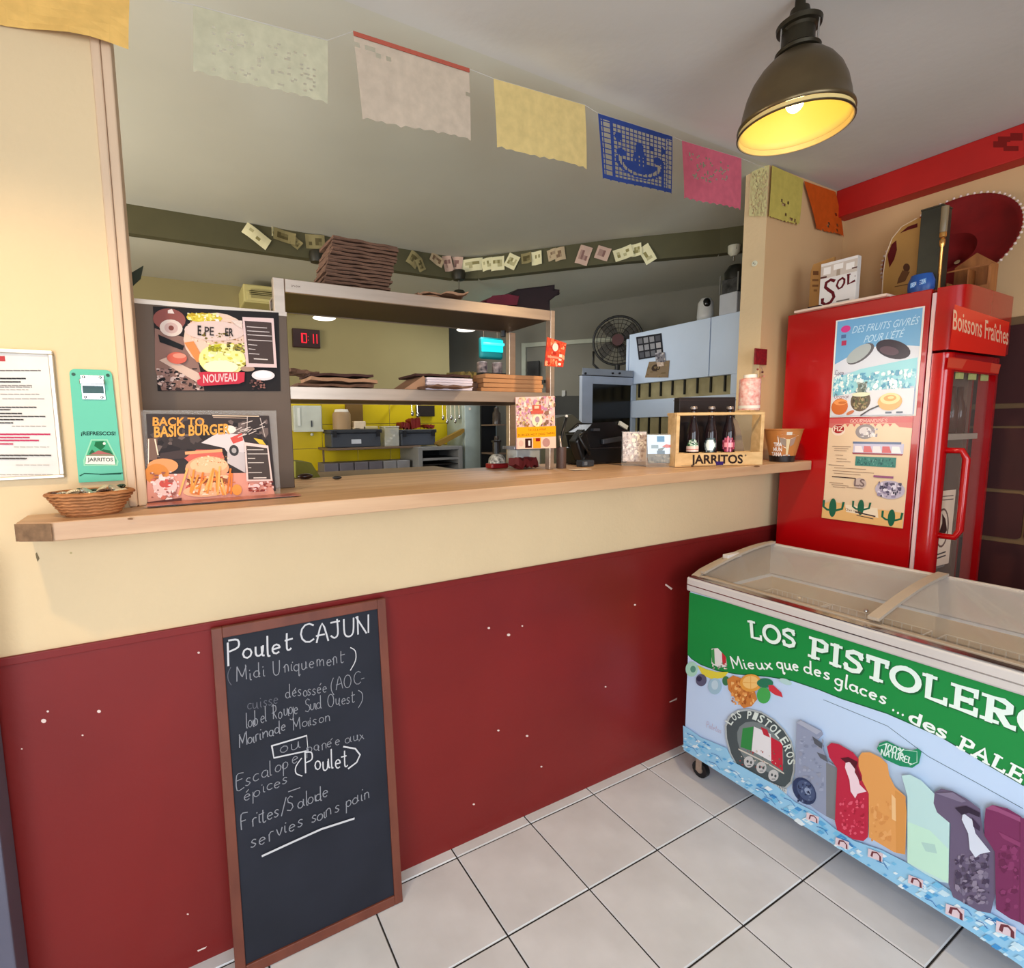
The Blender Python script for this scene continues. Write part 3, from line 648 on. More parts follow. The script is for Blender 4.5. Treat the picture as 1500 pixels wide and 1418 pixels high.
for i in range(5):
    for j in range(9):
        if j*.165 > 1.4: break
        k = random.randrange(4); x = zx0+.12+i*.075+random.uniform(-.01, .01); y = zy0-.15-j*.16; z = .645+random.uniform(0, .03)
        if pm[k] is None: pm[k] = protos[k].build('ice_lolly', cols_[k], bevel=.006); o = pm[k]
        else: o = pm[k].copy(); C.objects.link(o)
        o.location = (x, y, z); o.rotation_euler = (random.uniform(-.2, .2), random.uniform(-.3, .3), random.uniform(-.5, .5))
        rows_ = ('front', 'second', 'middle', 'fourth', 'rear'); tag(o, '%s wrapped ice lolly, %s row, place %s from the wall end' % (lpn[k], rows_[i], ('one', 'two', 'three', 'four', 'five', 'six', 'seven', 'eight', 'nine')[j]), 'ice lolly', 'wrapped lollies in the freezer')
# castors
for x, y in ((zx0+.05, zy0-.05), (zx1-.06, zy0-.05), (zx0+.05, zy1+.1), (zx1-.06, zy1+.1)):
    t = MB().tube([(x-.012, y, .037), (x+.012, y, .037)], .036, 16).build('castor', black, fz, smooth=35)
    MB().tube([(x-.014, y, .037), (x+.014, y, .037)], .016, 12).box(x-.018, x-.014, y-.014, y+.014, .03, .1).box(x+.014, x+.018, y-.014, y+.014, .03, .1).box(x-.02, x+.02, y-.02, y+.02, .1, .116).build('castor_fork', steel, t)
# freezer wrap (printed on the side, traced on the plane x = zx0)
P = Print(lambda u, v: px(0, zx0-.0008, u, v), (-1, 0, 0), off=.0006)
q3 = lambda a, b: (1000+a/3, 780+b/3)
q4 = lambda a, b: (1000+a/3, 1000+b/3)
BL_ = (196, 220, 250)
def edge(y, z): # pixel of a point on the wrap plane
    d = Vector((zx0, y, z))-CAM; k = d.dot(CW); return (CX+FOC*d.dot(CR)/k, CY-FOC*d.dot(CU)/k)
P.poly([edge(zy0,.852), edge(-1.22,.852), edge(-1.22,.118), edge(zy0,.118)], BL_)
P.poly([edge(-1.2,.852), edge(-1.78,.852), edge(-1.78,.118), edge(-1.2,.118)], BL_)
GR = (22, 140, 66); GD = (10, 96, 56)
P.poly([q3(30,262), q3(230,318), q3(900,505), (1500,1014), (1500,1150), (1440,1116), (1380,1080), (1300,1045), q3(700,730), q3(600,690), q3(480,650), q3(370,632), q3(240,622), q3(150,606), q3(80,580), q3(40,555), q3(22,535)], GR)
P.poly([(1499,1013), edge(-1.78,.852), edge(-1.78,.60), (1499,1149)], GR)
P.line([q3(22,535), q3(40,555), q3(80,580), q3(150,606), q3(240,622), q3(370,632), q3(480,650), q3(600,690), q3(700,730), (1300,1045), (1380,1080), (1440,1116), (1499,1150)], .004, GD)
P.line([q3(620,735), q3(900,850), (1360,1108), (1430,1146), (1498,1184)], .0018, (60, 90, 110))
# slab serif lettering LOS PISTOLEROS
def slab(L_):
    """strokes, serif ticks, width"""
    D = {'L': ([[(.16,1),(.16,.06),(.62,.06)]], [(.0,.97,.34,.97),(.62,.06,.62,.26)], .7), 'O': ([_a(.42,.5,.38,.46,90,450,20)], [], .86),
         'S': ([[(.56,.8),(.5,.92),(.32,.95),(.12,.84),(.12,.66),(.3,.55),(.48,.46),(.56,.3),(.5,.12),(.3,.04),(.12,.08),(.08,.22)]], [(.57,.7,.57,.96),(.08,.04,.08,.3)], .68),
         'P': ([[(.18,0),(.18,.95),(.46,.95),(.62,.86),(.62,.58),(.46,.48),(.18,.48)]], [(0,.95,.2,.95),(0,.04,.38,.04)], .72), 'I': ([[(.2,0),(.2,1)]], [(.02,.96,.38,.96),(.02,.04,.38,.04)], .42),
         'T': ([[(.04,.95),(.66,.95)], [(.35,.95),(.35,0)]], [(.06,.72,.06,.98),(.64,.72,.64,.98),(.17,.04,.53,.04)], .72), 'E': ([[(.6,.95),(.16,.95),(.16,.05),(.62,.05)], [(.16,.5),(.5,.5)]], [(.0,.95,.16,.95),(.0,.05,.16,.05),(.6,.72,.6,.97),(.62,.05,.62,.28),(.5,.4,.5,.6)], .7),
         'R': ([[(.18,0),(.18,.95),(.48,.95),(.62,.84),(.62,.6),(.48,.5),(.18,.5)], [(.36,.5),(.6,.05),(.74,.05)]], [(0,.95,.2,.95),(0,.04,.38,.04)], .78),
         'A': ([[(.06,.04),(.36,.96),(.66,.04)], [(.2,.34),(.54,.34)]], [(-.06,.04,.2,.04),(.52,.04,.8,.04)], .78), ' ': ([], [], .34)}
    return D[L_]
def slabtext(t, BL, BR, TL, wd, col, ofs=(0, 0)):
    W_ = sum(slab(c)[2]+.06 for c in t)-.06; P.up(); B, U, V = P.frame(BL, BR, TL); x0 = 0; f0 = P.f; h0 = P.h
    for c in t:
        st, se, w0 = slab(c)
        P.f = lambda x, y: B-P.N*h0+U*((x0+x+ofs[0])/W_)+V*(y+ofs[1])
        for s_ in st: P.line(s_, wd, col, up=False)
        for a, b, c_, d in se: P.line([(a, b), (c_, d)], wd*.62, col, up=False)
        x0 += w0+.06
    P.f = f0
# world-based baseline: find it from pixels of the first and last visible letters
def yz(u, v): p = px(0, zx0-.0008, u, v); return p
def textline(fn, t, bl, br, cap, *a):  # cap height in metres, vertical on the plane
    p0, p1 = px(0, zx0-.0008, *bl), px(0, zx0-.0008, *br); d = (p1-p0).normalized(); upv = Vector((0, -d.z, d.y)); upv = upv if upv.z > 0 else -upv
    f0 = P.f; P.f = lambda y, z: Vector((zx0-.0008, y, z)); e = p0+upv*cap
    fn(t, (p0.y, p0.z), (p1.y, p1.z), (e.y, e.z), *a); P.f = f0
LOSP = 'LOS PISTOLERO'
for off, wd, col in (((.05, .05), .0185, (14, 98, 50)), ((0, 0), .0155, (232, 248, 240))):
    textline(slabtext, 'LOS', (1098+off[0]*40, 934+off[1]*40), (1168+off[0]*40, 950+off[1]*40), .066, wd*.85, col)
    textline(slabtext, 'PISTOLERO', (1185+off[0]*40, 961+off[1]*40), (1552+off[0]*40, 1092+off[1]*40), .072, wd, col)
def handP(t, a, b, c, wd, col): P.hand(t, a, b, c, wd, col)
for w_, a_, b2_ in (('Mieux', (1074,979), (1133,980)), ('que', (1139,978), (1172,983)), ('des', (1178,984), (1217,996)), ('glaces', (1223,1001), (1299,1032))): textline(handP, w_, a_, b2_, .046, .0060, (240, 250, 246))
P.ell(1309,1040,1.6,1.8,(240,250,246)); P.ell(1316,1044,1.6,1.8,(240,250,246)); P.ell(1323,1047,1.6,1.8,(240,250,246))
def gl(t, a, b, c, col): P.text(t, a, b, c, col, .02)
textline(gl, 'des', (1330,1056), (1386,1083), .040, (240, 250, 246))
textline(slabtext, 'PALE', (1402,1094), (1497,1147), .040, .0085, (240, 250, 246))
# small shield by the script
P.poly([(1043,950),(1052,949),(1064,962),(1066,976),(1054,978),(1043,972)], (226,226,224)); P.poly([(1042,952),(1047,950),(1048,973),(1044,971)], (60,150,80)); P.poly([(1058,955),(1064,962),(1065,975),(1059,973)], (190,50,60)); P.noise(1044,970,1066,980,16,[(180,170,160),(110,130,110),(230,226,220)],1.8)
# fruits
P.ell(1014,980,9,11,(170,216,196)); P.ell(1016,980,4,5,(90,150,130)); P.poly([(1022,974),(1035,980),(1050,984),(1068,984),(1062,992),(1045,995),(1030,989)], (222,210,70))
P.ell(1028,996,8,9,(90,90,116)); P.ell(1025,994,4,4,(50,50,76)); P.ell(1048,1005,10,12,(160,196,216)); P.ell(1048,1003,5,7,(190,216,230)); P.ell(1064,997,5,7,(60,120,80))
P.poly([(1066,995),(1075,989),(1092,995),(1106,1010),(1110,1024),(1102,1034),(1090,1037),(1080,1026),(1068,1010)], (206,130,62)); P.noise(1072,996,1106,1032,70,[(166,92,40),(230,160,90),(190,110,50),(240,190,120)],2.6)
P.ell(1101,1000,16,13,(226,160,70)); P.ell(1101,999,12,9.5,(240,196,120)); P.line([(1090,999),(1112,1000)], .002, (226,160,70)); P.line([(1101,990),(1101,1008)], .002, (226,160,70))
P.ell(1120,1018,10,12,(70,170,84)); P.ell(1122,1000,12,7,(40,120,90)); P.poly([(1127,1003),(1134,1003),(1146,1014),(1148,1021),(1136,1017),(1128,1011)], (206,56,70)); P.ell(1152,998,10,4,(180,216,216),rot=20)
# small faint stamp
P.hand('Paletas', (1036,1064), (1058,1074), (1037,1056), .0012, (190,150,170))
# badge
q5 = lambda a, b: (990+a/4.727, 880+b/4.727)
ring = [q5(*p) for p in ((345,860),(370,800),(430,755),(510,745),(600,765),(690,820),(760,890),(810,970),(830,1060),(830,1180),(810,1260),(770,1300),(690,1290),(560,1210),(430,1150),(380,1060),(350,950))]
P.poly(ring, (176,186,190)); cx_ = sum(p[0] for p in ring)/len(ring); cy_ = sum(p[1] for p in ring)/len(ring)
sc_ = lambda s: [(cx_+(p[0]-cx_)*s, cy_+(p[1]-cy_)*s) for p in ring]
P.poly(sc_(.95), (72,84,88)); P.poly(sc_(.66), (120,132,134))
P.poly([q5(470,880), q5(545,868), q5(530,1035), q5(455,1010)], (48,140,70)); P.poly([q5(548,868), q5(665,920), q5(668,1110), q5(532,1036)], (232,232,236)); P.poly([q5(665,940), q5(745,985), q5(748,1175), q5(668,1120)], (196,34,58)); P.poly([q5(595,870), q5(640,890), q5(660,945), q5(615,925)], (190,44,60))
t_ = 'LOS PISTOLEROS'; arc = [(390,860),(410,830),(440,812),(0,0),(500,812),(535,815),(570,828),(610,850),(650,882),(690,920),(725,960),(752,1005),(770,1050),(782,1095)]
for k, ch in enumerate(t_):
    if ch == ' ': continue
    a = arc[k]; b = arc[k+1] if k+1 < len(arc) and arc[k+1][0] else (a[0]+(28 if k < 3 else 4), a[1]+(-8 if k < 3 else 45))
    d = Vector((b[0]-a[0], b[1]-a[1])); 
    d = d*(.82 if d.length < 60 else 40/d.length); n = Vector((d.y, -d.x)).normalized()*52
    P.text(ch, q5(*a), q5(a[0]+d.x, a[1]+d.y), q5(a[0]+n.x, a[1]+n.y), (222,234,228), .02)
for a, b in ((515,1112),(600,1150),(684,1205)):
    P.ell(*q5(a, b), 7.5, 8.5, (198,200,200)); P.ell(*q5(a-10, b-4), 1.6, 2.2, (70,80,84)); P.ell(*q5(a+14, b+4), 1.6, 2.2, (70,80,84), up=False); P.rect(q5(a-12,0)[0], q5(0,b+22)[1], q5(a+14,0)[0], q5(0,b+27)[1], (70,80,84))
P.line([q5(445,1025), q5(540,1070), q5(640,1120), q5(755,1190)], .006, (212,208,196)); P.noise(*q5(450,1030), *q5(740,1150), 34, [(216,206,190),(90,110,90),(170,60,60)], 1.3)
P.poly([q5(405,1120), q5(440,1130), q5(560,1205), q5(780,1300), q5(775,1345), q5(560,1262), q5(410,1165)], (206,212,214)); P.hand('UN PISTOLERO REFRESCANTE', q5(415,1150), q5(770,1330), q5(418,1122), .0018, (110,120,124))
# 100% natural seal
P.poly([q4(860,285), q4(872,262), q4(905,252), q4(960,280), q4(1010,295), q4(1040,285), q4(1056,300), q4(1045,350), q4(1015,370), q4(960,362), q4(890,330)], (24,140,96))
P.line([q4(870,275), q4(905,262), q4(960,290), q4(1036,298), q4(1036,345), q4(1005,358)], .002, (190,230,214)); P.hand('100%', q4(890,290), q4(975,318), q4(896,262), .003, (226,246,238)); P.hand('NATUREL', q4(876,312), q4(1012,352), q4(880,288), .003, (226,246,238))
# ice splash along the foot
ice = [q4(8,185), q4(40,205), q4(90,240), q4(130,255), q4(200,285), q4(230,345), q4(330,400), q4(420,450), q4(500,520), q4(580,560), q4(680,640), q4(760,690), q4(880,730), q4(1000,790), q4(1100,850), q4(1200,920), q4(1320,985), q4(1420,1040), q4(1500,1100)]
low = [edge(zy0-.003,.119)]+[edge(-.15-.107*k, .119) for k in range(1, 10)]
P.poly(ice+[(1500,1414)]+[p for p in reversed(low) if p[0] < 1495], (150,206,240)); P.poly([(1499,1366), edge(-1.78,.32), edge(-1.78,.12), (1499,1414)], (150,206,240))
for k in range(190):
    t = random.random(); i_ = t*(len(ice)-1.01); a = ice[int(i_)]; b = ice[int(i_)+1]; x = a[0]+(b[0]-a[0])*(i_ % 1); y = a[1]+(b[1]-a[1])*(i_ % 1)
    yb = 1098+(x-1001)*.638; yy = y+4+(yb-y-9)*random.random(); s_ = random.uniform(2, 6)*(.5+t)
    c = random.choice([(96,176,226),(206,236,250),(120,196,236),(232,246,252),(66,150,214),(176,222,246)])
    if yy+s_ < yb: P.poly([(x-s_, yy), (x, yy-s_*.6), (x+s_*1.5, yy+s_*.4), (x+s_*.4, yy+s_*.9)], c, up=k % 12 == 0)
for k in range(26):
    t = random.random(); i_ = t*(len(ice)-1.01); a = ice[int(i_)]; x, y = a[0]+random.uniform(-12, 16), a[1]+random.uniform(10, 34)
    if y+8 < 1098+(x-1001)*.638: P.line([(x, y), (x+10, y+4), (x+16, y+12)], .0022, (40,110,180), up=k % 8 == 0)
# lollies
def lolly(pts, col, sh=None, hl=None, sticks=None, nz=None):
    P.poly([q4(*p) for p in pts], col)
    if sh: P.poly([q4(*p) for p in sh[0]], sh[1])
    if nz: P.noise(*q4(nz[0], nz[1]), *q4(nz[2], nz[3]), nz[4], nz[5], nz[6])
    if hl:
        for h_, c in hl: P.poly([q4(*p) for p in h_], c)
for a, b, s_ in ((582,580,1),(712,690,1.1),(858,740,1.2),(1035,855,1.2),(1208,985,1.5),(1432,1060,1.6)):
    P.poly([q4(a-28*s_, b-16*s_), q4(a+26*s_, b+4*s_), q4(a+24*s_, b+34*s_), q4(a-30*s_, b+14*s_)], (226,206,214)); P.line([q4(a-16*s_, b+12*s_), q4(a-12*s_, b-2*s_), q4(a+4*s_, b), q4(a+16*s_, b+14*s_), q4(a+16*s_, b+30*s_)], .0045*s_, (110,50,60))
lolly([(510,170),(530,160),(570,180),(620,205),(628,222),(600,250),(625,262),(628,290),(650,340),(690,365),(682,600),(640,580),(600,556),(540,510),(502,440)], (146,156,182), ([(640,345),(690,368),(682,600),(640,580)], (124,128,134)), [([(580,230),(625,262),(622,285),(590,262)], (84,88,98)), ([(600,300),(640,315),(650,345),(615,325)], (92,96,106)), ([(510,170),(530,160),(620,208),(600,222)], (170,178,198))], nz=(520,230,630,470,60,[(132,142,168),(160,170,194),(150,156,176)],3))
P.ell(*q4(545,470), 15, 22, (44,58,96), rot=-35); P.ell(*q4(552,468), 11, 17, (70,86,124), rot=-35); P.ell(*q4(560,470), 4, 6, (150,166,196), rot=-35); P.noise(*q4(515,430), *q4(580,520), 30, [(30,40,76),(110,126,160)], 1.8)
lolly([(645,275),(665,258),(700,265),(760,300),(785,330),(805,420),(830,470),(825,670),(805,688),(760,680),(690,640),(680,600),(690,370),(655,320)], (190,34,66), None, [([(730,335),(760,350),(780,400),(790,440),(820,470),(780,480),(770,500),(750,470),(745,420),(725,365)], (240,214,224)), ([(705,325),(740,320),(780,340),(775,380),(745,340),(730,345)], (84,14,34)), ([(775,350),(800,420),(790,425),(768,385)], (120,20,44))], nz=(700,500,810,660,60,[(214,60,90),(170,24,54),(226,90,116)],2.6))
lolly([(785,320),(800,300),(835,298),(880,320),(912,350),(920,400),(945,450),(990,490),(996,560),(990,745),(940,735),(830,670),(830,480),(800,420),(800,400),(785,360)], (226,160,90), ([(945,465),(992,492),(990,745),(950,738)], (216,150,78)), [([(930,480),(948,500),(950,600),(932,590)], (240,196,140))], nz=(840,500,930,690,30,[(232,170,104),(218,148,80)],4))
lolly([(975,400),(1010,395),(1060,420),(1110,470),(1150,520),(1185,600),(1180,870),(1140,862),(1080,830),(1000,780),(1000,490)], (190,226,226), ([(1000,600),(1100,640),(1180,720),(1180,868),(1000,780)], (196,236,216)), [([(1060,690),(1120,700),(1130,740),(1080,730)], (176,214,206))])
lolly([(1120,470),(1150,456),(1200,468),(1260,500),(1320,545),(1325,600),(1335,650),(1385,730),(1390,900),(1365,1000),(1310,990),(1200,930),(1180,870),(1190,610),(1130,560),(1115,520)], (104,92,120), None, [([(1245,560),(1285,590),(1300,650),(1365,730),(1320,740),(1300,756),(1275,720),(1268,650),(1240,590)], (214,222,238)), ([(1210,540),(1260,530),(1320,560),(1318,580),(1270,560),(1240,570)], (46,34,56)), ([(1285,580),(1320,620),(1318,640),(1290,620)], (60,44,72)), ([(1125,475),(1200,470),(1260,510),(1240,515)], (130,120,146))], nz=(1210,740,1360,960,110,[(84,74,96),(126,116,140),(70,58,84),(146,136,158)],4))
lolly([(1345,540),(1375,525),(1440,540),(1500,575),(1500,1040),(1450,1020),(1390,980),(1385,730),(1340,660),(1338,600)], (120,44,90), None, [([(1345,540),(1375,525),(1500,580),(1500,600),(1400,556)], (150,76,120)), ([(1400,640),(1500,690),(1500,710),(1420,670)], (140,60,106))], nz=(1400,700,1490,990,40,[(104,34,76),(136,56,104)],5))
P.poly([(1499,1192),(1540,1210),(1560,1300),(1550,1380),(1499,1346)], (120,44,90))
P.build('wrap_print', fz, printmat('freezer_wrap', .38, .4), label='green and icy blue vinyl wrap')

# ================================================================== PAPEL PICADO
def papel(lab, cs, col, y0, nx, ny, mask, top=None, amp=.004, bottom='scallop', grp='cut paper bunting flags', col2=None, f=None, N=(0,-1,0), rough=.8):
    W4 = [px(1, y0, *c) for c in cs] if f is None else [f(*c) for c in cs]
    A, B, Cc, D = W4; N = Vector(N).normalized(); c0_ = A
    t = thing('paper_bunting_flag', tuple((A+B)/2), lab, 'bunting', grp)
    def G(s_, t_):
        return A*(1-s_)*(1-t_)+B*s_*(1-t_)+Cc*s_*t_+D*(1-s_)*t_+N*(amp*math.sin(s_*7+t_*3)*t_)
    vs = [G(i/nx, j/ny) for j in range(ny+1) for i in range(nx+1)]
    if bottom == 'scallop':
        for i in range(nx+1):
            s_ = i/nx; dz = .035*abs(math.sin(s_*math.pi*9)); vs[ny*(nx+1)+i] = G(s_, 1-dz)
    fs_, used_ = [], set()
    for j in range(ny):
        for i in range(nx):
            if mask(i, j): fs_.append((j*(nx+1)+i, j*(nx+1)+i+1, (j+1)*(nx+1)+i+1, (j+1)*(nx+1)+i))
    nm = 'tissue_%d_%d_%d' % col; M = mat(nm, col, rough, var=.05, scale=30, spec=.1)
    b = MB(); b.add(vs, fs_); o = b.build('tissue_sheet', M, t)
    if top:
        w_ = MB(); e = (D-A).normalized()
        w_.add([A+N*.002, B+N*.002, B+e*.012+N*.002, A+e*.012+N*.002, A+N*.0032, B+N*.0032, B+e*.012+N*.0032, A+e*.012+N*.0032], [(0,1,2,3),(4,5,6,7),(0,1,5,4),(1,2,6,5),(2,3,7,6),(3,0,4,7)])
        w_.build('glued_hem', mat('hem_%d' % top[0], top, .7), t, label='rust coloured top hem')
    return t
full = lambda i, j: True
def few(seed, dens, x0=.1, x1=.9, y0=.2, y1=.9):
    rr = random.Random(seed); S_ = {(i, j) for i in range(60) for j in range(60) if rr.random() < dens}
    return lambda i, j: not ((i, j) in S_ and x0*40 < i < x1*40 and y0*30 < j < y1*30)
papel('orange tissue flag wrapped over the top of the left wall and wooden post', [(-60,-55),(190,-8),(188,70),(-60,22)], (232,184,104), -.018, 8, 6, full, amp=.012)
papel('faint greenish cream tissue flag, second from the left', [(283,8),(480,60),(480,152),(283,105)], (194,186,156), -.018, 40, 30, few(3, .10))
papel('peach tissue flag with rust coloured top hem', [(517,46),(687,101),(690,206),(531,175)], (196,176,154), -.018, 24, 18, lambda i, j: not ((i, j) in ((2,2),(3,2),(4,3),(6,3),(0,2),(23,6))), top=(176,82,62))
papel('plain yellow tissue flag between the peach and the blue one', [(723,115),(857,154),(860,248),(728,216)], (216,188,124), -.018, 20, 16, full)
def blue_mask(i, j):
    s_, t_ = (i+.5)/72, (j+.5)/60
    if t_ < .06 or t_ > .91 or s_ < .022 or s_ > .98: return True
    if .14 < s_ < .175: return True
    lace = (i % 4 == 0) or (j % 4 == 0)
    if s_ < .14 or s_ > .91: return (i % 8 == 3) or (j % 5 == 0)
    if .84 < s_ < .87 and t_ > .5: return True
    cx_ = .53
    e = lambda a, b, ra, rb: ((s_-a)/ra)**2+((t_-b)/rb)**2
    if e(cx_, .36, .055, .12) < 1 and t_ > .27: return True
    if e(cx_, .56, .10, .17) < 1: return not (e(cx_, .57, .07, .10) < 1 and (i % 4 == 1 and j % 4 in (1, 2)))
    q = e(cx_, .60, .31, .23)
    if t_ > .56 and .92 < q < 1.22: return True
    if t_ > .56 and .62 < q <= .92: return (i % 5 == 0)
    if t_ > .60 and q <= .62: return True
    if e(.27, .50, .065, .06) < 1 or e(.79, .50, .065, .07) < 1: return True
    if e(.24, .27, .045, .07) < 1 or e(.86, .3, .03, .06) < 1 or e(.70, .3, .035, .035) < 1: return True
    return lace
papel('deep blue lace cut tissue flag with a hat pattern', [(876,166),(985,200),(984,284),(883,262)], (50,68,128), -.018, 72, 60, blue_mask, amp=.002)
papel('pink tissue flag at the right end of the row', [(999,206),(1086,232),(1085,308),(1002,291)], (204,100,116), -.018, 40, 30, few(5, .13, .08, .8, .15, .6))
jp = lambda u, v: px(0, RX-.010, u, v)
papel('pale lace cut tissue flag on the inner side of the right pillar', [(1100,246),(1127,242),(1122,318),(1097,318)], (206,196,142), 0, 40, 30, few(8, .3, 0, 1, .05, .95), f=jp, N=(-1,0,0), amp=.002)
papel('olive yellow tissue flag on the front of the right pillar', [(1131,242),(1177,263),(1171,332),(1126,318)], (196,178,90), -.012, 20, 16, few(9, .05), amp=.002)
papel('orange red tissue flag drooping by the red beam', [(1178,265),(1224,281),(1237,347),(1196,336)], (200,84,24), -.014, 20, 16, few(11, .04), amp=.006)
st = MB()
cs_ = [(-60,-56),(190,-9),(283,7),(480,59),(517,46),(687,101),(723,115),(857,154),(876,166),(985,200),(999,206),(1086,232),(1120,246)]
st.tube([px(1, -.0165, *c) for c in cs_], .0009, 5)
tag(st.build('bunting_string', mat('string_white', (206,200,190), .8)), 'thin pale string holding the row of tissue flags along the ceiling', 'string')

# ================================================================== PENDANT LAMP
lx, ly, lz = .858, -.625, 2.45
pt = thing('pendant_lamp', (lx, ly, CEIL), 'hanging dome lamp in aged brass with lit yellowish inside, near the ceiling', 'lamp')
brass = mat('aged_brass', (112, 96, 70), .34, metal=.85, var=.14, scale=5)
out_ = [(.1440, .0), (.1490, .004), (.1475, .012), (.140, .022), (.136, .05), (.128, .085), (.114, .120), (.094, .150), (.072, .172), (.052, .186), (.044, .190)]
inn = [(r_-.0025, h_+.001) for r_, h_ in out_[3:]]
b = MB().lathe(out_, (lx, ly, lz), 48); sh_ = b.build('shade', brass, pt, smooth=True)
iw = mat('warm_white_reflector', (250, 220, 124), .45, var=.01)
MB().lathe([(.1440, .0)]+[(.136, .006)]+[(r_-.004, h_-.001) for r_, h_ in out_[3:]], (lx, ly, lz), 48).build('reflector', iw, sh_, smooth=True)
MB().lathe([(.1425,-.001),(.1425,-.016),(.1455,-.017),(.1455,-.001)], (lx, ly, lz), 48).build('rim_band', mat('pale_brass_rim', (226, 196, 128), .35), sh_, smooth=30)
MB().lathe([(.1455,-.0175),(.149,-.016),(.149,-.013),(.1455,-.012)], (lx, ly, lz), 48).build('rim_ring', brass, sh_, smooth=30)
MB().lathe([(.044,.186),(.056,.190),(.058,.198),(.052,.204),(.042,.205),(.041,.25),(.046,.256),(.056,.258),(.058,.270),(.05,.276),(.03,.282),(.024,.31),(.014,.316),(.012,.35)], (lx, ly, lz), 32).build('neck', mat('dark_bronze', (56, 50, 38), .4, metal=.7), pt, smooth=35)
for a in (.6, 2.7, 4.8): MB().tube([(lx+.052*math.cos(a), ly+.052*math.sin(a), lz+.2), (lx+.052*math.cos(a), ly+.052*math.sin(a), lz+.262)], .0025, 6).build('cage_rod', chrome, pt)
bulb = mat('lit_bulb', (255, 226, 150), .3, var=0, emit=14)
MB().ball((lx, ly, lz+.062), .024, 16, sc=(1, 1, 1.25)).build('bulb', bulb, pt, smooth=True)
MB().lathe([(.001,.19),(.016,.19),(.016,.092),(.001,.09)], (lx, ly, lz), 14).build('bulb_holder', brass, pt, smooth=35)
def lamp_light(name, loc, e, r=.03, col=(1, .74, .42)):
    l = bpy.data.lights.new(name, 'SPOT'); l.energy = e; l.color = col; l.shadow_soft_size = r; l.spot_size = math.radians(150); l.spot_blend = .5
    o = bpy.data.objects.new(name, l); C.objects.link(o); o.location = loc; return o
lamp_light('pendant_bulb_light', (lx, ly, lz-.02), 34)
# a second pendant of the same row hangs outside the frame to the left: its light reaches the wall
pt2 = copy_tree(pt); pt2.location = (-1.25, -.80, CEIL); pt2['label'] = 'second brass dome lamp further left, out of the photographed view'
lamp_light('pendant_bulb_light', (-1.25, -.80, lz-.02), 26)

# ================================================================== HATCH SHELVING OF STEEL
SY = .20
sh = thing('steel_shelving', (.08, .35, CT), 'two tier steel shelf rack with side panel standing on the counter', 'shelving')
sx0, sx1, sb = -.505, .636, .52
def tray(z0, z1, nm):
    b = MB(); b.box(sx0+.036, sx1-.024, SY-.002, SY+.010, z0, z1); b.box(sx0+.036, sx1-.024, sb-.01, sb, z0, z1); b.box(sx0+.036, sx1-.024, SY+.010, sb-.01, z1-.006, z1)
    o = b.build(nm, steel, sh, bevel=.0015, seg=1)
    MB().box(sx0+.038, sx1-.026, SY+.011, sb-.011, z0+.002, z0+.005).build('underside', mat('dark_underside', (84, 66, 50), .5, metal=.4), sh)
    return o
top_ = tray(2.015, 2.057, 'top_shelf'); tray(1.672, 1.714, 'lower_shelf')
for x0, x1, y0, y1, zb in ((sx0, sx0+.035, SY-.001, SY+.03, CT), (sx1-.023, sx1, SY-.003, SY+.03, CT), (sx1-.035, sx1, sb-.03, sb, CT-.35), (sx0, sx0+.035, sb-.03, sb, CT)):
    z1 = 2.058 if y1 < .3 else 2.014
    if zb < CT: MB().box(x0, x1, sb-.031, sb, CZ(x1)-.012, z1).build('post', steel, sh, bevel=.002)
    else: MB().box(x0, x1, y0, y1, CZ(x0)+.001, z1).build('post', steel, sh, bevel=.002)
MB().tube([(sx0+.05, SY+.28, 2.012), (sx0+.05, SY+.28, 1.99)], .01).build('bolt', black, sh); MB().tube([(sx1-.09, SY+.26, 2.012), (sx1-.09, SY+.26, 1.985)], .012).build('bolt', black, sh)
P = Print(lambda u, v: px(1, SY-.002, u, v), (0, -1, 0)); P.hand('inox', (426,420), (440,421), (426,416), .0012, (90,70,60)); P.build('maker_mark', top_)
# side panel with posters
pn = MB().box(-.892, -.470, SY-.014, SY-.004, CZ(-.47)+.0005, 1.948).build('side_panel', mat('brown_grey_steel', (98, 80, 66), .5, metal=.4, var=.05, scale=5), sh, bevel=.002)
MB().box(-.892, -.470, SY-.016, SY-.0142, 1.936, 1.949).build('panel_lip', steel, sh)
for k, x in enumerate((.0, .42)):
    pass
for u, v in ((475,469),(683,486)):
    p = px(1, sb+.05, u, v-3)
    t = thing('slim_lamp', tuple(p), ('slim white lamp glowing behind the top shelf, left of two', 'slim white lamp glowing behind the top shelf, right of two')[u > 500], 'lamp', 'slim lamps behind the shelf')
    MB().lathe([(.001,.003),(.042,.003),(.046,.0),(.042,-.003),(.001,-.004)], tuple(p), 20).build('diffuser', mat('lit_diffuser', (255, 252, 240), .4, var=0, emit=1.3), t, smooth=True)
    MB().tube([p+Vector((0,0,.007)), p+Vector((0,-.04,.06))], .004, 6).build('bracket', steel, t)

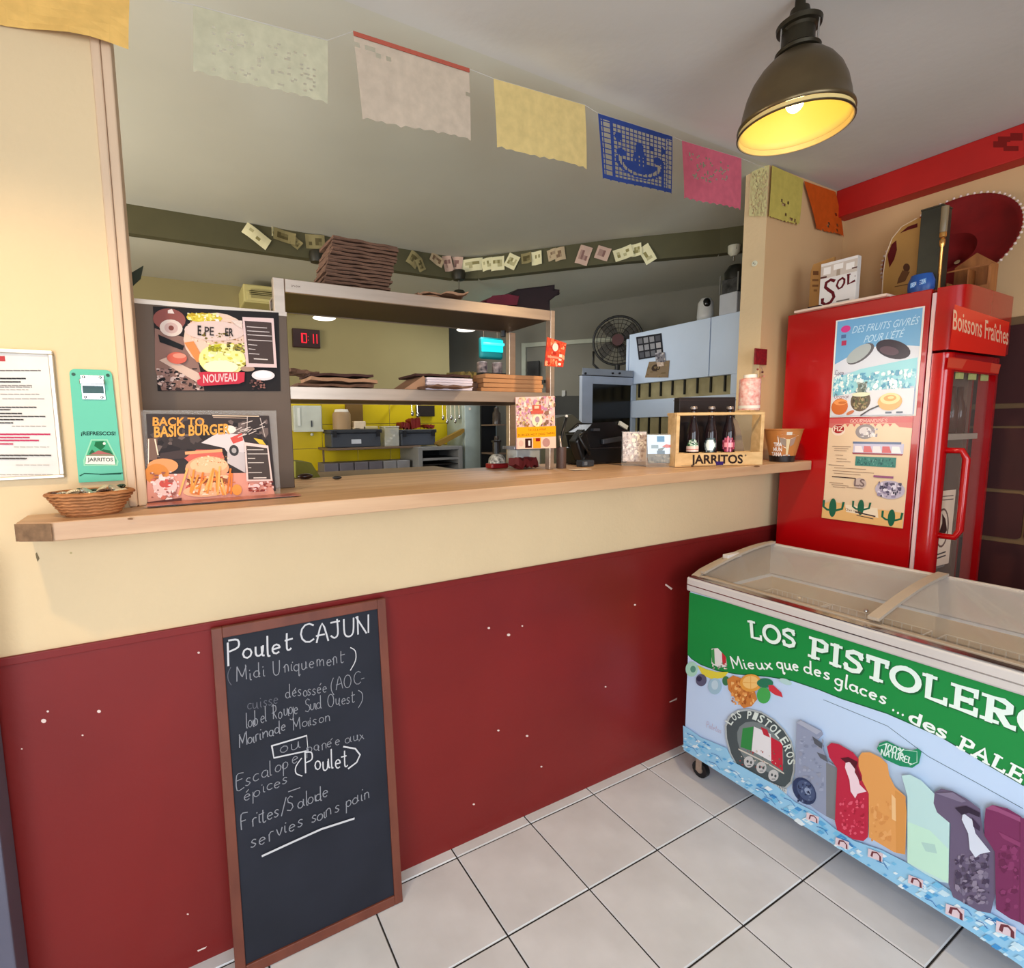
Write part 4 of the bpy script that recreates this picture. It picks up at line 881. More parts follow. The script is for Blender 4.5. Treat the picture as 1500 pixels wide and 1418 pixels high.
# posters in the hatch
def flat(name, lab, cat, cs, P0, N, th=.0015, base=(235,232,226), grp=None, prt=PG):
    N = Vector(N).normalized(); W4 = [pln(Vector(P0), N, *c) for c in cs]
    z = min(p.z for p in W4); t = thing(name, tuple((W4[2]+W4[3])/2), lab, cat, grp)
    MB().prism([p for p in W4], N*th, base).build('sheet', mat('sheet_%d_%d_%d' % base, base, .5), t)
    A, B, Cc, D = W4
    f = lambda s_, t_: A*(1-s_)*(1-t_)+B*s_*(1-t_)+Cc*s_*t_+D*(1-s_)*t_
    return t, Print(f, N, off=th+.0002), f
t, P, f = flat('menu_poster', 'upper food poster with NOUVEAU on a red splash and a menu list', 'poster', [(224,449),(408,458),(411,573),(231,573)], (0, SY-.0165, 0), (0,-1,0), base=(38,30,28))
cp = lambda a, b: ((a-150)/(830)-.03*(b-88)/557, (b-88)/557)   # crop coordinates -> s,t
def cpp(*L): return [cp(*p) for p in L]
P.rect(0,0,1,1,(34,28,28)); P.poly(cpp((160,230),(400,300),(470,640),(200,640),(160,500)), (150,112,100))
P.noise(.0,.72,.36,.99,120,[(220,190,180),(60,46,44),(170,130,120),(30,24,24)],.018)
P.poly(cpp((185,440),(230,420),(470,540),(430,590)), (224,190,170)); P.poly(cpp((180,270),(340,340),(330,370),(190,320)), (26,24,26))
P.ell(*cp(250,170), .12,.13,(150,84,76)); P.ell(*cp(260,225), .085,.10,(232,210,196)); P.ell(*cp(260,225), .05,.065,(214,178,168)); P.ell(*cp(260,225), .02,.03,(130,70,60)); P.poly(cpp((240,110),(265,100),(280,130),(240,130)), (240,220,210))
P.ell(*cp(560,300), .27,.34,(238,200,176)); P.noise(.25,.15,.68,.42,90,[(232,186,160),(244,214,190),(200,150,110),(160,110,60)],.016)
P.ell(*cp(470,150), .14,.055,(222,196,60)); P.noise(.25,.05,.52,.15,50,[(236,216,90),(200,160,40),(246,236,160),(246,230,220)],.016)
P.ell(*cp(540,235), .24,.12,(232,200,186)); P.noise(.32,.28,.60,.37,26,[(190,150,110),(120,100,40)],.01)
P.poly(cpp((340,320),(400,310),(470,440),(420,450)), (226,140,76)); P.ell(*cp(590,430), .19,.20,(244,232,150)); P.noise(.36,.40,.70,.74,90,[(250,240,170),(222,208,80),(246,238,200),(170,150,50)],.017); P.noise(.40,.43,.52,.52,26,[(196,186,40),(150,140,30)],.016); P.noise(.55,.40,.70,.50,30,[(110,100,30),(160,140,60),(70,60,20)],.014)
P.ell(*cp(580,480), .14,.08,(250,236,196)); P.ell(*cp(295,425), .075,.07,(220,104,84)); P.ell(*cp(310,410), .05,.03,(236,150,126))
P.text('E', cp(425,268), cp(448,268), cp(425,205), (30,26,26), .03); P.text('PE', cp(470,268), cp(530,268), cp(470,210), (60,50,48), .01); P.text('ER', cp(605,268), cp(660,268), cp(605,215), (40,34,32), .02)
P.poly(cpp((640,160),(720,160),(722,215),(690,200)), (232,206,190)); P.ell(*cp(760,490), .06,.035,(176,140,120)); P.ell(*cp(872,535), .10,.065,(240,222,220)); P.ell(*cp(872,530), .075,.045,(250,240,238)); P.noise(.72,.86,.86,.98,30,[(150,100,90),(90,60,60)],.012)
P.poly(cpp((720,135),(940,135),(970,480),(750,478)), (230,196,190)); P.poly(cpp((736,160),(925,165),(948,455),(768,452)), (74,58,54))
for k, (y_, l) in enumerate(((200,140),(228,155),(255,170),(290,170),(322,60),(352,45),(384,70))): P.line(cpp((752+k*3,y_),(752+k*3+l,y_+4)), .0022, (214,196,190), up=k == 0)
P.line(cpp((805,420),(900,424)), .003, (226,210,200))
P.poly(cpp((430,520),(480,515),(740,515),(738,580),(700,595),(450,612),(425,600),(445,560)), (206,52,70)); P.poly(cpp((425,600),(445,560),(420,575)), (206,52,70)); P.text('NOUVEAU', cp(462,590), cp(690,575), cp(460,535), (244,200,196), .02)
P.build('print', t, PM)
# burger poster in an acrylic stand on the counter
BY = .012
t, P, f = flat('burger_poster', 'lower burger poster in a clear stand on the counter, orange BACK TO BASIC BURGER lettering', 'poster', [(214,606),(394,609),(404,719),(221,733)], (0, BY, 0), (0,-1,0), base=(50,40,38))
cb = lambda a, b: ((a-110)/805-.045*(b-795)/480, (b-795)/(500-.05*(a-110)))
def cbb(*L): return [cb(*p) for p in L]
P.rect(0,0,1,1,(58,48,46)); P.noise(.02,.02,.98,.5,60,[(84,70,66),(44,36,36),(110,92,86)],.05)
P.poly(cbb((450,960),(560,900),(720,910),(760,1010),(640,1040),(600,990)), (216,200,196)); P.poly(cbb((620,1000),(745,1020),(740,1140),(620,1080)), (200,184,180)); P.ell(*cb(665,1005), .04,.07,(60,56,56)); P.ell(*cb(665,1005), .02,.035,(170,160,156)); P.poly(cbb((640,930),(720,900),(728,945),(660,965)), (206,80,70)); P.poly(cbb((800,930),(860,940),(890,975),(840,965)), (220,180,60))
P.line(cbb((525,800),(840,800)), .003, (220,190,160)); P.line(cbb((530,810),(760,812)), .002, (180,150,130)); P.line(cbb((760,800),(755,890)), .002, (190,170,160)); P.line(cbb((850,810),(880,920)), .002, (190,170,160))
for k in range(12): a = random.uniform(620, 880); b_ = random.uniform(840, 930); P.line(cbb((a,b_),(a+random.uniform(20,80),b_-20)), .0022, (206,186,176), up=k == 0)
P.ell(*cb(640,880), .05,.05,(236,214,200)); 
P.text('BACK TO', cb(150,862), cb(470,860), cb(150,815), (224,150,66), .03); P.text('BASIC BURGER', cb(160,928), cb(640,905), cb(158,868), (226,156,70), .03)
P.poly(cbb((120,935),(180,935),(180,1060),(130,1060)), (120,90,76)); P.line(cbb((128,940),(132,1300)), .002, (240,220,200)); P.line(cbb((165,940),(185,1030)), .003, (240,210,180))
P.poly(cbb((190,1060),(360,1050),(380,1010),(340,1000),(200,1020)), (70,56,54))
P.poly(cbb((120,1140),(900,1140),(945,1290),(130,1330)), (222,150,130))
P.ell(*cb(215,1095), .115,.09,(226,150,96)); P.ell(*cb(180,1140), .09,.12,(214,132,60)); P.poly(cbb((345,1050),(420,1000),(580,1000),(600,1050),(380,1080)), (210,100,86)); P.line(cbb((355,1020),(580,1005)), .008, (232,160,110))
P.ell(*cb(490,1110), .175,.15,(228,160,118)); P.ell(*cb(500,1090), .15,.10,(240,186,142)); P.noise(.36,.5,.62,.62,50,[(206,136,90),(250,214,176)],.008)
P.rect(*cb(360,1165), *cb(620,1200), (150,80,50)); P.noise(*cb(350,1160), *cb(640,1215), 60, [(200,70,50),(90,50,40),(236,190,150),(230,120,60)], .018)
P.ell(*cb(490,1240), .19,.08,(236,178,136)); P.noise(.30,.83,.66,.98,60,[(244,196,150),(226,140,84),(250,220,190),(200,110,60)],.016)
for k in range(16): a = random.uniform(300, 690); P.line(cbb((a,1260+random.uniform(-30,10)),(a+random.uniform(-60,60),1120+random.uniform(-20,60))), .005, random.choice([(236,146,64),(226,120,50),(244,176,100)]), up=k % 4 == 0)
P.ell(*cb(680,1240), .04,.07,(232,150,70)); P.ell(*cb(230,1210), .09,.11,(236,190,180)); P.ell(*cb(235,1195), .05,.05,(200,80,70)); P.noise(*cb(140,1130), *cb(320,1290), 50, [(232,196,190),(206,110,90),(240,214,206),(150,90,80)], .018)
P.poly(cbb((735,955),(900,975),(925,1190),(745,1190)), (230,196,186)); P.poly(cbb((746,975),(892,990),(912,1180),(757,1180)), (72,60,56))
for k, (y_, l) in enumerate(((1000,110),(1025,140),(1052,50),(1078,110),(1108,22),(1138,95))): P.line(cbb((755+k,y_),(755+l,y_)), .002, (206,190,180), up=k == 0)
P.line(cbb((795,1170),(880,1170)), .003, (220,200,190)); P.noise(.76,.86,.98,.99,40,[(150,60,50),(236,196,190),(120,50,50)],.016)
P.poly(cbb((125,1300),(330,1280),(330,1310),(130,1330)), (90,50,46))
P.build('print', t, PM)
ac = mat('acrylic', (225, 215, 205), .08, var=0, alpha=.12, spec=.6)
z0 = CZ(-.5)
t2_ = thing('sign_stand', (-.7, 0, CT), 'clear acrylic stand holding the burger poster on the counter', 'stand')
MB().box(-.892, -.545, BY+.0035, BY+.0065, z0+.0045, 1.628).build('back_plate', ac, t2_); MB().box(-.892, -.520, BY-.07, BY-.004, z0+.0005, z0+.0035).build('foot', ac, t2_)
MB().box(-.886, -.50, BY-.075, BY-.012, z0+.004, z0+.0055).build('foot_leaflet', mat('leaflet', (206,130,110), .3, col2=(130,60,50), scale=22), t2_, label='reddish printed leaflet edge')

# wall sign and bottle opener
t = thing('notice_frame', (-1.16, 0, 1.61), 'silver framed A4 notice in black and red print at the left edge', 'framed notice')
X0, X1, Z0, Z1 = -1.272, -1.054, 1.462, 1.768
for a in ((X0, X1, Z1-.010, Z1), (X0, X1, Z0, Z0+.008), (X0, X0+.01, Z0+.008, Z1-.01), (X1-.010, X1, Z0+.008, Z1-.01)):
    MB().box(a[0], a[1], -.014, -.0005, a[2], a[3]).build('frame_side', mat('silver_frame', (206, 196, 180), .3, metal=.6), t, bevel=.002)
MB().box(X0+.009, X1-.009, -.006, -.001, Z0+.007, Z1-.009).build('sheet', mat('notice_paper', (224, 214, 204), .5), t)
P = Print(lambda u, v: px(1, -.0062, u, v), (0,-1,0), off=.0003)
n3 = lambda a, b: (a/5.0625, 480+b/5.0625)
P.poly([n3(-180,210), n3(35,210), n3(40,250), n3(-180,248)], (176,60,62))
for (x0, x1, y_, wd, c) in ((-100,300,318,.0028,(110,100,96)),(-120,195,377,.0034,(50,46,46)),(-120,150,402,.0034,(50,46,46)),(-150,235,428,.002,(130,122,116)),(-150,235,440,.002,(130,122,116)),(-150,210,460,.0014,(150,140,132)),(-150,290,493,.0018,(150,140,132)),(20,330,527,.0014,(130,120,112)),(-150,268,590,.003,(70,64,62)),(-150,75,608,.003,(70,64,62)),(-150,160,636,.003,(60,56,54)),(-150,335,658,.003,(60,56,54)),(-150,172,682,.003,(60,56,54)),(-150,95,706,.003,(60,56,54)),(90,350,730,.0012,(130,120,112)),(-150,370,790,.0036,(186,50,86)),(-150,218,814,.0034,(186,50,86)),(-150,285,836,.0036,(186,50,86)),(-150,100,862,.0034,(186,50,86)),(105,365,885,.0012,(140,130,122)),(-150,380,946,.0034,(80,74,70)),(-150,195,970,.0034,(80,74,70)),(120,375,1018,.0012,(150,140,132)),(-150,390,1090,.0014,(150,140,132))):
    x = x0
    while x < x1:
        l = random.uniform(18, 52); P.line([n3(x, y_), n3(min(x+l, x1), y_+(x1-x0)*.002)], wd, c, up=False); x += l+9
P.build('print', t)
t = thing('bottle_opener_board', (-.98, 0, 1.58), 'turquoise wall plate with chrome bottle opener and Jarritos logo', 'bottle opener')
Z0, Z1 = 1.448, 1.727; pts = []
for cx_, cz_, a0 in ((-.9395-.012, Z1-.012, 0), (-1.026+.012, Z1-.012, 90)):
    for k in range(6): a = math.radians(a0+k*18); pts.append((cx_+.012*math.cos(a), -.001, cz_+.012*math.sin(a)))
pts += [(-1.028, -.001, Z0), (-.9335, -.001, Z0)]
MB().prism(pts, (0, -.006, 0)).build('plate', mat('turquoise_paint', (84, 180, 146), .4, var=.02), t, bevel=.001, seg=1)
for x in (-1.018, -.948): MB().tube([(x, -.007, 1.714), (x, -.0085, 1.714)], .004, 10).build('screw', mat('dark_green_screw', (20,70,50), .5), t)
op = MB().box(-1.005, -.956, -.010, -.0072, 1.653, 1.713).build('opener', chrome, t, bevel=.001)
MB().box(-1.006, -.955, -.024, -.0101, 1.690, 1.702).build('opener_lip', chrome, op, bevel=.002)
MB().box(-1.002, -.959, -.0125, -.0101, 1.668, 1.687).build('opener_mouth', mat('dark_teal_gap', (24,70,66), .4), op)
for x in (-.998, -.964):
    for z in (1.708, 1.659): MB().ball((x, -.0105, z), .004, 8, sc=(1,.5,1)).build('rivet', chrome, op, smooth=True)
P = Print(lambda u, v: px(1, -.0071, u, v), (0,-1,0), off=.0004)
n4 = lambda a, b: (70+a/6.165, 530+b/6.165)
P.text('¡REFRESCOS!', n4(300,662), n4(612,662), n4(299,630), (10,54,44), .03)
P.poly([n4(390,700), n4(540,700), n4(640,900), n4(630,940), n4(325,940), n4(320,890)], (150,206,170)); P.poly([n4(400,712), n4(530,712), n4(622,890), n4(618,930), n4(338,930), n4(336,885)], (70,164,120))
P.poly([n4(430,720), n4(505,716), n4(520,760), n4(480,800), n4(420,760)], (20,100,56)); P.poly([n4(370,835), n4(400,790), n4(440,830), n4(500,790), n4(560,800), n4(590,835)], (34,96,60)); P.poly([n4(380,838), n4(460,800), n4(590,838)], (170,96,90)); P.ell(*n4(510,738), 2, 2, (230,230,210))
P.poly([n4(348,850), n4(598,850), n4(612,928), n4(340,925)], (232,222,210)); P.text('JARRITOS', n4(360,898), n4(590,898), n4(358,866), (30,60,50), .02); P.line([n4(350,848), n4(600,848)], .001, (190,60,50))
P.line([n4(290,1030), n4(330,1008), n4(480,1014), n4(640,1006), n4(675,1004)], .0022, (10,74,54)); P.line([n4(470,1018), n4(660,1012)], .0018, (10,74,54))
P.build('print', t)
# basket of caps
bcx, bcy = -.995, -.085
t = thing('wicker_basket', (bcx, bcy, CT), 'shallow tan wicker basket of bottle caps at the left end of the counter', 'basket')
wk = mat('wicker', (186, 124, 76), .7, col2=(150, 94, 52), scale=30, bump=.3, bscale=120)
prof = [(.001,.004),(.048,.004),(.052,.0),(.060,.012),(.072,.032),(.083,.052),(.088,.056),(.083,.058),(.070,.036),(.056,.014),(.001,.010)]
MB().lathe(prof, (bcx, bcy, CT+.0005), 40, sy=.78).build('bowl', wk, t, smooth=50)
for k in range(7):
    z = .008+.0075*k; r_ = .054+.0295*k/6*1.0; n = 36; rr = MB()
    pts = [(bcx+(r_+.0035+.0012*math.sin(j*9+k*3))*math.cos(2*math.pi*j/n), bcy+.78*(r_+.0035+.0012*math.sin(j*9+k*3))*math.sin(2*math.pi*j/n), CT+z+.0012*math.cos(j*9)) for j in range(n+1)]
    rr.tube(pts, .0034, 6); rr.build('woven_ring', wk, t, smooth=True)
cap_p = None; capc = [('silver', mat('cap_silver', (190,186,170), .25, metal=.7)), ('dark green', mat('cap_green', (44,70,52), .35)), ('cream', mat('cap_cream', (214,196,160), .4)), ('brown', mat('cap_brown', (86,54,38), .4))]
rr = random.Random(4); pc = {}
spots = [(-.055,-.02),(-.036,.024),(-.03,-.03),(-.008,.0),(-.004,-.038),(.0,.036),(.022,.018),(.028,-.024),(.048,.0),(.056,.026),(.062,-.02),(-.066,.008),(.012,-.016),(-.018,.014)]
for k, (dx, dy) in enumerate(spots):
    nm, mm = capc[k % 4]
    if nm not in pc:
        b = MB(); n = 21; 
        b.lathe([(.001,.006),(.011,.006),(.013,.004)], (0,0,0), n*2)
        vs = [((.0132+(.0014 if j % 2 else 0))*math.cos(math.pi*j/n), (.0132+(.0014 if j % 2 else 0))*math.sin(math.pi*j/n), z) for z in (.004, 0) for j in range(2*n)]
        b.add(vs, [(j, (j+1) % (2*n), 2*n+(j+1) % (2*n), 2*n+j) for j in range(2*n)]); o = b.build('crown_cap', mm, smooth=30); pc[nm] = o
    else: o = pc[nm].copy(); C.objects.link(o)
    o.location = (bcx+dx, bcy+dy*.8, CT+.047+rr.uniform(0, .012)); o.rotation_euler = (rr.uniform(-.7,.7), rr.uniform(-.7,.7), rr.random()*3)
    col_ = 'left' if dx < -.02 else ('right' if dx > .02 else 'middle'); row_ = 'front' if dy < -.015 else ('back' if dy > .012 else 'centre')
    tag(o, '%s crown cap in the wicker basket, %s %s of the heap%s' % (nm, col_, row_, {8: ', near the rim', 12: ', next to centre', 13: ', lower one', 5: ', upper one'}.get(k, '')), 'bottle cap', 'bottle caps in the basket')

# ================================================================== THINGS ON THE SHELVING
def bag(name='folded_paper_bag', w_=.27, d_=.17, h_=.010, seed=0, m_=kraft, wav=.004):
    rr = random.Random(seed); nx, ny = 9, 4; vs = []
    for s_ in (0, 1):
        for j in range(ny+1):
            for i in range(nx+1):
                x, y = (i/nx-.5)*w_, (j/ny-.5)*d_
                vs.append((x+rr.uniform(-.002,.002), y+rr.uniform(-.003,.003), s_*h_+rr.uniform(-wav, wav)*.35+wav*.6*math.sin(i*1.7+seed)))
    N_ = (nx+1)*(ny+1); fs_ = []
    for j in range(ny):
        for i in range(nx):
            a = j*(nx+1)+i; fs_ += [(a, a+nx+1, a+nx+2, a+1), (N_+a, N_+a+1, N_+a+nx+2, N_+a+nx+1)]
    for i in range(nx): a = i; fs_.append((a, a+1, N_+a+1, N_+a)); a = ny*(nx+1)+i; fs_.append((a+1, a, N_+a, N_+a+1))
    for j in range(ny): a = j*(nx+1); fs_.append((a+nx+1, a, N_+a, N_+a+nx+1)); a += nx; fs_.append((a, a+nx+1, N_+a+nx+1, N_+a))
    return MB().add(vs, fs_).build(name, m_)
kb = mat('dark_kraft_edges', (118, 84, 64), .85, col2=(80, 54, 40), scale=26, stretch=(1, 1, 8), bump=.3, bscale=60)
pb = [bag(seed=k, m_=kb, w_=.24, h_=.0085, wav=.0022) for k in (1, 2, 3)]
ords = ['bottom', 'second', 'third', 'fourth', 'fifth', 'sixth', 'seventh', 'eighth', 'ninth', 'tenth', 'eleventh', 'twelfth', 'top', 'x']
for k in range(14):
    o = pb[k] if k < 3 else copy_tree(pb[k % 3])
    sx_ = -.225+.045*k/14+random.uniform(-.006,.006)
    o.location = (sx_+.012, SY+.13, 2.0620+k*.0124); o.rotation_euler = (0, random.uniform(-.004,.004), random.uniform(-.05,.05))
    tag(o, '%s brown paper bag %s the tall stack on the top shelf' % (ords[k], 'from the bottom of' if 0 < k < 13 else 'in'), 'paper bag', 'stack of paper bags on the top shelf')
def place(o, loc, rot, lab, cat, grp=None):
    o.location = loc; o.rotation_euler = rot; return tag(o, lab, cat, grp)
k2 = mat('light_kraft', (164, 122, 92), .85, var=.08, scale=14)
place(bag(w_=.24, d_=.16, h_=.006, seed=9, m_=k2, wav=.006), (.13, SY+.13, 2.066), (0, .02, .1), 'thin light brown paper bag lying on the top shelf in the middle', 'paper bag')
place(bag(w_=.20, d_=.14, h_=.006, seed=11, m_=k2, wav=.007), (.15, SY+.12, 2.086), (0, -.05, -.2), 'upper thin light brown paper bag on the top shelf, its corner lifted', 'paper bag')
# dark cap shaped bundle
t = thing('cloth_bag', (.50, SY+.12, 2.058), 'dark maroon and black cloth bag slumped at the right end of the top shelf', 'bag')
dm = mat('black_maroon_cloth', (30, 14, 18), .85, var=.15, scale=12); mr_ = mat('maroon_cloth', (92, 14, 34), .8, var=.1, scale=12)
p_ = [px(1, SY+.06, *c) for c in ((757,424),(800,419),(811,419),(811,424),(818,426),(818,430),(809,437),(804,441),(804,454),(752,446),(742,440),(748,430))]
MB().prism(p_, (0, .13, 0)).build('body', dm, t, bevel=.008)
p_ = [px(1, SY+.045, *c) for c in ((712,441),(722,434),(745,432),(760,434),(757,447),(735,446),(713,443))]
MB().prism(p_, (0, .12, 0)).build('flap', mr_, t, bevel=.006, label='maroon flap')
# lower shelf bags and paper
zb = 1.7145
for k, (x, w_, h_, mm, lab) in enumerate(((-.30,.27,.010,kb,'dark edged brown paper bag, bottom one at the left of the lower shelf'),(-.27,.24,.012,k2,'light brown paper bag, middle one at the left of the lower shelf'),(-.28,.23,.008,mat('dark_kraft_top', (64,34,26), .8),'dark brown paper bag, top one at the left of the lower shelf'))):
    place(bag(w_=w_, d_=.17, h_=h_, seed=20+k, m_=mm, wav=.003), (x, SY+.12, zb+.005+k*.019), (0, (-.01, .015, -.01)[k], 0), lab, 'paper bag', 'paper bags at the left of the lower shelf')
place(bag(w_=.10, d_=.10, h_=.012, seed=31, m_=kb, wav=.003), (-.415, SY+.10, zb+.002+.046), (0, .1, .2), 'small crumpled paper bag on the lower shelf against the side panel', 'paper bag')
wp = mat('white_paper_edges', (236, 222, 226), .7, col2=(206, 190, 200), scale=20, stretch=(.4, .4, 12))
for k in range(5):
    b = MB(); b.box(-.10, .10, -.085, .085, 0, .0088)
    o = b.build('white_paper_bag', wp, bevel=.002); place(o, (.13+.003*(k % 2), SY+.086, zb+.0005+k*.0094), (0,0,.01*(k-2)), 'white paper bag, %s of the pale stack on the lower shelf' % ('bottom','second from bottom','middle','second from top','top')[k], 'paper bag', 'white paper bags on the lower shelf')
place(bag(w_=.24, d_=.17, h_=.008, seed=35, m_=mat('dark_kraft_top', (64,34,26), .8), wav=.003), (.11, SY+.095, zb+.053), (0, -.01, 0), 'dark brown bag lying over the white paper stack', 'paper bag')
b = MB(); b.prism([(-.055, SY+.01, zb+.001), (.028, SY+.01, zb+.001), (.028, SY+.01, zb+.044), (.022, SY+.01, zb+.052)], (0, .15, 0)); tag(b.build('paper_bag', k2, bevel=.003), 'brown bag sloping down beside the white paper stack', 'paper bag')
place(bag(w_=.19, d_=.10, h_=.007, seed=36, m_=kb, wav=.004), (.09, SY-.03, zb+.0045), (0, 0, 0), 'thin dark edged bag jutting over the front of the lower shelf', 'paper bag')
kr3 = mat('orange_kraft', (186, 130, 84), .8, var=.06, scale=10)
for k in range(4):
    b = MB(); b.box(-.15, .15, -.08, .08, 0, .0175)
    place(b.build('kraft_envelope', kr3, bevel=.003), (.445+.006*(k % 2), SY+.11, zb+.0005+k*.0182), (0, 0, .03*(k-1.5)), 'orange brown kraft bag, %s of the flat stack at the right of the lower shelf' % ('bottom','second','third','top')[k], 'paper bag', 'kraft bags at the right of the lower shelf')
place(bag(w_=.10, d_=.14, h_=.035, seed=41, m_=kb, wav=.01), (.27, SY+.14, zb+.006), (0, 0, .2), 'dark crumpled bag bundle between the white stack and kraft stack', 'paper bag')
ol = mat('olive_wrap', (130, 112, 56), .7, col2=(80, 66, 30), scale=30)
place(bag(w_=.09, d_=.10, h_=.022, seed=43, m_=ol, wav=.012), (.265, SY+.16, zb+.060), (0, 0, .2), 'olive green crumpled wrapper on top of the dark bag bundle', 'wrapper')
# hanging flyer on the lower right and red note
t, P, f = flat('flyer', 'pink and orange flyer hanging from the right post of the steel rack', 'flyer', [(755,582),(812,580),(813,656),(756,658)], (0, SY-.012, 0), (0,-1,0), base=(240,196,186))
P.rect(0,0,1,1,(240,200,190)); P.noise(.0,.0,1,.56,230,[(240,190,180),(222,150,130),(250,224,210),(196,160,110),(206,140,170),(250,206,160),(150,110,90)],.035)
P.rect(.40,.16,.62,.30,(206,90,70)); P.rect(.45,.18,.57,.23,(240,200,170)); P.rect(.36,.27,.68,.33,(212,96,80)); P.ell(.52,.46,.14,.12,(250,230,190)); P.ell(.52,.44,.06,.06,(180,150,160)); P.noise(.1,.5,.95,.57,20,[(90,60,30),(170,120,60)],.02)
P.rect(0,.575,1,.78,(250,170,24)); P.text('TACOS & WRAP', (.28,.655), (.74,.655), (.28,.61), (150,90,20), .0); P.text('BURGER HOT DOG TAPAS', (.03,.755), (.97,.735), (.03,.71), (130,80,20), .0)
P.rect(.0,.78,1,1,(244,204,180)); P.rect(.2,.8,.37,.98,(60,24,24)); P.rect(.28,.84,.33,.94,(240,226,220)); P.rect(.40,.79,.60,.99,(240,160,40)); P.rect(.47,.8,.58,.86,(150,20,20)); P.ell(.74,.89,.1,.085,(190,140,130)); P.ell(.10,.89,.06,.06,(226,180,160))
P.build('print', t, PG)
t, P, f = flat('red_card', 'crumpled red and orange card stuck to the right post of the rack', 'card', [(801,494),(829,503),(824,538),(797,536)], (0, SY-.016, 0), (-.15,-1,0), th=.004, base=(196,64,40))
P.rect(0,0,1,1,(206,72,44)); P.noise(0,0,1,1,70,[(226,110,70),(176,44,30),(236,150,110),(200,60,50)],.08); P.ell(.45,.28,.15,.15,(246,206,190)); P.rect(.7,.5,.85,.62,(240,200,180)); P.rect(.7,.68,.85,.76,(240,200,180)); P.rect(.1,.62,.7,.7,(236,140,110)); P.rect(.7,.86,.85,.94,(250,230,210))
P.build('print', t, PG)

# ================================================================== RIGHT HAND END OF THE COUNTER
CT0 = CT; CT = CZ(1.45)
def V3(x, y, z=None): return Vector((x, y, z or CT))
# bottle crate (turned towards the room)
ca, cb_ = px(2, CT, 989, 684.5), px(2, CT, 1117, 681); cd = (cb_-ca).normalized(); cn = Vector((cd.y, -cd.x, 0)); 
if cn.y > 0: cn = -cn
Lc = (cb_-ca).length
def cz(u, v): return pln(ca, cn, u, v).z
t = thing('bottle_crate', tuple((ca+cb_)/2), 'pale pine crate lettered JARRITOS holding three bottles on the counter', 'crate')
H1 = (cz(990, 606)+cz(1116, 602))/2; H0 = (cz(997, 664)+cz(1111, 662))/2; dp = .068
def cbx(a0, a1, d0, d1, z0, z1, nm, mm=wood, par=None, bev=.0015):
    c = ca+cd*(a0+a1)/2-cn*(d0+d1)/2; c.z = (z0+z1)/2
    return MB().obox(c, cd*(a1-a0)/2, cn*(d1-d0)/2, Vector((0,0,(z1-z0)/2))).build(nm, mm, par or t, bevel=bev, seg=1)
cbx(0, Lc, 0, .010, CT+.0005, H0, 'front_board'); cbx(0, Lc, 0, .010, H1-.012, H1, 'top_rail'); cbx(0, .016, 0, .010, H0, H1-.012, 'side_post'); cbx(Lc-.016, Lc, 0, .010, H0, H1-.012, 'side_post')
cbx(0, .01, .011, dp, CT+.001, H1, 'side_board'); cbx(Lc-.01, Lc, .011, dp, CT+.001, H1, 'side_board'); cbx(.0, Lc, dp, dp+.008, CT+.001, H0, 'back_board'); cbx(.01, Lc-.01, .011, dp-.001, CT+.001, CT+.009, 'base')
cbx(0, Lc, dp, dp+.008, H1-.012, H1, 'back_rail')
P = Print(lambda u, v: pln(ca, cn, u, v), cn, off=.0006)
P.text('JARRITOS', (1012,679), (1088,678.4), (1012,666.5), (46,30,26), .03); P.ell(1092,667,1.4,1.4,(120,100,80)); P.poly([(1048,676),(1060,676),(1059,681),(1049,682)], (50,30,100))
P.line([(998,682),(1080,681)], .0016, (150,120,90)); P.hand('LOS REFRESCOS', (1012,688), (1060,686), (1012,684.4), .001, (150,120,90))
P.build('lettering', t)
dkg = mat('dark_bottle_glass', (34, 22, 26), .08, spec=.6); labs = [('green and cream label', (60,110,70), (232,204,190)), ('round white label', (60,80,80), (236,242,236)), ('pink label', (150,40,60), (226,110,130))]
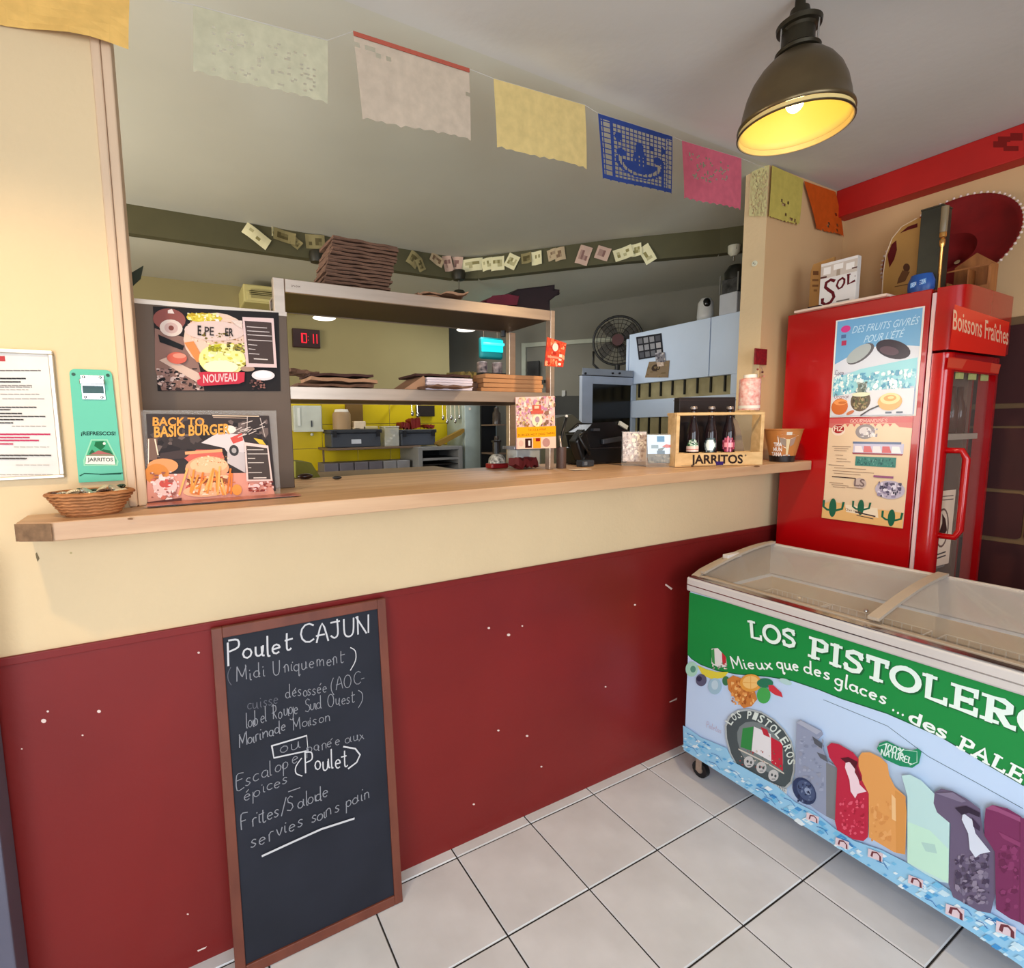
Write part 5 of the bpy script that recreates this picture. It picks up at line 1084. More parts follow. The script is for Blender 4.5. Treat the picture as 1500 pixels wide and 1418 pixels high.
for k, (u, lb) in enumerate(((1014, 0), (1040, 1), (1066.5, 2))):
    g0 = pln(ca-cn*.038, cn, u, 664); x, y = g0.x, g0.y; z0 = CT+.0095
    zt_ = pln(ca-cn*.038, cn, u, 595.5).z-z0; b = MB(); r_ = .0265
    s_ = zt_/.24
    o = thing('soda_bottle', (x, y, z0), ('dark soda bottle with green and cream label, leftmost in the crate', 'dark soda bottle with round white label, middle one in the crate', 'dark soda bottle with pink label, rightmost in the crate')[k], 'bottle', 'bottles in the crate')
    b.lathe([(.001,0),(r_*.9,0),(r_,.006),(r_,.125*s_),(r_*.9,.145*s_),(.016,.175*s_),(.0125,.195*s_),(.0115,.22*s_),(.014,.222*s_),(.014,.230*s_)], (x, y, z0), 22).build('glass_body', dkg, o, smooth=50)
    MB().lathe([(.0145,.229*s_),(.0148,.236*s_),(.0125,.240*s_),(.001,.2405*s_)], (x, y, z0), 20).build('cap', mat('cap_pewter', (150,136,130), .3, metal=.5), o, smooth=30)
    ang = math.atan2(CAM.y-y, CAM.x-x)
    def fl(a, h, x=x, y=y, z0=z0, ang=ang, r_=r_): return Vector((x+math.cos(ang+a)*(r_+.0004), y+math.sin(ang+a)*(r_+.0004), z0+LH+h))
    m_ = MB(); LH = H0-z0-.028
    def wrap(a0, a1, h0, h1, col, e=0, fn=None):
        n = 10
        for i in range(n):
            for j in range(6):
                A_ = [a0+(a1-a0)*(i+q_)/n for q_ in (0,1)]; B2_ = [h0+(h1-h0)*(j+q_)/6 for q_ in (0,1)]
                am, hm = (A_[0]+A_[1])/2, (B2_[0]+B2_[1])/2
                c = col if fn is None else fn(am, hm, col)
                if c is None: continue
                vs = [fl(a, h) for a, h in ((A_[0],B2_[0]),(A_[1],B2_[0]),(A_[1],B2_[1]),(A_[0],B2_[1]))]
                ctr = Vector((x, y, 0)); vs = [v_+(Vector((v_.x, v_.y, 0))-ctr).normalized()*e for v_ in vs]
                m_.add(vs, [(0,1,2,3)], c)
    l1, c1, c2 = labs[lb]
    if k == 0: wrap(-1, 1, .058, .088, c1, 0, lambda a, h, c: random.choice([(60,110,70),(150,176,150),(30,60,40),(200,214,196)]) if abs(a) < 1-(h-.058)*20 else None); wrap(-1.15, 1.15, .034, .058, c2); wrap(-1.1, 1.1, .042, .045, (200,120,110), .0003)
    if k == 1: wrap(-1.15, 1.15, .030, .092, c1, 0, lambda a, h, c: random.choice([(60,80,80),(150,160,160),(40,50,54)]) if (a/1.15)**2+((h-.061)/.032)**2 < 1 else None); wrap(-.75, .75, .038, .084, c2, .0004, lambda a, h, c: c if (a/.75)**2+((h-.061)/.024)**2 < 1 else None)
    if k == 2: wrap(-1.1, 1.1, .030, .092, c1, 0, lambda a, h, c: random.choice([(170,60,80),(120,40,60),(206,110,140)]) if (a/1.15)**2+((h-.061)/.034)**2 < 1 else None); wrap(-.7, .7, .05, .07, (236,150,160), .0004); wrap(-.2, .0, .036, .098, (230,120,140), .0007)
    m_.build('label', PG, o, label=l1)
# black box standing behind the crate and tan cloth seen through it
t = thing('black_box', (1.55, .05, CT), 'black upright box behind the bottle crate', 'box')
p0 = pln(ca-cn*.10, cn, 995, 640); p1 = pln(ca-cn*.10, cn, 1077, 640); zt2 = pln(ca-cn*.10, cn, 1036, 582).z
c = (p0+p1)/2; w2 = (p1-p0).length/2; c.z = (CT+zt2)/2+.0005
MB().obox(c-cn*.03, cd*w2, cn*.022, Vector((0,0,(zt2-CT)/2))).build('body', mat('black_card', (26, 14, 14), .6), t, bevel=.003)
MB().obox(Vector((c.x, c.y, zt2-.012))-cn*.03, cd*(w2+.002), cn*.0235, Vector((0,0,.0012))).build('lid_seam', mat('card_seam', (50, 34, 32), .6), t)
p_ = [pln(ca-cn*.085, cn, *q_) for q_ in ((1074,611),(1080,616),(1085,630),(1091,664),(1076,666),(1075,640))]
tag(MB().prism(p_, -cn*.008).build('knotted_cloth', mat('grey_beige_cloth', (132,112,92), .8, bump=.2)), 'grey beige cloth hanging behind the crate beside the right bottle', 'cloth')
# glass tumbler bucket of amber card
bx_, by_ = px(2, CZ(1.7), 1145, 676)[:2]; CT = CZ(bx_)
t = thing('printed_bucket', (bx_, by_, CT), 'amber tapered bucket with white cocktail print at the right end of the counter', 'bucket')
wtb = .052; wtt = .080; hb = .150
MB().lathe([(.001,.001),(wtb,.001),(wtb+.003,.03)], (bx_, by_, CT), 28).build('base_band', mat('dark_band', (30,16,16), .4), t, smooth=40)
MB().lathe([(wtb+.003,.03),(wtt,hb),(wtt+.003,hb+.002),(wtt+.003,hb+.006),(wtt-.002,hb+.006),(wtb+.001,.031)], (bx_, by_, CT), 28).build('body', mat('amber_card', (196, 124, 62), .45, var=.05, alpha=.9), t, smooth=40)
ang = math.atan2(CAM.y-by_, CAM.x-bx_)
def bk_(s_, h_): # s across in radians, h 0..1
    r_ = wtb+.003+(wtt-wtb-.003)*h_+.0006; return Vector((bx_+r_*math.cos(ang+s_), by_+r_*math.sin(ang+s_), CT+.03+(hb-.03)*h_))
P = Print(bk_, (math.cos(ang), math.sin(ang), 0), off=.0005)
P.poly([(-.35,.78),(.0,.70),(.28,.62),(.62,.70),(.95,.80),(.6,.84),(.28,.83),(-.05,.84)], (206,196,184)); P.rect(.18,.82,.48,.93,(214,206,196)); P.line([(-.28,.74),(-.22,.46),(.25,.30)], .003, (232,226,214)); P.poly([(-.2,.72),(.18,.64),(.2,.36),(-.12,.48)], (150,132,120)); P.poly([(.42,.64),(.78,.72),(.7,.45),(.46,.36)], (160,130,116))
P.poly([(.2,.66),(.42,.66),(.40,.05),(.26,.05)], (216,196,156)); P.poly([(.05,.0),(.62,.0),(.55,.05),(.10,.05)], (190,180,176))
for k, (w_, a0, a1) in enumerate((('TRA', -.56, -.02), ('MUN', -.62, -.02), ('TANA', -.80, -.02))): P.textf(w_, a0, .37-k*.19, a1, .52-k*.19, (236,228,224), .03)
P.build('print', t)
CT = CZ(1.1)
# two acrylic card stands left of the crate
fn_ = Vector((-.55, -.835, 0)).normalized()
for k, (cs, P0, lab) in enumerate(((((912,633),(947,633),(947,676),(912,676)), tuple(px(2, CT, 930, 682)), 'pinkish mottled leaflet in a clear stand, left of the bottle crate'), (((948,637),(986,637),(987,678),(949,678)), tuple(px(2, CT, 962, 684)), 'pale blue card with small pictures in a clear stand touching the crate'))):
    t, P, f = flat('card_holder', lab, 'card holder', cs, P0, fn_, base=(228,222,214))
    if k == 0: P.rect(0,0,1,1,(206,186,172)); P.noise(0,0,1,1,170,[(226,208,196),(170,146,132),(200,176,160),(150,126,110),(236,224,206),(180,160,150)],.05); P.noise(.35,.05,.7,.35,10,[(240,226,196)],.07)
    else:
        P.rect(0,0,1,1,(196,216,236)); P.rect(.37,.05,.66,.25,(66,120,160)); P.rect(.14,.36,.42,.48,(130,150,160)); P.poly([(.55,.42),(.72,.33),(.98,.38),(.95,.45),(.7,.46)], (190,100,90)); P.poly([(.4,.66),(.4,.5),(.7,.42),(.5,.62)], (110,120,120)); P.rect(.36,.56,.66,.68,(90,110,124)); P.rect(0,.68,1,1,(112,104,84)); P.noise(0,.7,1,1,40,[(140,130,106),(90,84,66)],.05)
    P.build('print', t, PG)
    W4 = [pln(Vector(P0), fn_, *c) for c in cs]; e1 = (W4[1]-W4[0]); e1.z = 0; zt_ = max(W4[0].z, W4[1].z)+.003; m0 = (W4[0]+W4[1])/2
    m_ = MB(); c = Vector((m0.x, m0.y, (CT+zt_)/2+.001))-fn_*.004; m_.obox(c, e1/2*1.03, fn_*.0015, Vector((0,0,(zt_-CT)/2-.0005)))
    m_.build('acrylic_back', ac, t); c = Vector((m0.x, m0.y, CT+.002))+fn_*.02; MB().obox(c, e1/2*1.03, fn_*.018, Vector((0,0,.0014))).build('acrylic_foot', ac, t)
    if k == 1: c = Vector((m0.x, m0.y, (CT+zt_)/2+.001))-fn_*.002+e1.normalized()*(e1.length/2+.007); MB().obox(c, e1.normalized()*.005, fn_*.006, Vector((0,0,(zt_-CT)/2-.001))).build('black_edge', black, t)
# pink jar tag hanging on pillar and little red holder
def pill(u0, v0, u1, v1, d=.02):
    a, b = px(1, -.001, u0, v0), px(1, -.001, u1, v1); return a, b
t = thing('candy_jar', (1.745, -.03, 1.64), 'pink and white speckled can with white lid in front of the pillar, above the crate', 'can')
pj_ = px(1, -.06, 1098, 578); cx_, cy_ = pj_.x, -.06; z0 = px(1, -.06, 1098, 601).z; z1 = px(1, -.06, 1098, 556).z; z2 = px(1, -.06, 1098, 549).z; r_ = (px(1, -.06, 1111, 578).x-px(1, -.06, 1087, 578).x)*.36
t.location = (cx_, cy_, z0)
MB().lathe([(.001,0),(r_,0),(r_,.004),(r_,z1-z0),(r_*.8,z1-z0+.006),(.001,z1-z0+.006)], (cx_, cy_, z0), 22).build('body', mat('pink_can', (214,128,118), .4, col2=(236,206,196), scale=60), t, smooth=40)
MB().lathe([(r_*.62,z1-z0+.004),(r_*.62,z2-z0),(.001,z2-z0)], (cx_, cy_, z0), 18).build('lid', mat('white_lid', (240,232,220), .4), t, smooth=40)
MB().lathe([(r_+.0004,.008),(r_+.0004,.022)], (cx_, cy_, z0), 22).build('label_band', mat('white_lid', (240,232,220), .4), t, smooth=40)
# shelf bracket carrying the can on the pillar
tag(MB().box(cx_-.05, cx_+.05, -.10, -.0005, z0-.008, z0-.0005).build('small_ledge', wood, bevel=.001), 'small pale wooden ledge on the pillar above the bottle crate', 'ledge')
t = thing('red_keyring', (1.76, -.02, 1.8), 'dark red tag with small charms hanging on the pillar corner', 'keyring')
a, b = px(1, -.012, 1106, 510), px(1, -.012, 1122, 535)
MB().box(a.x, b.x, -.016, -.008, b.z, a.z).build('tag', mat('crimson_tag', (132,16,26), .4, var=.2, scale=60), t, bevel=.002)
b2 = px(1, -.012, 1116, 537)
MB().tube([px(1,-.012,1114,536), px(1,-.014,1117,542), px(1,-.012,1113,548)], .0012, 5).build('chain', steel, t)
for u, v, c in ((1110,541,(150,70,60)),(1117,545,(90,30,30)),(1114,553,(200,120,100)),(1119,551,(220,150,130))): MB().ball(px(1,-.014,u,v), .0055, 8).build('charm', mat('charm_%d' % c[0], c, .4), t, smooth=True)
p = px(0, RX-.004, 1105, 386)
t = thing('round_sticker', tuple(p), 'small round white sticker on the inner side of the right pillar', 'sticker')
MB().tube([p, p+Vector((.003,0,0))], .014, 16).build('disc', mat('sticker_white', (226,222,196), .5), t)
P = Print(lambda a, b: Vector((RX-.0045, p.y+a, p.z+b)), (-1,0,0), off=.0003); P.ell(.004,.003,.003,.003,(90,80,70),8); P.ell(-.004,-.004,.002,.004,(150,140,120),8); P.build('print', t)

# ================================================================== ON TOP OF THE FRIDGE
FT = 2.1005
t = tag(MB().box(fx0-.03, fx0+.12, -.47, -.10, FT, FT+.010).build('plank', mat('white_plank', (236, 206, 184), .5)), 'thin whitish plank lying along the left edge on top of the red fridge', 'plank')
pS = px(0, fx0+.045, 1225, 439); ys, zs = pS.y, FT+.0105
A_ = px(0, fx0+.03, 1200, 440); B2_ = px(0, fx0+.03, 1253, 434)
t = thing('beer_sign', (fx0+.03, (A_.y+B2_.y)/2, zs), 'white carton lettered SOL in dark red standing on the fridge plank', 'sign')
hS = px(0, fx0+.03, 1228, 381).z-zs
MB().box(fx0+.03, fx0+.06, A_.y, B2_.y, zs, zs+hS).build('carton', mat('carton_white', (230,222,212), .5), t, bevel=.001)
f = quadmap(Vector((fx0+.0295, A_.y, zs+hS)), Vector((fx0+.0295, B2_.y, zs+hS)), Vector((fx0+.0295, A_.y, zs)))
P = Print(f, (-1,0,0), off=.0004); P.rect(0,0,1,1,(228,220,214)); P.rect(.0,.06,1,.34,(206,190,176)); 
for r_ in ((.08,.1,.28,.26),(.36,.08,.62,.2),(.7,.12,.92,.26)): P.rect(*r_, (240,232,224))
P.rect(.0,.29,.18,.33,(90,56,50)); P.rect(.86,.24,1,.27,(90,56,50)); P.rect(.45,.2,.55,.34,(170,150,130))
DR = (96,18,28)
P.line([(.40,.44),(.30,.40),(.18,.44),(.16,.54),(.26,.62),(.38,.70),(.42,.80),(.34,.90),(.2,.94),(.1,.88),(.1,.80)], .0135, DR)
P.line([(.62,.42),(.52,.46),(.48,.56),(.54,.64),(.62,.62),(.68,.54),(.68,.46),(.62,.42)], .009, DR); P.line([(.78,.38),(.79,.58),(.95,.54)], .010, DR); P.rect(.74,.36,.84,.39,DR); P.ell(.96,.44,.012,.012,DR)
P.rect(.5,.9,.85,.93,(120,110,100)); P.build('print', t)
c_ = mat('tan_carton', (176,128,70), .7, var=.06)
A_ = px(0, fx0+.10, 1185, 445); B2_ = px(0, fx0+.10, 1205, 440); zc = px(0, fx0+.10, 1190, 388).z
t = tag(MB().prism([(fx0+.10, A_.y, zs), (fx0+.10, B2_.y-.04, zs), (fx0+.10, B2_.y-.04, zc+.01), (fx0+.10, A_.y-.01, zc), (fx0+.10, A_.y, zc-.03)], (.012,0,0)).build('carton_flap', c_, bevel=.001), 'tan carton flap with brown print showing behind the SOL carton', 'carton')
P = Print(lambda u, v: px(0, fx0+.0995, u, v), (-1,0,0), off=.0005); P.rect(1191,397,1199,403,(110,70,40)); P.rect(1190,409,1199,412,(120,80,46)); P.rect(1190,417,1199,420,(120,80,46)); P.rect(1192,424,1197,427,(130,90,50)); o = P.m.build('print', PM, t)
t = tag(MB().box(fx0-.01, fx0+.04, -.20, -.15, FT+.0105, FT+.02).build('dark_clip', mat('dark_maroon', (50,20,20), .5)), 'small dark red clip on the rear end of the fridge plank', 'clip')
# grey tall gift box, brass tube, blue tin, wooden caddy
def onx(u0, u1, v1, v0, x):   # pixel box on plane x -> y range and z range
    a, b = px(0, x, u0, (v0+v1)/2), px(0, x, u1, (v0+v1)/2); c = px(0, x, (u0+u1)/2, v0); return a.y, b.y, c.z
X_ = fx0+.16; y0, y1, z1 = onx(1346, 1378, 400, 306, X_)
t = thing('bottle_carton', (X_, (y0+y1)/2, FT), 'tall dark grey bottle carton standing on the fridge beside the brass tube', 'carton')
MB().box(X_, X_+.09, y1+.002, y0, FT+.0005, z1).build('body', mat('charcoal_carton', (70, 68, 56), .35, metal=.3, var=.2, scale=4), t, bevel=.002)
MB().box(X_-.001, X_+.091, y1+.001, y0+.001, z1, z1+.006).build('lid', mat('carton_lid', (58, 50, 34), .5), t)
p = px(0, X_-.03, 1379, 350); zt_ = px(0, X_-.03, 1383, 303).z; zm = px(0, X_-.03, 1380, 352).z
t = thing('brass_tube', (X_-.03, p.y, FT), 'slim glass tube with brass collar and stem standing in front of the grey carton', 'tube')
MB().lathe([(.001,0),(.010,0),(.007,.01),(.005,.05),(.005,zm-FT-.03),(.009,zm-FT-.02),(.010,zm-FT),(.006,zm-FT+.006),(.012,zm-FT+.012),(.012,zm-FT+.026),(.011,zm-FT+.03)], (X_-.03, p.y-.004, FT+.0005), 16).build('stem', mat('polished_brass', (232,176,100), .22, metal=.9), t, smooth=40)
MB().lathe([(.011,zm-FT+.03),(.0125,zm-FT+.034),(.0125,zt_-FT),(.001,zt_-FT)], (X_-.03, p.y-.004, FT+.0005), 16).build('glass_top', mat('smoky_glass', (150,130,100), .15, alpha=.7), t, smooth=40)
y0, y1, z1 = onx(1331, 1370, 424, 394, X_-.05)
t = thing('blue_tin', (X_-.05, (y0+y1)/2, FT), 'small blue oval tin with pale lettering on the front of the fridge top', 'tin')
z1 = FT+(z1-FT)*.78; bc = Vector((X_-.05, (y0+y1)/2, (FT+z1)/2)); hh = (z1-FT)/2
m_ = MB(); m_.lathe([(.001,-hh),(.036,-hh),(.044,-hh*.4),(.044,hh*.3),(.034,hh),(.001,hh)], bc, 24, sx=.75, sy=abs(y0-y1)/2/.044).build('body', mat('blue_tin_paint', (36,84,160), .35), t, smooth=50)
P = Print(lambda a, b: Vector((bc.x-.037+abs(a-.5)*.022, y0+(y1-y0)*a, FT+(z1-FT)*b)), (-1,0,0), off=.0012); P.poly([(.22,.38),(.80,.48),(.80,.74),(.22,.62)], (110,164,222)); P.hand('SERVEZA', (.24,.44), (.78,.52), (.24,.60), .0018, (210,228,244)); P.build('print', t)
# wooden caddy behind
X2 = fx0+.24; wc = mat('amber_wood', (170,104,50), .55, col2=(130,74,34), scale=6, stretch=(6,6,1))
a, b = px(0, X2, 1385, 430), px(0, X2, 1447, 440); y0, y1 = a.y, b.y; zsh = px(0, X2, 1430, 381).z; zr = px(0, X2, 1400, 396).z
t = thing('wooden_caddy', (X2, (y0+y1)/2, FT), 'open amber wooden caddy with a raised back standing on the fridge', 'caddy')
zz = px(0, X2, 1440, 405).z
MB().box(X2, X2+.07, y0, y0-.006, FT+.0005, zz).build('side_board', wc, t, bevel=.001); MB().box(X2, X2+.07, y1, y1+.008, FT+.0005, px(0, X2, 1445, 386).z).build('side_board', wc, t, bevel=.001)
MB().prism([(X2+.07, y0, FT+.001), (X2+.07, y1, FT+.001), (X2+.07, y1, px(0,X2,1445,384).z), (X2+.07, y1+.03, zsh+.01), (X2+.07, (y0+y1)/2, zsh+.045), (X2+.07, y0, zsh+.0)], (.006,0,0)).build('back_board', wc, t)
MB().box(X2-.004, X2, y0, y1, zr-.006, zr).build('front_rail', wc, t); MB().box(X2-.004, X2, y0, y1, FT+.001, FT+.022).build('front_rail', wc, t); MB().box(X2, X2+.07, y0-.007, y1+.009, FT+.001, FT+.007).build('base', wc, t); MB().box(X2, X2+.069, (y0+y1)/2-.002, (y0+y1)/2+.002, FT+.0075, zr-.006).build('divider', wc, t)
P = Print(lambda u, v: px(0, X2-.0042, u, v), (-1,0,0), off=.0004)
# sombrero leaning behind everything on the fridge
shc = Vector((2.35, -.503, 2.338)); tl = math.radians(24); axd = Vector((-math.cos(tl), 0, math.sin(tl))).normalized()
t = thing('sombrero', (2.30, -.503, FT), 'large red sombrero with white beaded brim and tan band leaning on top of the fridge', 'hat')
sa = Vector((0,1,0)); sb_ = axd.cross(sa).normalized()
def sring(r_, h_, n=56, e=.96): return [shc+sa*(r_*e*math.cos(2*math.pi*k/n))+sb_*(r_*math.sin(2*math.pi*k/n))+axd*h_ for k in range(n)]
def sloft(rs, nm, mm, test=None):
    m_ = MB(); n = 56; vs = []
    for r_, h_ in rs: vs += sring(r_, h_)
    fs_ = [(k*n+j, k*n+(j+1) % n, (k+1)*n+(j+1) % n, (k+1)*n+j) for k in range(len(rs)-1) for j in range(n)]
    m_.add(vs, fs_); o = m_.build(nm, mm, t, smooth=50)
    sd = o.modifiers.new('th', 'SOLIDIFY'); sd.thickness = .004; return o
srm = mat('sombrero_red_felt', (128, 10, 8), .85, var=.12, scale=10)
sloft([(.247,.05),(.23,.03),(.18,.006),(.13,-.004),(.094,-.002),(.084,-.03),(.075,-.06),(.048,-.08),(.012,-.088)], 'felt', srm)
m_ = MB()
for k, p_ in enumerate(sring(.250, .052, 64)): m_.ball(p_, .0062, 6)
m_.build('beaded_edge', mat('white_bead', (226,200,186), .4), t, smooth=True, kind='stuff')
# tan left part of the sombrero brim, built as a separate arched sheet
X3 = 2.16
arc = [(1292,434),(1294,400),(1298,373),(1307,349),(1321,332),(1343,320),(1350,319),(1350,421)]
p_ = [px(0, X3, *c) for c in arc]; p_[0].z = FT+.001; p_[-1].z = FT+.001
t = thing('sombrero_tan_part', (X3, p_[0].y, FT), 'tan left part of the sombrero brim with dark red ovals, left of the grey carton on the fridge', 'card')
MB().prism(p_, (.006,0,0)).build('card', mat('tan_brim', (190,140,72), .6, var=.05), t)
P = Print(lambda u, v: px(0, X3-.0003, u, v), (-1,0,0), off=.0006)
P.line(arc[:-2], .004, (232,206,176))
P.poly([(1303,392),(1300,374),(1306,358),(1313,352),(1314,366),(1310,380)], (92,12,14)); P.poly([(1318,342),(1330,332),(1344,327),(1344,333),(1330,337)], (92,12,14))
P.ell(1328,392,5,6,(86,50,30)); P.poly([(1322,396),(1333,398),(1326,412),(1314,416),(1316,408)], (110,70,40)); P.line([(1311,420),(1332,416)], .004, (110,76,44))
P.build('print', t)

# ================================================================== KITCHEN BEHIND THE HATCH
def kb_(y, u0, v0, u1, v1):   # photo rectangle at depth y -> x0, x1, z0, z1
    um, vm = (u0+u1)/2, (v0+v1)/2
    return px(1, y, u0, vm).x, px(1, y, u1, vm).x, px(1, y, um, v1).z, px(1, y, um, v0).z
def kbox(name, y, u0, v0, u1, v1, d, m_, par=None, bev=.002, lab=None, cat=None, grp=None, zf=None, e=0):
    x0, x1, z0, z1 = kb_(y, u0, v0, u1, v1)
    if zf is not None: z0 = zf
    o = MB().box(x0+e, x1-e, y, y+d, z0, z1).build(name, m_, par, bevel=bev, seg=1)
    if lab: tag(o, lab, cat, grp)
    return o
# --- air conditioner
x0, x1, z0, z1 = kb_(2.45, 356, 398, 446, 446)
t = thing('air_conditioner', ((x0+x1)/2, 2.6, z0), 'cream boxy air conditioner high on the kitchen back wall', 'air conditioner')
acm = mat('cream_plastic', (206, 194, 130), .5, var=.03)
z1 = min(z1, ZL-.05)
MB().box(x0, x1, 2.45, BKY-.001, z0, z1).build('housing', acm, t, bevel=.01)
MB().box(x0+.02, x1+.0, 2.44, 2.449, z0+.01, z1-.05).build('front_panel', acm, t, bevel=.004)
for k in range(3): MB().box(x0+.04, x0+.20, 2.434, 2.4395, z1-.075+k*.012, z1-.070+k*.012).build('louvre', mat('vent_brown', (120,106,64), .6), t)
MB().box(x0+.05, x0+.20, 2.434, 2.4395, z0+.03, z0+.09).build('display_window', mat('vent_frame', (160,148,96), .5), t)
tag(kbox('wall_switch', 2.72, 380, 440, 394, 452, .02, mat('brown_switch', (110,84,60), .5)), 'small brown box on the kitchen wall under the air conditioner', 'switch')
# --- dark pointed shape at the left post, modelled as a pennant
p_ = [px(1, .121, *c) for c in ((178,404),(190,401),(210,389),(206,408),(194,419),(178,420))]
tag(MB().prism(p_, (0, .006, 0)).build('hanging_pennant', mat('dark_green_cloth', (44,50,34), .8)), 'dark pointed pennant peeking out beside the left wooden post', 'pennant')
# --- digital clock
x0, x1, z0, z1 = kb_(BKY-.04, 429, 482, 469, 509)
t = thing('digital_clock', ((x0+x1)/2, BKY-.04, z0), 'black digital clock with red digits on the beige kitchen wall', 'clock')
MB().box(x0, x1, BKY-.04, BKY-.001, z0, z1).build('case', mat('dark_maroon_case', (46, 12, 14), .4), t, bevel=.004)
dg = mat('red_led', (200, 20, 40), .4, var=0, emit=1.3)
seg = {'0': 'abcdef', '1': 'bc', '3': 'abgcd', '2': 'abged'}
def digit(cx, cz, h, ch, nm='digit'):
    w_ = h*.5; q = h*.09; m_ = MB(); Y0, Y1 = BKY-.043, BKY-.0405
    R_ = {'a': (-w_/2, w_/2, h/2-q, h/2), 'd': (-w_/2, w_/2, -h/2, -h/2+q), 'g': (-w_/2, w_/2, -q/2, q/2), 'f': (-w_/2, -w_/2+q, 0, h/2), 'b': (w_/2-q, w_/2, 0, h/2), 'e': (-w_/2, -w_/2+q, -h/2, 0), 'c': (w_/2-q, w_/2, -h/2, 0)}
    for s_ in seg[ch]: a, b, c, d = R_[s_]; m_.box(cx+a, cx+b, Y0, Y1, cz+c, cz+d)
    o = m_.build(nm, dg, t, kind='stuff')
xm = (x0+x1)/2; hz = (z1-z0)*.52; zc = (z0+z1)/2
for k, ch in enumerate('1011'): digit(xm+(-.055, -.018, .038, .066)[k], zc, hz, ch)
for q in (-.014, .014): MB().box(xm+.010, xm+.014, BKY-.043, BKY-.0405, zc+q-.003, zc+q+.003).build('colon_dot', dg, t)
# --- back worktop scene in front of the yellow tiles
yb = 2.42
t = thing('paper_dispenser', tuple(px(1, 2.62, 450, 629)), 'white towel dispenser on the yellow tiles at the left', 'dispenser')
x0, x1, z0, z1 = kb_(2.60, 430, 594, 472, 631)
MB().box(x0, x1, 2.60, BKY-.01, z0, z1).build('housing', mat('dispenser_white', (206,212,204), .4), t, bevel=.01); MB().box(x0+.03, x0+.05, 2.592, 2.60, z0+.04, z1-.02).build('window_strip', mat('pale_strip', (236,240,236), .3), t); MB().box(xm*0+(x0+x1)/2+.02, (x0+x1)/2+.03, 2.592, 2.60, z0+.03, z0+.08).build('lock', dark, t); MB().box(x0-.004, x1+.004, 2.59, 2.61, z0-.008, z0+.008).build('lip', mat('dispenser_white', (206,212,204), .4), t)
MB().ball(((x0+x1)/2+.03, 2.62, z0-.03), .014, 8).build('pull_knob', mat('dispenser_white', (206,212,204), .4), t, smooth=True)
# steel wall rack: upper shelf with tubs, lower shelf with gastro pans
xs0, xs1 = px(1, yb, 480, 655).x, px(1, yb, 617, 655).x
zu = px(1, yb, 540, 655).z; zl = px(1, yb, 540, 690).z
rk = thing('wall_rack', ((xs0+xs1)/2, yb, zl), 'grey steel two level wall rack before the yellow tiles', 'rack')
MB().box(xs0, xs1, yb, BKY-.012, zu-.018, zu).build('upper_shelf', steeld, rk, bevel=.002)
MB().box(xs0-.06, xs1, yb+.0, BKY-.012, zl-.012, zl).build('lower_shelf', steeld, rk, bevel=.002)
for x in (xs0+.01, xs1-.02): MB().box(x, x+.012, yb+.2, yb+.22, zl, zu-.018).build('upright', steeld, rk)
x0, x1, z0, z1 = kb_(yb+.005, 475, 673, 602, 689)
pans = mat('grey_pan', (112, 108, 118), .5, metal=.3)
n = 6
for k in range(n):
    a = x0+(x1-x0)*k/n; b = x0+(x1-x0)*(k+1)/n-.008
    o = MB().box(a, b, yb+.005, yb+.22, zl+.001, zl+.075).build('gastro_pan', pans if k < 4 else mat('pale_pan', (150,150,156), .4, metal=.3), bevel=.004)
    tag(o, 'grey steel food pan on the lower rack shelf, %s from the left' % ('first','second','third','fourth','fifth','sixth')[k], 'pan', 'food pans on the rack')
def tub(u0, v0, u1, v1, lab, lidc=dark):
    x0, x1, z0, z1 = kb_(yb+.02, u0, v0, u1, v1); z0 = zu+.001
    t = thing('food_tub', ((x0+x1)/2, yb+.1, z0), lab, 'food tub', 'dark tubs on the rack')
    MB().box(x0+.01, x1-.01, yb+.03, yb+.25, z0, z1-.03).build('tub', mat('slate_plastic', (66,72,84), .45), t, bevel=.008)
    MB().box(x0, x1, yb+.02, yb+.26, z1-.03, z1).build('lid', mat('slate_lid', (52,56,64), .45), t, bevel=.006)
    for s_ in (x0+.02, x1-.05): MB().box(s_, s_+.03, yb+.012, yb+.02, z1-.06, z1-.01).build('clip', mat('clip_dark', (30,32,38), .4), t)
    return t, x0, x1, z1
t, a, b, zt1 = tub(484, 629, 560, 654, 'left dark grey lidded food tub with a white label on the rack')
MB().box(a+.17, a+.25, yb+.026, yb+.0295, zu+.03, zu+.065).build('label_sticker', mat('sticker_pale', (206,212,226), .5), t, label='white label')
t, a2, b2_, zt2_ = tub(587, 629, 640, 654, 'right dark grey lidded food tub on the rack, red things above it')
x0, x1, z0, z1 = kb_(yb+.05, 563, 626, 584, 652)
t = thing('clear_box', ((x0+x1)/2, yb+.1, zu), 'clear plastic box of white sachets between the two dark tubs', 'box')
MB().box(x0, x1, yb+.04, yb+.16, zu+.001, z1).build('box', plastic, t, bevel=.003); MB().box(x0-.004, x1+.004, yb+.036, yb+.164, z1+.0002, z1+.01).build('lid', mat('milky_lid', (206,206,196), .4), t, bevel=.003)
for k in range(7): 
    MB().ball((x0+.02+.012*k % (x1-x0-.03), yb+.07+.03*(k % 2), zu+.02+.022*(k//2)), .016, 8, sc=(1,.8,.7)).build('sachet', mat('sachet_white', (222,218,210), .6), t, smooth=True)
x0, x1, z0, z1 = kb_(yb+.06, 491, 603, 517, 629)
t = thing('paper_cup_stack', ((x0+x1)/2, yb+.1, zt1), 'beige cylinder tin with white top standing on the left tub', 'tin')
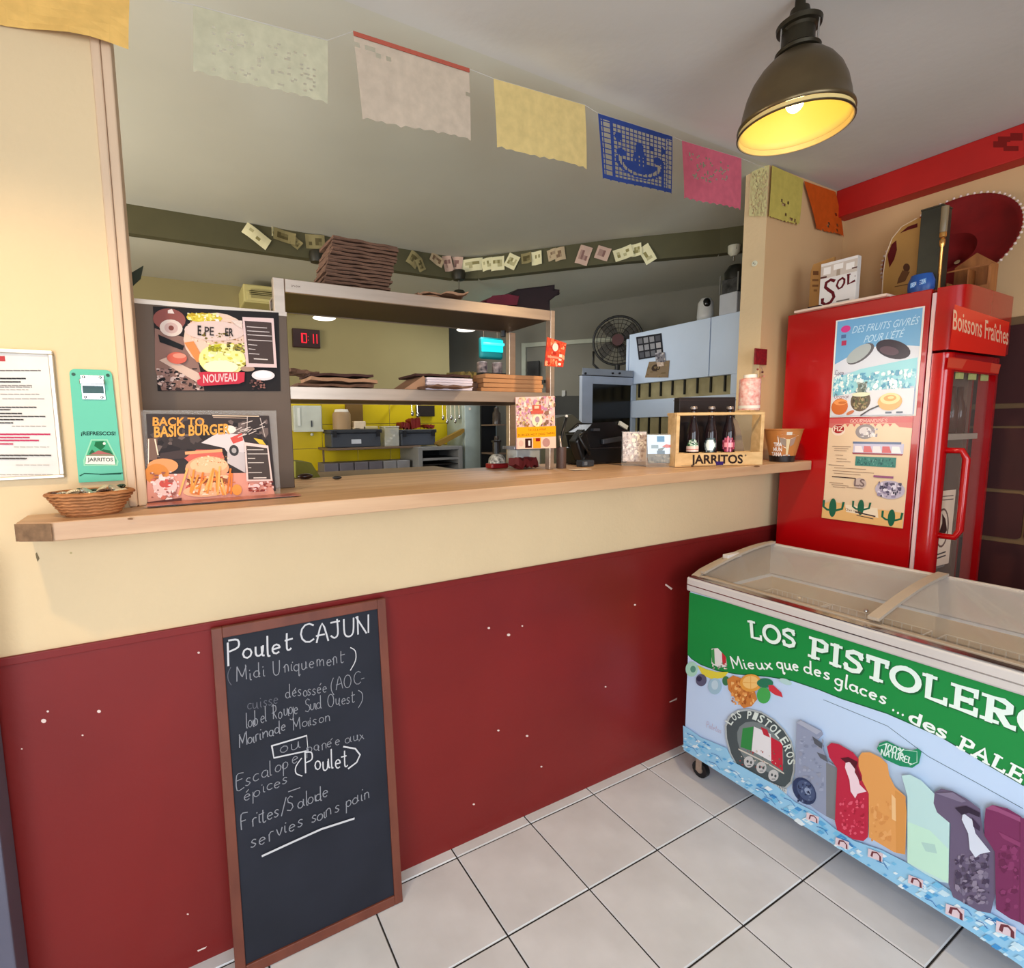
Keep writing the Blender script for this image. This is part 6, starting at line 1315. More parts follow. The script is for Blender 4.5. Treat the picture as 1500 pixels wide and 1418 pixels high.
MB().lathe([(.001,.001),((x1-x0)/2,.001),((x1-x0)/2,z1-zt1-.02),((x1-x0)/2*.9,z1-zt1-.004),(.001,z1-zt1)], ((x0+x1)/2, yb+.13, zt1+.0005), 22).build('body', mat('beige_tin', (170,140,104), .5), t, smooth=40)
MB().lathe([((x1-x0)/2*.8,z1-zt1-.002),((x1-x0)/2*.72,z1-zt1+.02),(.001,z1-zt1+.024)], ((x0+x1)/2, yb+.13, zt1+.0005), 20).build('lid', mat('white_lid', (240,232,220), .4), t, smooth=40)
tag(kbox('cardboard_box', yb+.26, 508, 592, 532, 632, .05, mat('brown_board', (118,88,40), .7), zf=zt1-.02), 'brown cardboard standing behind the tin on the rack', 'box')
for k, (u0, v0, u1, v1, c, lab, nm) in enumerate(((519,617,536,628,(226,206,180),'crumpled cream paper roll on the left tub','paper_roll'),(517,627,528,631,(196,176,140),'small flat cream pack on the left tub','flat_pack'),(532,624,554,631,(200,186,140),'long pale cream pack at the right end of the left tub','flat_pack'))):
    x0, x1, z0, z1 = kb_(yb+.08, u0, v0, u1, v1); z0 = zt1+.0005
    tag(MB().box(x0, x1, yb+.08, yb+.16, z0, max(z1, z0+.015)).build(nm, mat('cream_pack_%d' % k, c, .6), bevel=.006), lab, 'pack')
for k, (u0, v0, u1, v1) in enumerate(((574,616,592,628),(592,614,610,630),(612,621,632,630))):
    x0, x1, z0, z1 = kb_(yb+.12, u0, v0, u1, v1)
    z0 = zt2_+.0005 if k else zt2_+.0005
    if k == 0: x0, x1 = x0+.06, x1+.05
    if k == 1: x0 += .045; x1 += .045
    if k == 2: x0 += .05; x1 += .03
    o = bag(w_=(x1-x0)*.78, d_=.10, h_=(z1-z0)*(.6, .9, .5)[k], seed=60+k, m_=mat('dark_red_pouch', (120, 24, 18), .5), wav=.010); o.name = 'red_pouch'; place(o, ((x0+x1)/2, yb+.15, z0+.012), (0, (.1, -.15, .12)[k], .1), 'dark red pouch on the right tub, %s of three' % ('left', 'middle', 'right')[k], 'pouch', 'red pouches on the right tub')
# hanging rail with ladles
hy = yb+.05; zr = px(1, hy, 650, 592).z
rl = thing('utensil_rail', tuple(px(1, hy, 650, 590)), 'steel rail with hooks carrying ladles, high before the yellow tiles', 'rail')
xa, xb_ = px(1, hy, 596, 592).x, px(1, hy, 677, 592).x
MB().tube([(xa, hy, zr+.02), (xb_, hy, zr+.02)], .006, 8).build('bar', chrome, rl, smooth=True)
for x in (xa+.01, xb_-.01): MB().box(x-.01, x+.01, hy, BKY-.009, zr+.015, zr+.03).build('bracket', chrome, rl)
for k, (u, v) in enumerate(((604,606),(612,608),(649,612),(655,618),(661,612),(667,617),(673,611))):
    p = px(1, hy-.02, u, v); 
    t = thing('ladle', (p.x, p.y, p.z), 'shiny steel ladle hanging from the rail, %s from the left' % ('first','second','third','fourth','fifth','sixth','seventh')[k], 'ladle', 'ladles on the rail')
    MB().tube([(p.x, hy-.006, zr+.035), (p.x, hy-.012, zr+.03), (p.x, hy-.016, p.z+.02)], .0035, 6).build('handle', chrome, t)
    MB().ball((p.x, hy-.022, p.z), .0135, 12, sc=(1,.7,1.6)).build('bowl', chrome, t, smooth=True)
x0, x1, z0, z1 = kb_(BKY-.06, 612, 594, 637, 610)
tag(MB().box(x0, x1, BKY-.06, BKY-.01, z0, z1).build('wall_box', mat('dark_brown_box', (34,24,20), .5), bevel=.004), 'dark box on the yellow tiles between the ladles', 'box')
# oven rack cabinet and cutting board
x0, x1, z0, z1 = kb_(yb-.1, 613, 654, 678, 700)
t = thing('steel_cabinet', ((x0+x1)/2, yb, 0), 'open light grey steel tray cabinet right of the rack', 'cabinet')
lgm = mat('light_grey_metal', (150,150,150), .45, metal=.3); z0 = .9
yy = yb-.1
MB().box(x0, x0+.04, yy, yy+.4, 0, z1).build('side_panel', lgm, t, bevel=.003); MB().box(x1-.04, x1, yy, yy+.4, 0, z1).build('side_panel', lgm, t, bevel=.003); MB().box(x0+.04, x1-.04, yy, yy+.4, z1-.03, z1).build('top', lgm, t, bevel=.003); MB().box(x0+.04, x1-.04, yy+.38, yy+.4, 0, z1-.03).build('back', black, t)
for k in range(4): MB().box(x0+.041, x1-.041, yy+.01, yy+.37, z1-.10-k*.055, z1-.094-k*.055).build('tray', mat('dark_tray', (60,56,56), .4, metal=.5), t)
MB().box(x0+.041, x1-.041, yy+.004, yy+.01, z1-.115, z1-.095).build('tray_rail', lgm, t)
p_ = [px(1, yy+.05, *c) for c in ((641,661),(680,641),(681,645),(676,650),(645,667),(640,664))]
dz_ = z1+.001-min(p.z for p in p_); p_ = [p+Vector((0,0,dz_)) for p in p_]
tag(MB().prism(p_, (0,.05,0)).build('cutting_board', mat('olive_board', (142,110,40), .6)), 'olive brown board lying askew on the steel cabinet', 'board')
# white fridge with grey door edge
x0, x1, z0, z1 = kb_(2.41, 680, 596, 720, 700)
t = thing('upright_fridge', ((x0+x1)/2, 2.4, 0), 'tall pale grey upright fridge seen below the steel rack', 'fridge')
pg = mat('pale_grey_enamel', (186,200,196), .35)
MB().box(x0, x1, 2.43, 2.74, 0, 1.88).build('cabinet', pg, t, bevel=.006); MB().box(x0, x1, 2.395, 2.428, .1, 1.87).build('door', pg, t, bevel=.006); MB().box(x1+.001, x1+.05, 2.40, 2.46, 0, 1.86).build('door_edge', mat('blue_grey_edge', (120,136,144), .4), t, bevel=.004)
a = px(1, 2.395, 703, 600); MB().box(a.x, a.x+.02, 2.37, 2.394, a.z-.06, a.z+.03).build('handle', black, t, bevel=.003); a = px(1, 2.395, 688, 599); MB().box(a.x-.01, a.x+.01, 2.388, 2.394, a.z-.012, a.z+.012).build('badge', mat('white_lid', (240,232,220), .4), t)
# dark rack with jars right of the fridge
x0, x1, z0, z1 = kb_(2.0, 728, 596, 739, 700)
x0 = px(1, 2.0, 728, 640).x; x1 = px(1, 2.0, 750, 640).x
t = thing('dark_rack', ((x0+x1)/2, 2.1, 0), 'narrow dark storage rack between the pale fridge and the steel post', 'rack')
MB().box(x0, x1, 2.25, 2.27, .0, 1.95).build('back', black, t)
for k in range(4): MB().box(x0, x1, 2.0, 2.249, 1.1+k*.24, 1.112+k*.24).build('shelf', steeld, t)
for k in range(3):
    m_ = MB().lathe([(.001,0),(.035,0),(.035,.09),(.02,.11),(.02,.14),(.001,.14)], (x0+.06, 2.1, 1.1125+k*.24), 14)
    tag(m_.build('storage_jar', mat('jar_dark', (70,60,54), .2), smooth=40), 'dark storage jar on the narrow rack, %s shelf' % ('bottom','middle','top')[k], 'jar', 'jars on the dark rack')
# diagonal wall things
dA, dB = Vector((3.10, .95, 0)), Vector((1.45, 3.80, 0)); dd = (dB-dA).normalized(); dN = Vector((-dd.y, dd.x, 0)); dN = dN if dN.dot(CAM-dA) > 0 else -dN
def dw(u, v, off=.01): return pln(dA+dN*off, dN, u, v)
def dstrip(name, cs, m_, par=None, th=.02, off=.002):
    return MB().prism([dw(*c, off) for c in cs], dN*th).build(name, m_, par)
dfm = mat('pale_door_frame', (176,178,160), .6)
t = thing('pale_door_frame', tuple(dw(768, 560)), 'pale door frame on the dim kitchen wall, seen right of the steel post', 'door frame')
for cs in (((770,503),(905,494),(905,500),(770,509)), ((765,503),(771,503),(772,700),(766,700))): dstrip('frame_strip', cs, dfm, t)
t = thing('wall_monitor', tuple(dw(786, 550, .05)), 'dark wall monitor within the pale door frame', 'monitor')
dstrip('screen', ((774,530),(791,529),(791,556),(774,556)), black, t, .03, .03); dstrip('bracket', ((774,557),(800,557),(800,561),(774,561)), black, t, .05, .012)
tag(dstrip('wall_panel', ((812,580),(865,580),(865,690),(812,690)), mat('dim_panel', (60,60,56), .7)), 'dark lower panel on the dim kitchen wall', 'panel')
tag(dstrip('light_switch', ((824,572),(829,572),(829,581),(824,581)), mat('pale_switch', (190,190,184), .5)), 'small pale switch on the dim kitchen wall', 'switch')
# fluorescent insect lamp glowing turquoise
y_ = 2.3; x0, x1, z0, z1 = kb_(y_, 704, 494, 738, 526)
t = thing('insect_lamp', ((x0+x1)/2, y_, z0), 'turquoise glowing wall lamp seen through the steel rack', 'lamp')
MB().box(x0, x1, y_, y_+.05, z0, z1).build('housing', mat('teal_housing', (10,110,112), .5, emit=.12), t, bevel=.04, seg=4)
MB().tube([(x0+.02, y_-.015, z1-.06), (x1-.01, y_-.015, z1-.06)], .012, 10).build('tube', mat('turquoise_glow', (60,240,236), .4, var=0, emit=1.6), t, smooth=True)
MB().box(x0+.01, x1-.01, y_-.004, y_-.001, z0+.06, z1-.02).build('diffuser', mat('turquoise_soft', (20,200,200), .4, var=0, emit=.55), t)
[MB().tube([(q_, y_+.03, z1-.002), (q_, y_+.03, ZL-.001)], .0015, 5).build('hanging_wire', steeld, t) for q_ in (x0+.05, x1-.05)]
# cups on a small shelf below the lamp
zs_ = px(1, 2.2, 720, 547).z
sh2 = thing('wall_shelf', tuple(px(1, 2.2, 720, 547)), 'dark small wall shelf carrying two printed canisters', 'shelf')
x0, x1 = px(1, 2.2, 700, 547).x, px(1, 2.2, 744, 547).x
MB().box(x0, x1, 2.15, 2.35, zs_-.015, zs_).build('board', black, sh2)
for k, u in enumerate((709, 731)):
    c = px(1, 2.2, u, 547); m_ = MB().lathe([(.001,0),(.045,0),(.045,.09),(.04,.095),(.001,.096)], (c.x, 2.23, zs_+.0005), 18)
    tag(m_.build('canister', mat('mottled_canister', (150,130,124), .5, col2=(50,40,44), scale=30), smooth=40), 'mottled canister on the small dark shelf, %s one' % ('left', 'right')[k], 'canister', 'canisters under the turquoise lamp')
# --- small dark pendants under the bulkhead
for k, (u, v0, v1, vb) in enumerate(((672, 403, 398, 430), (464, 376, 372, 384))):
    p = px(1, 1.80, u, v0)
    t = thing('ceiling_spot', (p.x, 1.80, p.z), ('small dark ceiling fitting with a thin stem under the banknote corner', 'small dark ceiling fitting by the paper bag stack')[k], 'ceiling fitting', 'dark fittings under the bulkhead')
    MB().lathe([(.001,.03),(.045,.03),(.05,.0),(.04,-.035),(.001,-.04)], (p.x, 1.80, p.z), 18).build('cap', mat('bronze_fitting', (44,40,28), .5), t, smooth=40)
    if k == 0:
        zb_ = px(1, 1.80, u, vb).z; MB().tube([(p.x, 1.80, p.z-.03), (p.x, 1.80, zb_)], .006, 8).build('stem', mat('grey_stem', (110,104,90), .5), t); MB().lathe([(.001,.02),(.035,.02),(.05,.0),(.03,-.03),(.001,-.03)], (p.x, 1.80, zb_), 18).build('lower_cap', mat('bronze_fitting', (44,40,28), .5), t, smooth=40)
# --- banknotes on the bulkhead
def note(c, w_, h_, rot, tone, lab, k):
    w_ *= 1.2; h_ *= 1.2
    # find which bulkhead face the pixel meets
    y_ = 1.845; p = px(1, y_-.012, *c)
    N = Vector((0,-1,0)); P0 = Vector((0, y_-.012, 0))
    if p.x > 1.04:
        for (ax_, ay), (bx, by) in zip(pl[1:-1], pl[2:]):
            e = Vector((bx-ax_, by-ay, 0)).normalized(); nn = Vector((e.y, -e.x, 0)); nn = nn if nn.y < 0 else -nn
            q_ = pln(Vector((ax_, ay, 0))+nn*.012, nn, *c)
            if ax_ <= q_.x <= bx: N, P0, p = nn, Vector((ax_, ay, 0))+nn*.012, q_; break
    N = N.normalized(); sx_ = Vector((-N.y, N.x, 0)); a = math.radians(rot); U = sx_*math.cos(a)+Vector((0,0,1))*math.sin(a); Vv = -sx_*math.sin(a)+Vector((0,0,1))*math.cos(a)
    nx = 6; vs = []
    f = lambda s_, t_: p+U*(s_-.5)*w_+Vv*(t_-.5)*h_+N*(.006*math.sin(s_*math.pi*1.5+k)+.004*math.sin(t_*3+k))
    for j in range(5):
        for i in range(nx+1): vs.append(f(i/nx, j/4))
    w_ *= 1.0
    t = thing('banknote', tuple(p), lab, 'banknote', 'banknotes stuck along the bulkhead')
    fs_ = [(j*(nx+1)+i, j*(nx+1)+i+1, (j+1)*(nx+1)+i+1, (j+1)*(nx+1)+i) for j in range(4) for i in range(nx)]
    base = [(236,228,184),(196,174,140),(206,174,156),(150,138,96)][tone]; dk = [(150,140,90),(130,104,80),(140,104,96),(96,86,54)][tone]
    cmap = MB(); rr_ = random.Random(k)
    for j in range(4):
        for i in range(nx):
            q_ = [vs[z_] for z_ in fs_[j*nx+i]]
            inner = 0 < j < 3 and 0 < i < nx-1
            c_ = base if not inner else rr_.choice([dk, base, tuple(int((x+y)/2) for x, y in zip(dk, base))])
            cmap.add(q_, [(0,1,2,3)], c_)
    cmap.build('note', PM, t)
nts = [((376,346),.13,.060,-32,0,'pale banknote hanging askew, far left of the bulkhead row'),
 ((400,339),.014,.05,-3,0,'narrow pale paper strip right of the leftmost askew banknote'),
 ((417,346),.11,.06,-8,3,'dim olive banknote, third from the left on the bulkhead'),
 ((434,356),.05,.05,-40,3,'small folded olive note, fourth from the left on the bulkhead'),
 ((462,354),.10,.07,4,3,'olive banknote just left of the tall paper bag stack'),
 ((520,352),.12,.05,-8,1,'brownish banknote above the tall paper bag stack'),
 ((606,380),.07,.08,-30,3,'olive banknote just right of the tall paper bag stack'),
 ((616,388),.07,.05,-60,3,'small olive banknote, second right of the paper bag stack'),
 ((640,380),.09,.06,-25,1,'brown banknote left of the ceiling fitting stem'),
 ((656,386),.06,.09,12,2,'pinkish brown banknote just left of the ceiling fitting'),
 ((669,386),.07,.08,-8,2,'pinkish banknote above the dark ceiling fitting'),
 ((692,388),.13,.07,5,0,'bright banknote just right of the dark ceiling fitting'),
 ((714,387),.07,.07,8,0,'second bright banknote right of the ceiling fitting'),
 ((729,386),.08,.08,2,0,'third bright banknote right of the ceiling fitting'),
 ((750,383),.07,.08,-28,0,'bright tilted banknote at the middle of the right hand row'),
 ((771,378),.06,.06,6,3,'dim banknote between two brighter ones on the right hand row'),
 ((786,378),.06,.075,2,0,'bright upright banknote right of the dim one'),
 ((809,373),.055,.06,10,1,'tan banknote left of a brown one on the right hand row'),
 ((820,372),.06,.07,8,1,'brown banknote right of the tan one on the right hand row'),
 ((855,374),.07,.10,-20,2,'pinkish curled banknote hanging low on the right hand row'),
 ((883,371),.075,.07,-20,2,'pink curled banknote left of the three bright end notes'),
 ((913,371),.10,.065,16,0,'bright banknote, first of the three at the right end'),
 ((932,366),.055,.065,6,0,'bright banknote, middle of the three at the right end'),
 ((948,372),.10,.06,-62,0,'bright steeply tilted banknote closing the right end of the row')]
for k, n_ in enumerate(nts): note(*n_, k)

# --- pale blue-white cabinet wall at the right of the kitchen
cX = 2.30
def cyz(u, v): p = px(0, cX, u, v); return p.y, p.z
yL, zT = cyz(922, 490); yR = .13; zT = 2.262
cbm = mat('cool_white_cabinet', (206, 222, 244), .35, var=.01)
t = thing('white_cabinet_unit', (cX, (yL+yR)/2, 0), 'big pale bluish white cabinet with two rows of slots beyond the hatch', 'cabinet')
s1t, s1b = cyz(925,563)[1], cyz(925,587)[1]; s2t, s2b = cyz(925,612)[1], cyz(925,640)[1]
ys0, ys1 = cyz(925,590)[0], cyz(1070,560)[0]; ym_ = cyz(1040,500)[0]
th = .05
def cpn(y0, y1, z0, z1, nm='panel'): return MB().box(cX, cX+th, y0, y1, z0, z1).build(nm, cbm, t, bevel=.003)
cpn(ym_+.003, yL, s1t, zT, 'door'); cpn(yR, ym_-.003, s1t, zT, 'door'); cpn(yR, yL, s1b, s2t+0, 'slat_panel') if False else None
cpn(yR, yL, s2t, s1b, 'rail'); cpn(ys0, yL, s1b, s1t, 'stile'); cpn(yR, ys1, s1b, s1t, 'stile'); cpn(ys0, yL, s2b, s2t, 'stile'); cpn(yR, yL, 1.0, s2b, 'rail')
MB().box(cX-.0, cX+th, yL+.006, yL+.03, 1.0, zT-.03).build('end_panel', cbm, t, bevel=.003)
MB().box(cX+th+.001, cX+th+.25, yR, yL, 1.0, zT-.001).build('carcass', mat('olive_inside', (176,164,124), .7, col2=(140,130,94), scale=8), t)
for z0, z1 in ((s1b, s1t), (s2b, s2t)):
    n = 8
    for k in range(n):
        y_ = ys0-(ys0-ys1)*(k+.35)/n
        MB().box(cX+.035, cX+th, y_-.0045, y_+.0045, z0+.022, z1).build('hook_bar', mat('black_bar', (20,20,16), .5), t)
def onc(name, lab, cat, cs, base, art, off=.002, th_=.002):
    p_ = [px(0, cX-off, *c) for c in cs]; tt = thing(name, tuple(p_[3]), lab, cat)
    MB().prism(p_, (-th_,0,0)).build('sheet', mat('sheet_%d_%d_%d' % base, base, .5), tt)
    A, B, Cc, D = p_; f = lambda s_, t_: A*(1-s_)*(1-t_)+B*s_*(1-t_)+Cc*s_*t_+D*(1-s_)*t_
    P = Print(f, (-1,0,0), off=th_+.0003); art(P); P.build('print', tt); return tt
def art1(P):
    P.rect(0,0,1,1,(34,34,42))
    for i in range(4):
        for j in range(3): P.rect(.06+i*.235,.08+j*.31,.24+i*.235,.32+j*.31,random.choice([(110,110,116),(150,150,156),(84,84,92),(176,172,176)]))
onc('photo_sheet', 'black magnet sheet of small grey pictures on the pale cabinet', 'magnet', [(932,494),(969,488),(972,521),(936,527)], (34,34,42), art1)
def art2(P): P.ell(.40,.40,.2,.22,(60,44,34)); P.noise(0,0,1,1,20,[(150,126,90),(120,100,70)],.08)
onc('brown_card', 'brown card with a dark blot under the magnet sheet', 'card', [(951,530),(981,528),(979,553),(945,553)], (138,114,84), art2)
onc('small_magnet', 'small grey figure magnet overlapping sheet and brown card', 'magnet', [(960,517),(974,516),(975,530),(961,531)], (128,124,130), lambda P: P.noise(0,0,1,1,16,[(90,86,96),(180,176,184),(214,206,196)],.14), off=.006)
onc('small_magnet', 'pale pinkish magnet at the top edge of the brown card', 'magnet', [(962,530),(972,530),(973,536),(963,537)], (206,180,160), lambda P: P.noise(0,0,1,1,6,[(226,206,190)],.14), off=.006)
# white oven unit with black window, fan on top
x0, x1, z0, z1 = kb_(1.30, 852, 541, 918, 700)
t = thing('white_oven', ((x0+x1)/2, 1.4, 0), 'white appliance with a black window left of the pale cabinet', 'oven')
x1 = 2.29
zt_ = px(1, 1.30, 880, 541).z
ov = mat('oven_white', (176,186,204), .4)
wx0, wx1, wz0, wz1 = kb_(1.30, 868, 563, 911, 622)
MB().box(x0, wx0, 1.30, 1.33, .9, zt_-.05).build('stile', ov, t, bevel=.002); MB().box(wx0, x1, 1.30, 1.33, wz1, zt_-.05).build('rail', ov, t, bevel=.002)
MB().box(wx0, x1, 1.32, 1.33, .9, wz1).build('window', mat('black_glass', (6,6,8), .15), t); MB().prism([(x0+.01,1.331,0),(x1,1.331,0),(x1,1.46,0),(x0+.14,1.46,0)], (0,0,zt_-.05)).build('body', ov, t)
MB().prism([(x0-.002,1.295,zt_-.045),(x1,1.295,zt_-.045),(x1,1.40,zt_-.045),(2.85,1.40,zt_-.045),(2.85,1.64,zt_-.045),(x0+.30,1.64,zt_-.045)], (0,0,.045)).build('top', mat('oven_top', (150,156,166), .4), t, bevel=.003); MB().box(x0, x1, 1.30, 1.34, zt_-.051, zt_-.0455).build('gap', black, t)
for u in (857, 897, 907): a = px(1, 1.295, u, 547); MB().tube([(a.x, 1.294, a.z), (a.x, 1.285, a.z)], .008, 10).build('knob', black, t)
# fan
fc = px(1, 1.49, 905, 499); fc2 = px(1, 1.49, 877, 499); R_ = abs(fc.x-fc2.x)*.93
t = thing('desk_fan', (fc.x, 1.49, zt_), 'round dark floor fan standing on the white oven', 'fan')
fm = mat('fan_black', (30,28,24), .4)
N_ = (CAM-fc).normalized(); N_.z = 0; N_.normalize(); sa_ = Vector((-N_.y, N_.x, 0)); zu_ = Vector((0,0,1))
def circ(r, off=0, n=32): return [fc+sa_*(r*math.cos(2*math.pi*k/n))+zu_*(r*math.sin(2*math.pi*k/n))+N_*off for k in range(n+1)]
MB().tube(circ(R_, .0), .009, 8).build('guard_ring', fm, t, smooth=True)
m_ = MB()
for r in (.3,.5,.7,.86): m_.tube(circ(R_*r, .03*(1-r)+.01), .0022, 4)
for k in range(28):
    a = 2*math.pi*k/28; m_.tube([fc+N_*.045, fc+(sa_*math.cos(a)+zu_*math.sin(a))*R_*.6+N_*.03, fc+(sa_*math.cos(a)+zu_*math.sin(a))*R_], .0016, 4)
m_.build('guard_wires', fm, t, kind='stuff')
for k in range(4):
    a = k*math.pi/2+.5; e1 = sa_*math.cos(a)+zu_*math.sin(a); e2 = -sa_*math.sin(a)+zu_*math.cos(a); b_ = fc-N_*.03
    MB().prism([b_+e1*R_*.15-e2*.02, b_+e1*R_*.5-e2*R_*.2, b_+e1*R_*.88-e2*R_*.1, b_+e1*R_*.9+e2*R_*.35, b_+e1*R_*.5+e2*R_*.3, b_+e1*R_*.15+e2*.02], N_*.004).build('blade', mat('fan_blade', (62,54,40), .4), t)
MB().tube([fc+N_*.05, fc-N_*.12], .045, 18).build('motor', mat('fan_motor', (74,28,22), .4), t, smooth=40)
MB().tube([fc-N_*.05-sa_*R_*1.0+zu_*-R_*.35, fc-N_*.05-sa_*R_*1.0-zu_*R_*.9, Vector((fc.x, fc.y, zt_+.012))-sa_*R_*.6-N_*.05], .009, 8).build('stand', fm, t, smooth=True)
MB().tube([fc-zu_*(R_), Vector((fc.x, fc.y, zt_+.002))], .02, 10).build('foot', fm, t)
# camera, blender jar, cup on cabinet
zc_ = zT
def cyl(name, u, vb, r, prof, mm, lab, cat, x=cX+.1, smooth=40): pass
p = px(0, cX+.06, 1033, 464)
t = thing('security_camera', (cX+.06, p.y, zT), 'small white camera with black eye on top of the pale cabinet', 'camera')
hc = px(0, cX+.06, 1033, 436).z-zT
MB().lathe([(.001,.001),(.05,.001),(.052,.03),(.048,hc*.75),(.03,hc*.95),(.001,hc)], (cX+.06, p.y, zT), 24).build('body', mat('camera_white', (206,206,204), .35), t, smooth=True)
c_ = Vector((cX+.06, p.y, zT+hc*.68)); dv = (CAM-c_).normalized(); MB().ball(c_+dv*.030+Vector((0,-.006,.01)), .034, 14, sc=(.7,.8,1)).build('lens', mat('lens_black', (10,10,12), .15), t, smooth=True)
p = px(0, cX+.05, 1070, 455); ht = px(0, cX+.05, 1070, 388).z-zT; hm = px(0, cX+.05, 1070, 430).z-zT
t = thing('coffee_grinder', (cX+.06, p.y, zT), 'white and black appliance on the pale cabinet beside the pillar', 'appliance')
w_ = abs(px(0, cX+.05, 1058, 440).y-px(0, cX+.05, 1084, 440).y)
MB().box(cX+.02, cX+.16, p.y-w_/2, p.y+w_/2, zT+.001, zT+hm).build('base', mat('appliance_white', (196,200,208), .4), t, bevel=.006)
MB().box(cX+.03, cX+.15, p.y-w_/2+.008, p.y+w_/2-.008, zT+hm+.001, zT+hm+(ht-hm)*.5).build('jar', mat('smoke_jar', (84,84,84), .2, col2=(24,24,24), scale=16), t, bevel=.004)
MB().lathe([(w_/2+.004,0),(w_/2+.008,(ht-hm)*.25),(w_/2*.7,(ht-hm)*.48),(.001,(ht-hm)*.5)], (cX+.09, p.y, zT+hm+(ht-hm)*.5), 22).build('dome', mat('dome_black', (34,34,30), .3), t, smooth=True)
for s_ in (-1, 1): MB().box(cX+.02, cX+.025, p.y+s_*w_/2-.004, p.y+s_*w_/2+.004, zT+hm+.001, zT+ht*.8).build('frame_rod', mat('frame_grey', (120,120,116), .4), t)
p = px(0, cX+.05, 1075, 371); a = px(0, cX+.05, 1075, 360)
t = thing('sprinkler_cup', (cX+.05, p.y, a.z), 'white cup shaped ceiling fitting above the appliance by the pillar', 'ceiling fitting')
zc1 = px(0, cX+.05, 1075, 375).z
MB().lathe([(.001,0),(.018,0),(.034,.02),(.036,a.z-zc1),(.001,a.z-zc1+.002)], (cX+.05, p.y, zc1), 20).build('cup', mat('fitting_cream', (206,204,186), .5), t, smooth=40); MB().tube([(cX+.05, p.y, zc1), (cX+.05, p.y, zc1-.03)], .006).build('nozzle', chrome, t)
MB().box(cX+.03, cX+.07, p.y-.03, p.y+.03, a.z+.002, ZL-.0005).build('ceiling_plate', mat('fitting_dark', (60,58,44), .6), t)

# ================================================================== THINGS ON THE BACK OF THE COUNTER
def ct(u, v): 
    p = px(2, 1.381, u, v); return px(2, CZ(p.x), u, v)
p = ct(445, 703)
tag(MB().ball((p.x+.01, p.y+.02, CZ(p.x)+.012), .026, 12, sc=(1.2,.8,.45)).build('dark_object', mat('dark_brown_plastic', (40,18,14), .3), smooth=True), 'unidentified dark brown object lying on the counter beside the side panel', 'object')  # unidentified dark object, modelled as a flattened ball
tag(MB().ball((ct(494,703).x, ct(494,703).y, CZ(-.2)+.008), .014, 10, sc=(1.3,.8,.5)).build('black_clip', black, smooth=True), 'tiny black clip on the counter left of centre', 'clip')
# olive tub behind panel
x0, x1, z0, z1 = kb_(.95, 433, 678, 478, 706)
tag(MB().prism([px(1,.75,433,676), px(1,.75,456,678), px(1,.75,470,700), px(1,.75,433,700)], (0,.2,0)).build('olive_sack', mat('olive_sack', (122,120,40), .7, bump=.2)), 'olive green sack behind the counter next to the side panel', 'sack')
MB0 = None
tag(kbox('work_table', .62, 420, 700, 700, 760, .5, steeld, zf=0), 'dull steel work table behind the counter', 'table')
p = ct(728, 686); q_ = .036
t = thing('red_dome_gadget', (p.x, p.y, CZ(p.x)), 'small gadget with black and white speckled dome on a red base on the counter', 'gadget')
MB().box(p.x-.045, p.x+.045, p.y-.03, p.y+.03, CZ(p.x)+.001, CZ(p.x)+.025).build('base', mat('dark_red_plastic', (132,18,24), .35), t, bevel=.006)
MB().lathe([(.04,.025),(.038,.045),(.025,.062),(.001,.068)], (p.x, p.y, CZ(p.x)), 20).build('dome', mat('speckled_dome', (226,220,206), .4, col2=(30,30,26), scale=70), t, smooth=True)
MB().tube([(p.x, p.y+.005, CZ(p.x)+.066), (p.x, p.y+.005, CZ(p.x)+.12)], .012, 12).build('stem', black, t, smooth=40); MB().box(p.x-.02, p.x+.02, p.y-.006, p.y+.016, CZ(p.x)+.1201, CZ(p.x)+.128).build('cap', black, t)
p = ct(767, 687)
m_ = bag(w_=.13, d_=.06, h_=.03, seed=77, m_=mat('dark_red_cloth', (96,14,18), .7, bump=.2), wav=.014); m_.name = 'red_cloth'
place(m_, (p.x, p.y+.0, CZ(p.x)+.014), (0,0,.2), 'crumpled dark red cloth on the counter beside the speckled gadget', 'cloth')
p = ct(788, 686)
t = thing('wrapped_tray', (p.x, p.y+.06, CZ(p.x)), 'clear tray of silver wrapped pieces behind the right steel post', 'tray')
MB().box(p.x-.08, p.x+.05, p.y+.05, p.y+.13, CZ(p.x)+.001, CZ(p.x)+.085).build('tray', plastic, t, bevel=.004)
MB().box(p.x-.10, p.x+.055, p.y+.04, p.y+.14, CZ(p.x)+.0855, CZ(p.x)+.10).build('lid', mat('grey_lid', (140,140,150), .3, metal=.3), t, bevel=.003)
rr = random.Random(2)
for k in range(9): MB().ball((p.x-.06+.022*(k % 5), p.y+.075+.02*(k % 2), CZ(p.x)+.02+.032*(k//5)), .015, 8, sc=(1,1,.8)).build('foil_piece', mat('foil', (190,190,186), .25, metal=.8), t, smooth=True)
p = ct(822, 686)
t = thing('utensil_pot', (p.x, p.y, CZ(p.x)), 'dark brown pot of pens and tools right of the steel post', 'pot')
r_ = .022; hp = px(1, p.y, 822, 655).z-CZ(p.x)
MB().lathe([(.001,.001),(r_,.001),(r_,hp),(r_-.003,hp),(r_-.003,.006),(.001,.006)], (p.x, p.y, CZ(p.x)), 18).build('pot', mat('brown_pot', (86,64,56), .5), t, smooth=40)
o_ = MB().tube([(p.x, p.y, CZ(p.x)+hp-.05), (p.x-.002, p.y+.004, CZ(p.x)+hp+.03), (p.x+.035, p.y+.01, CZ(p.x)+hp+.13)], .007, 8).build('black_brush', black, smooth=True); tag(o_, 'black handled tool leaning out of the brown pot, white tip', 'tool')
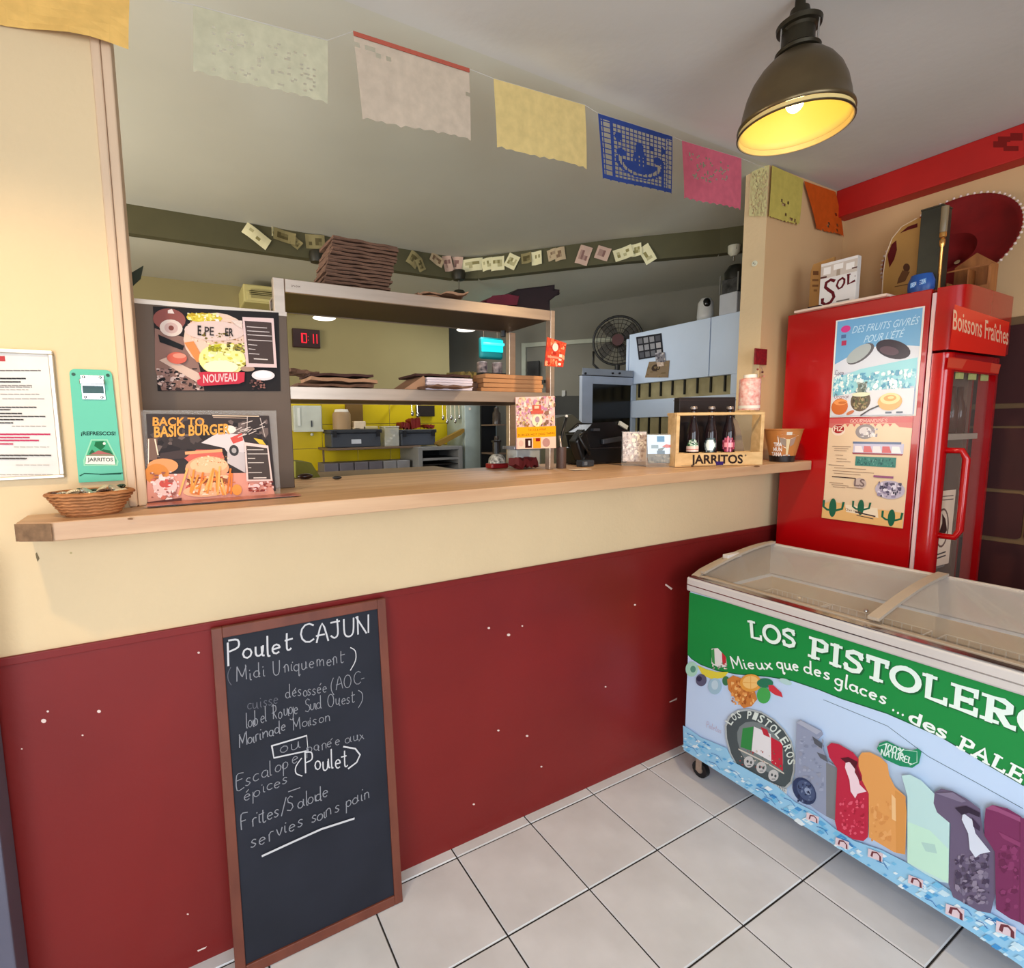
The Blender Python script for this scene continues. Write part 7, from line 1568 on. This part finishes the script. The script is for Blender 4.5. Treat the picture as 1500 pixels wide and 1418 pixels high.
MB().ball((p.x+.037, p.y+.011, CZ(p.x)+hp+.137), .007, 8).build('tip', mat('white_lid', (240,232,220), .4), o_, smooth=True, label='white tip')
o_ = MB().tube([(p.x+.004, p.y-.004, CZ(p.x)+hp-.05), (p.x-.014, p.y-.004, CZ(p.x)+hp+.05)], .005, 8).build('grey_pen', steel, smooth=True); tag(o_, 'short grey pen standing in the brown pot', 'pen')
# low wooden tray, card machine and black equipment
p = ct(830, 686); p2 = ct(912, 682)
t = thing('black_till', ((p.x+p2.x)/2, p.y+.1, CZ(p.x)), 'bulky black till and cable heap at the back of the counter left of the leaflets', 'till')
bs = CZ(p2.x)+.001; yk = max(p.y, p2.y)+.0
def tx(u, v, y=.30): return px(1, y, u, v)
tb = mat('till_black', (16,17,20), .32, var=.2, scale=10)
ty = .27
c0x, c1x = tx(848,650).x, tx(914,650).x; ztop = tx(880,620).z
MB().box(c0x, c1x, ty, ty+.13, bs, bs+(ztop-bs)*.42).build('base_unit', tb, t, bevel=.008)
MB().prism([(c0x+.02, ty+.01, bs+(ztop-bs)*.421), (c1x, ty+.01, bs+(ztop-bs)*.421), (c1x+.015, ty+.01, bs+(ztop-bs)*.72), (c1x-.05, ty+.01, ztop), (c0x+.07, ty+.01, ztop-.005), (c0x+.0, ty+.01, bs+(ztop-bs)*.75)], (0,.11,0)).build('screen_head', tb, t, bevel=.008)
MB().obox(Vector(((c0x+c1x)/2+.03, ty-.002, bs+(ztop-bs)*.58)), Vector((.06,0,.006)), Vector((0,.008,0)), Vector((0,0,.012))).build('paper_slot', mat('slot_grey', (50,52,58), .3), t, bevel=.003)
MB().obox(Vector((c1x-.04, ty, ztop-.012)), Vector((.026,0,-.012)), Vector((0,.006,0)), Vector((.004,0,.009))).build('receipt', mat('receipt', (190,190,180), .5), t)
MB().obox(Vector((c0x+.075, ty+.001, ztop-.03)), Vector((.02,0,.0)), Vector((0,.01,0)), Vector((0,0,.006))).build('key_strip', mat('slot_grey', (50,52,58), .3), t)
MB().tube([(c0x+.03, ty-.012, bs+.05), (c0x-.01, ty-.02, bs+.09), (c0x-.03, ty+.0, bs+.14), (c0x+.02, ty, bs+.16)], .006, 8).build('cable', black, t, smooth=True)
MB().obox(Vector((c0x+.005, ty+.03, bs+(ztop-bs)*.48)), Vector((.028,0,.03)), Vector((0,.03,0)), Vector((-.02,0,.05))).build('side_handset', tb, t, bevel=.01)
a = ct(864, 684); 
t = thing('card_reader', (a.x, ty-.05, CZ(a.x)), 'small dark grey block in front of the black till', 'card reader')
MB().box(a.x-.035, a.x+.035, ty-.07, ty-.025, CZ(a.x)+.001, CZ(a.x)+.03).build('body', mat('slate_block', (52,58,66), .35), t, bevel=.004); MB().box(a.x-.028, a.x-.01, ty-.073, ty-.0705, CZ(a.x)+.008, CZ(a.x)+.024).build('chip_slot', mat('slot_light', (110,116,124), .4), t)
p_ = ct(830, 688)
tag(MB().box(p_.x-.02, p_.x+.07, ty-.20, ty-.16, CZ(p_.x)+.0035, CZ(p_.x)+.0045).build('paper_slip', mat('receipt_b', (232,214,190), .6)), 'thin pale paper slip on the counter near the steel post', 'slip')
x0, x1, z0, z1 = kb_(.9, 815, 608, 855, 660)
tag(MB().prism([px(1,.9,815,612), px(1,.9,838,607), px(1,.9,856,622), Vector((px(1,.9,850,660).x,.9,.001)), Vector((px(1,.9,815,660).x,.9,.001))], (0,.15,0)).build('grey_bin_bag', mat('grey_plastic_bag', (88,88,78), .4, bump=.4, bscale=20)), 'grey crumpled plastic bag in the dim kitchen behind the brown pot', 'bag')
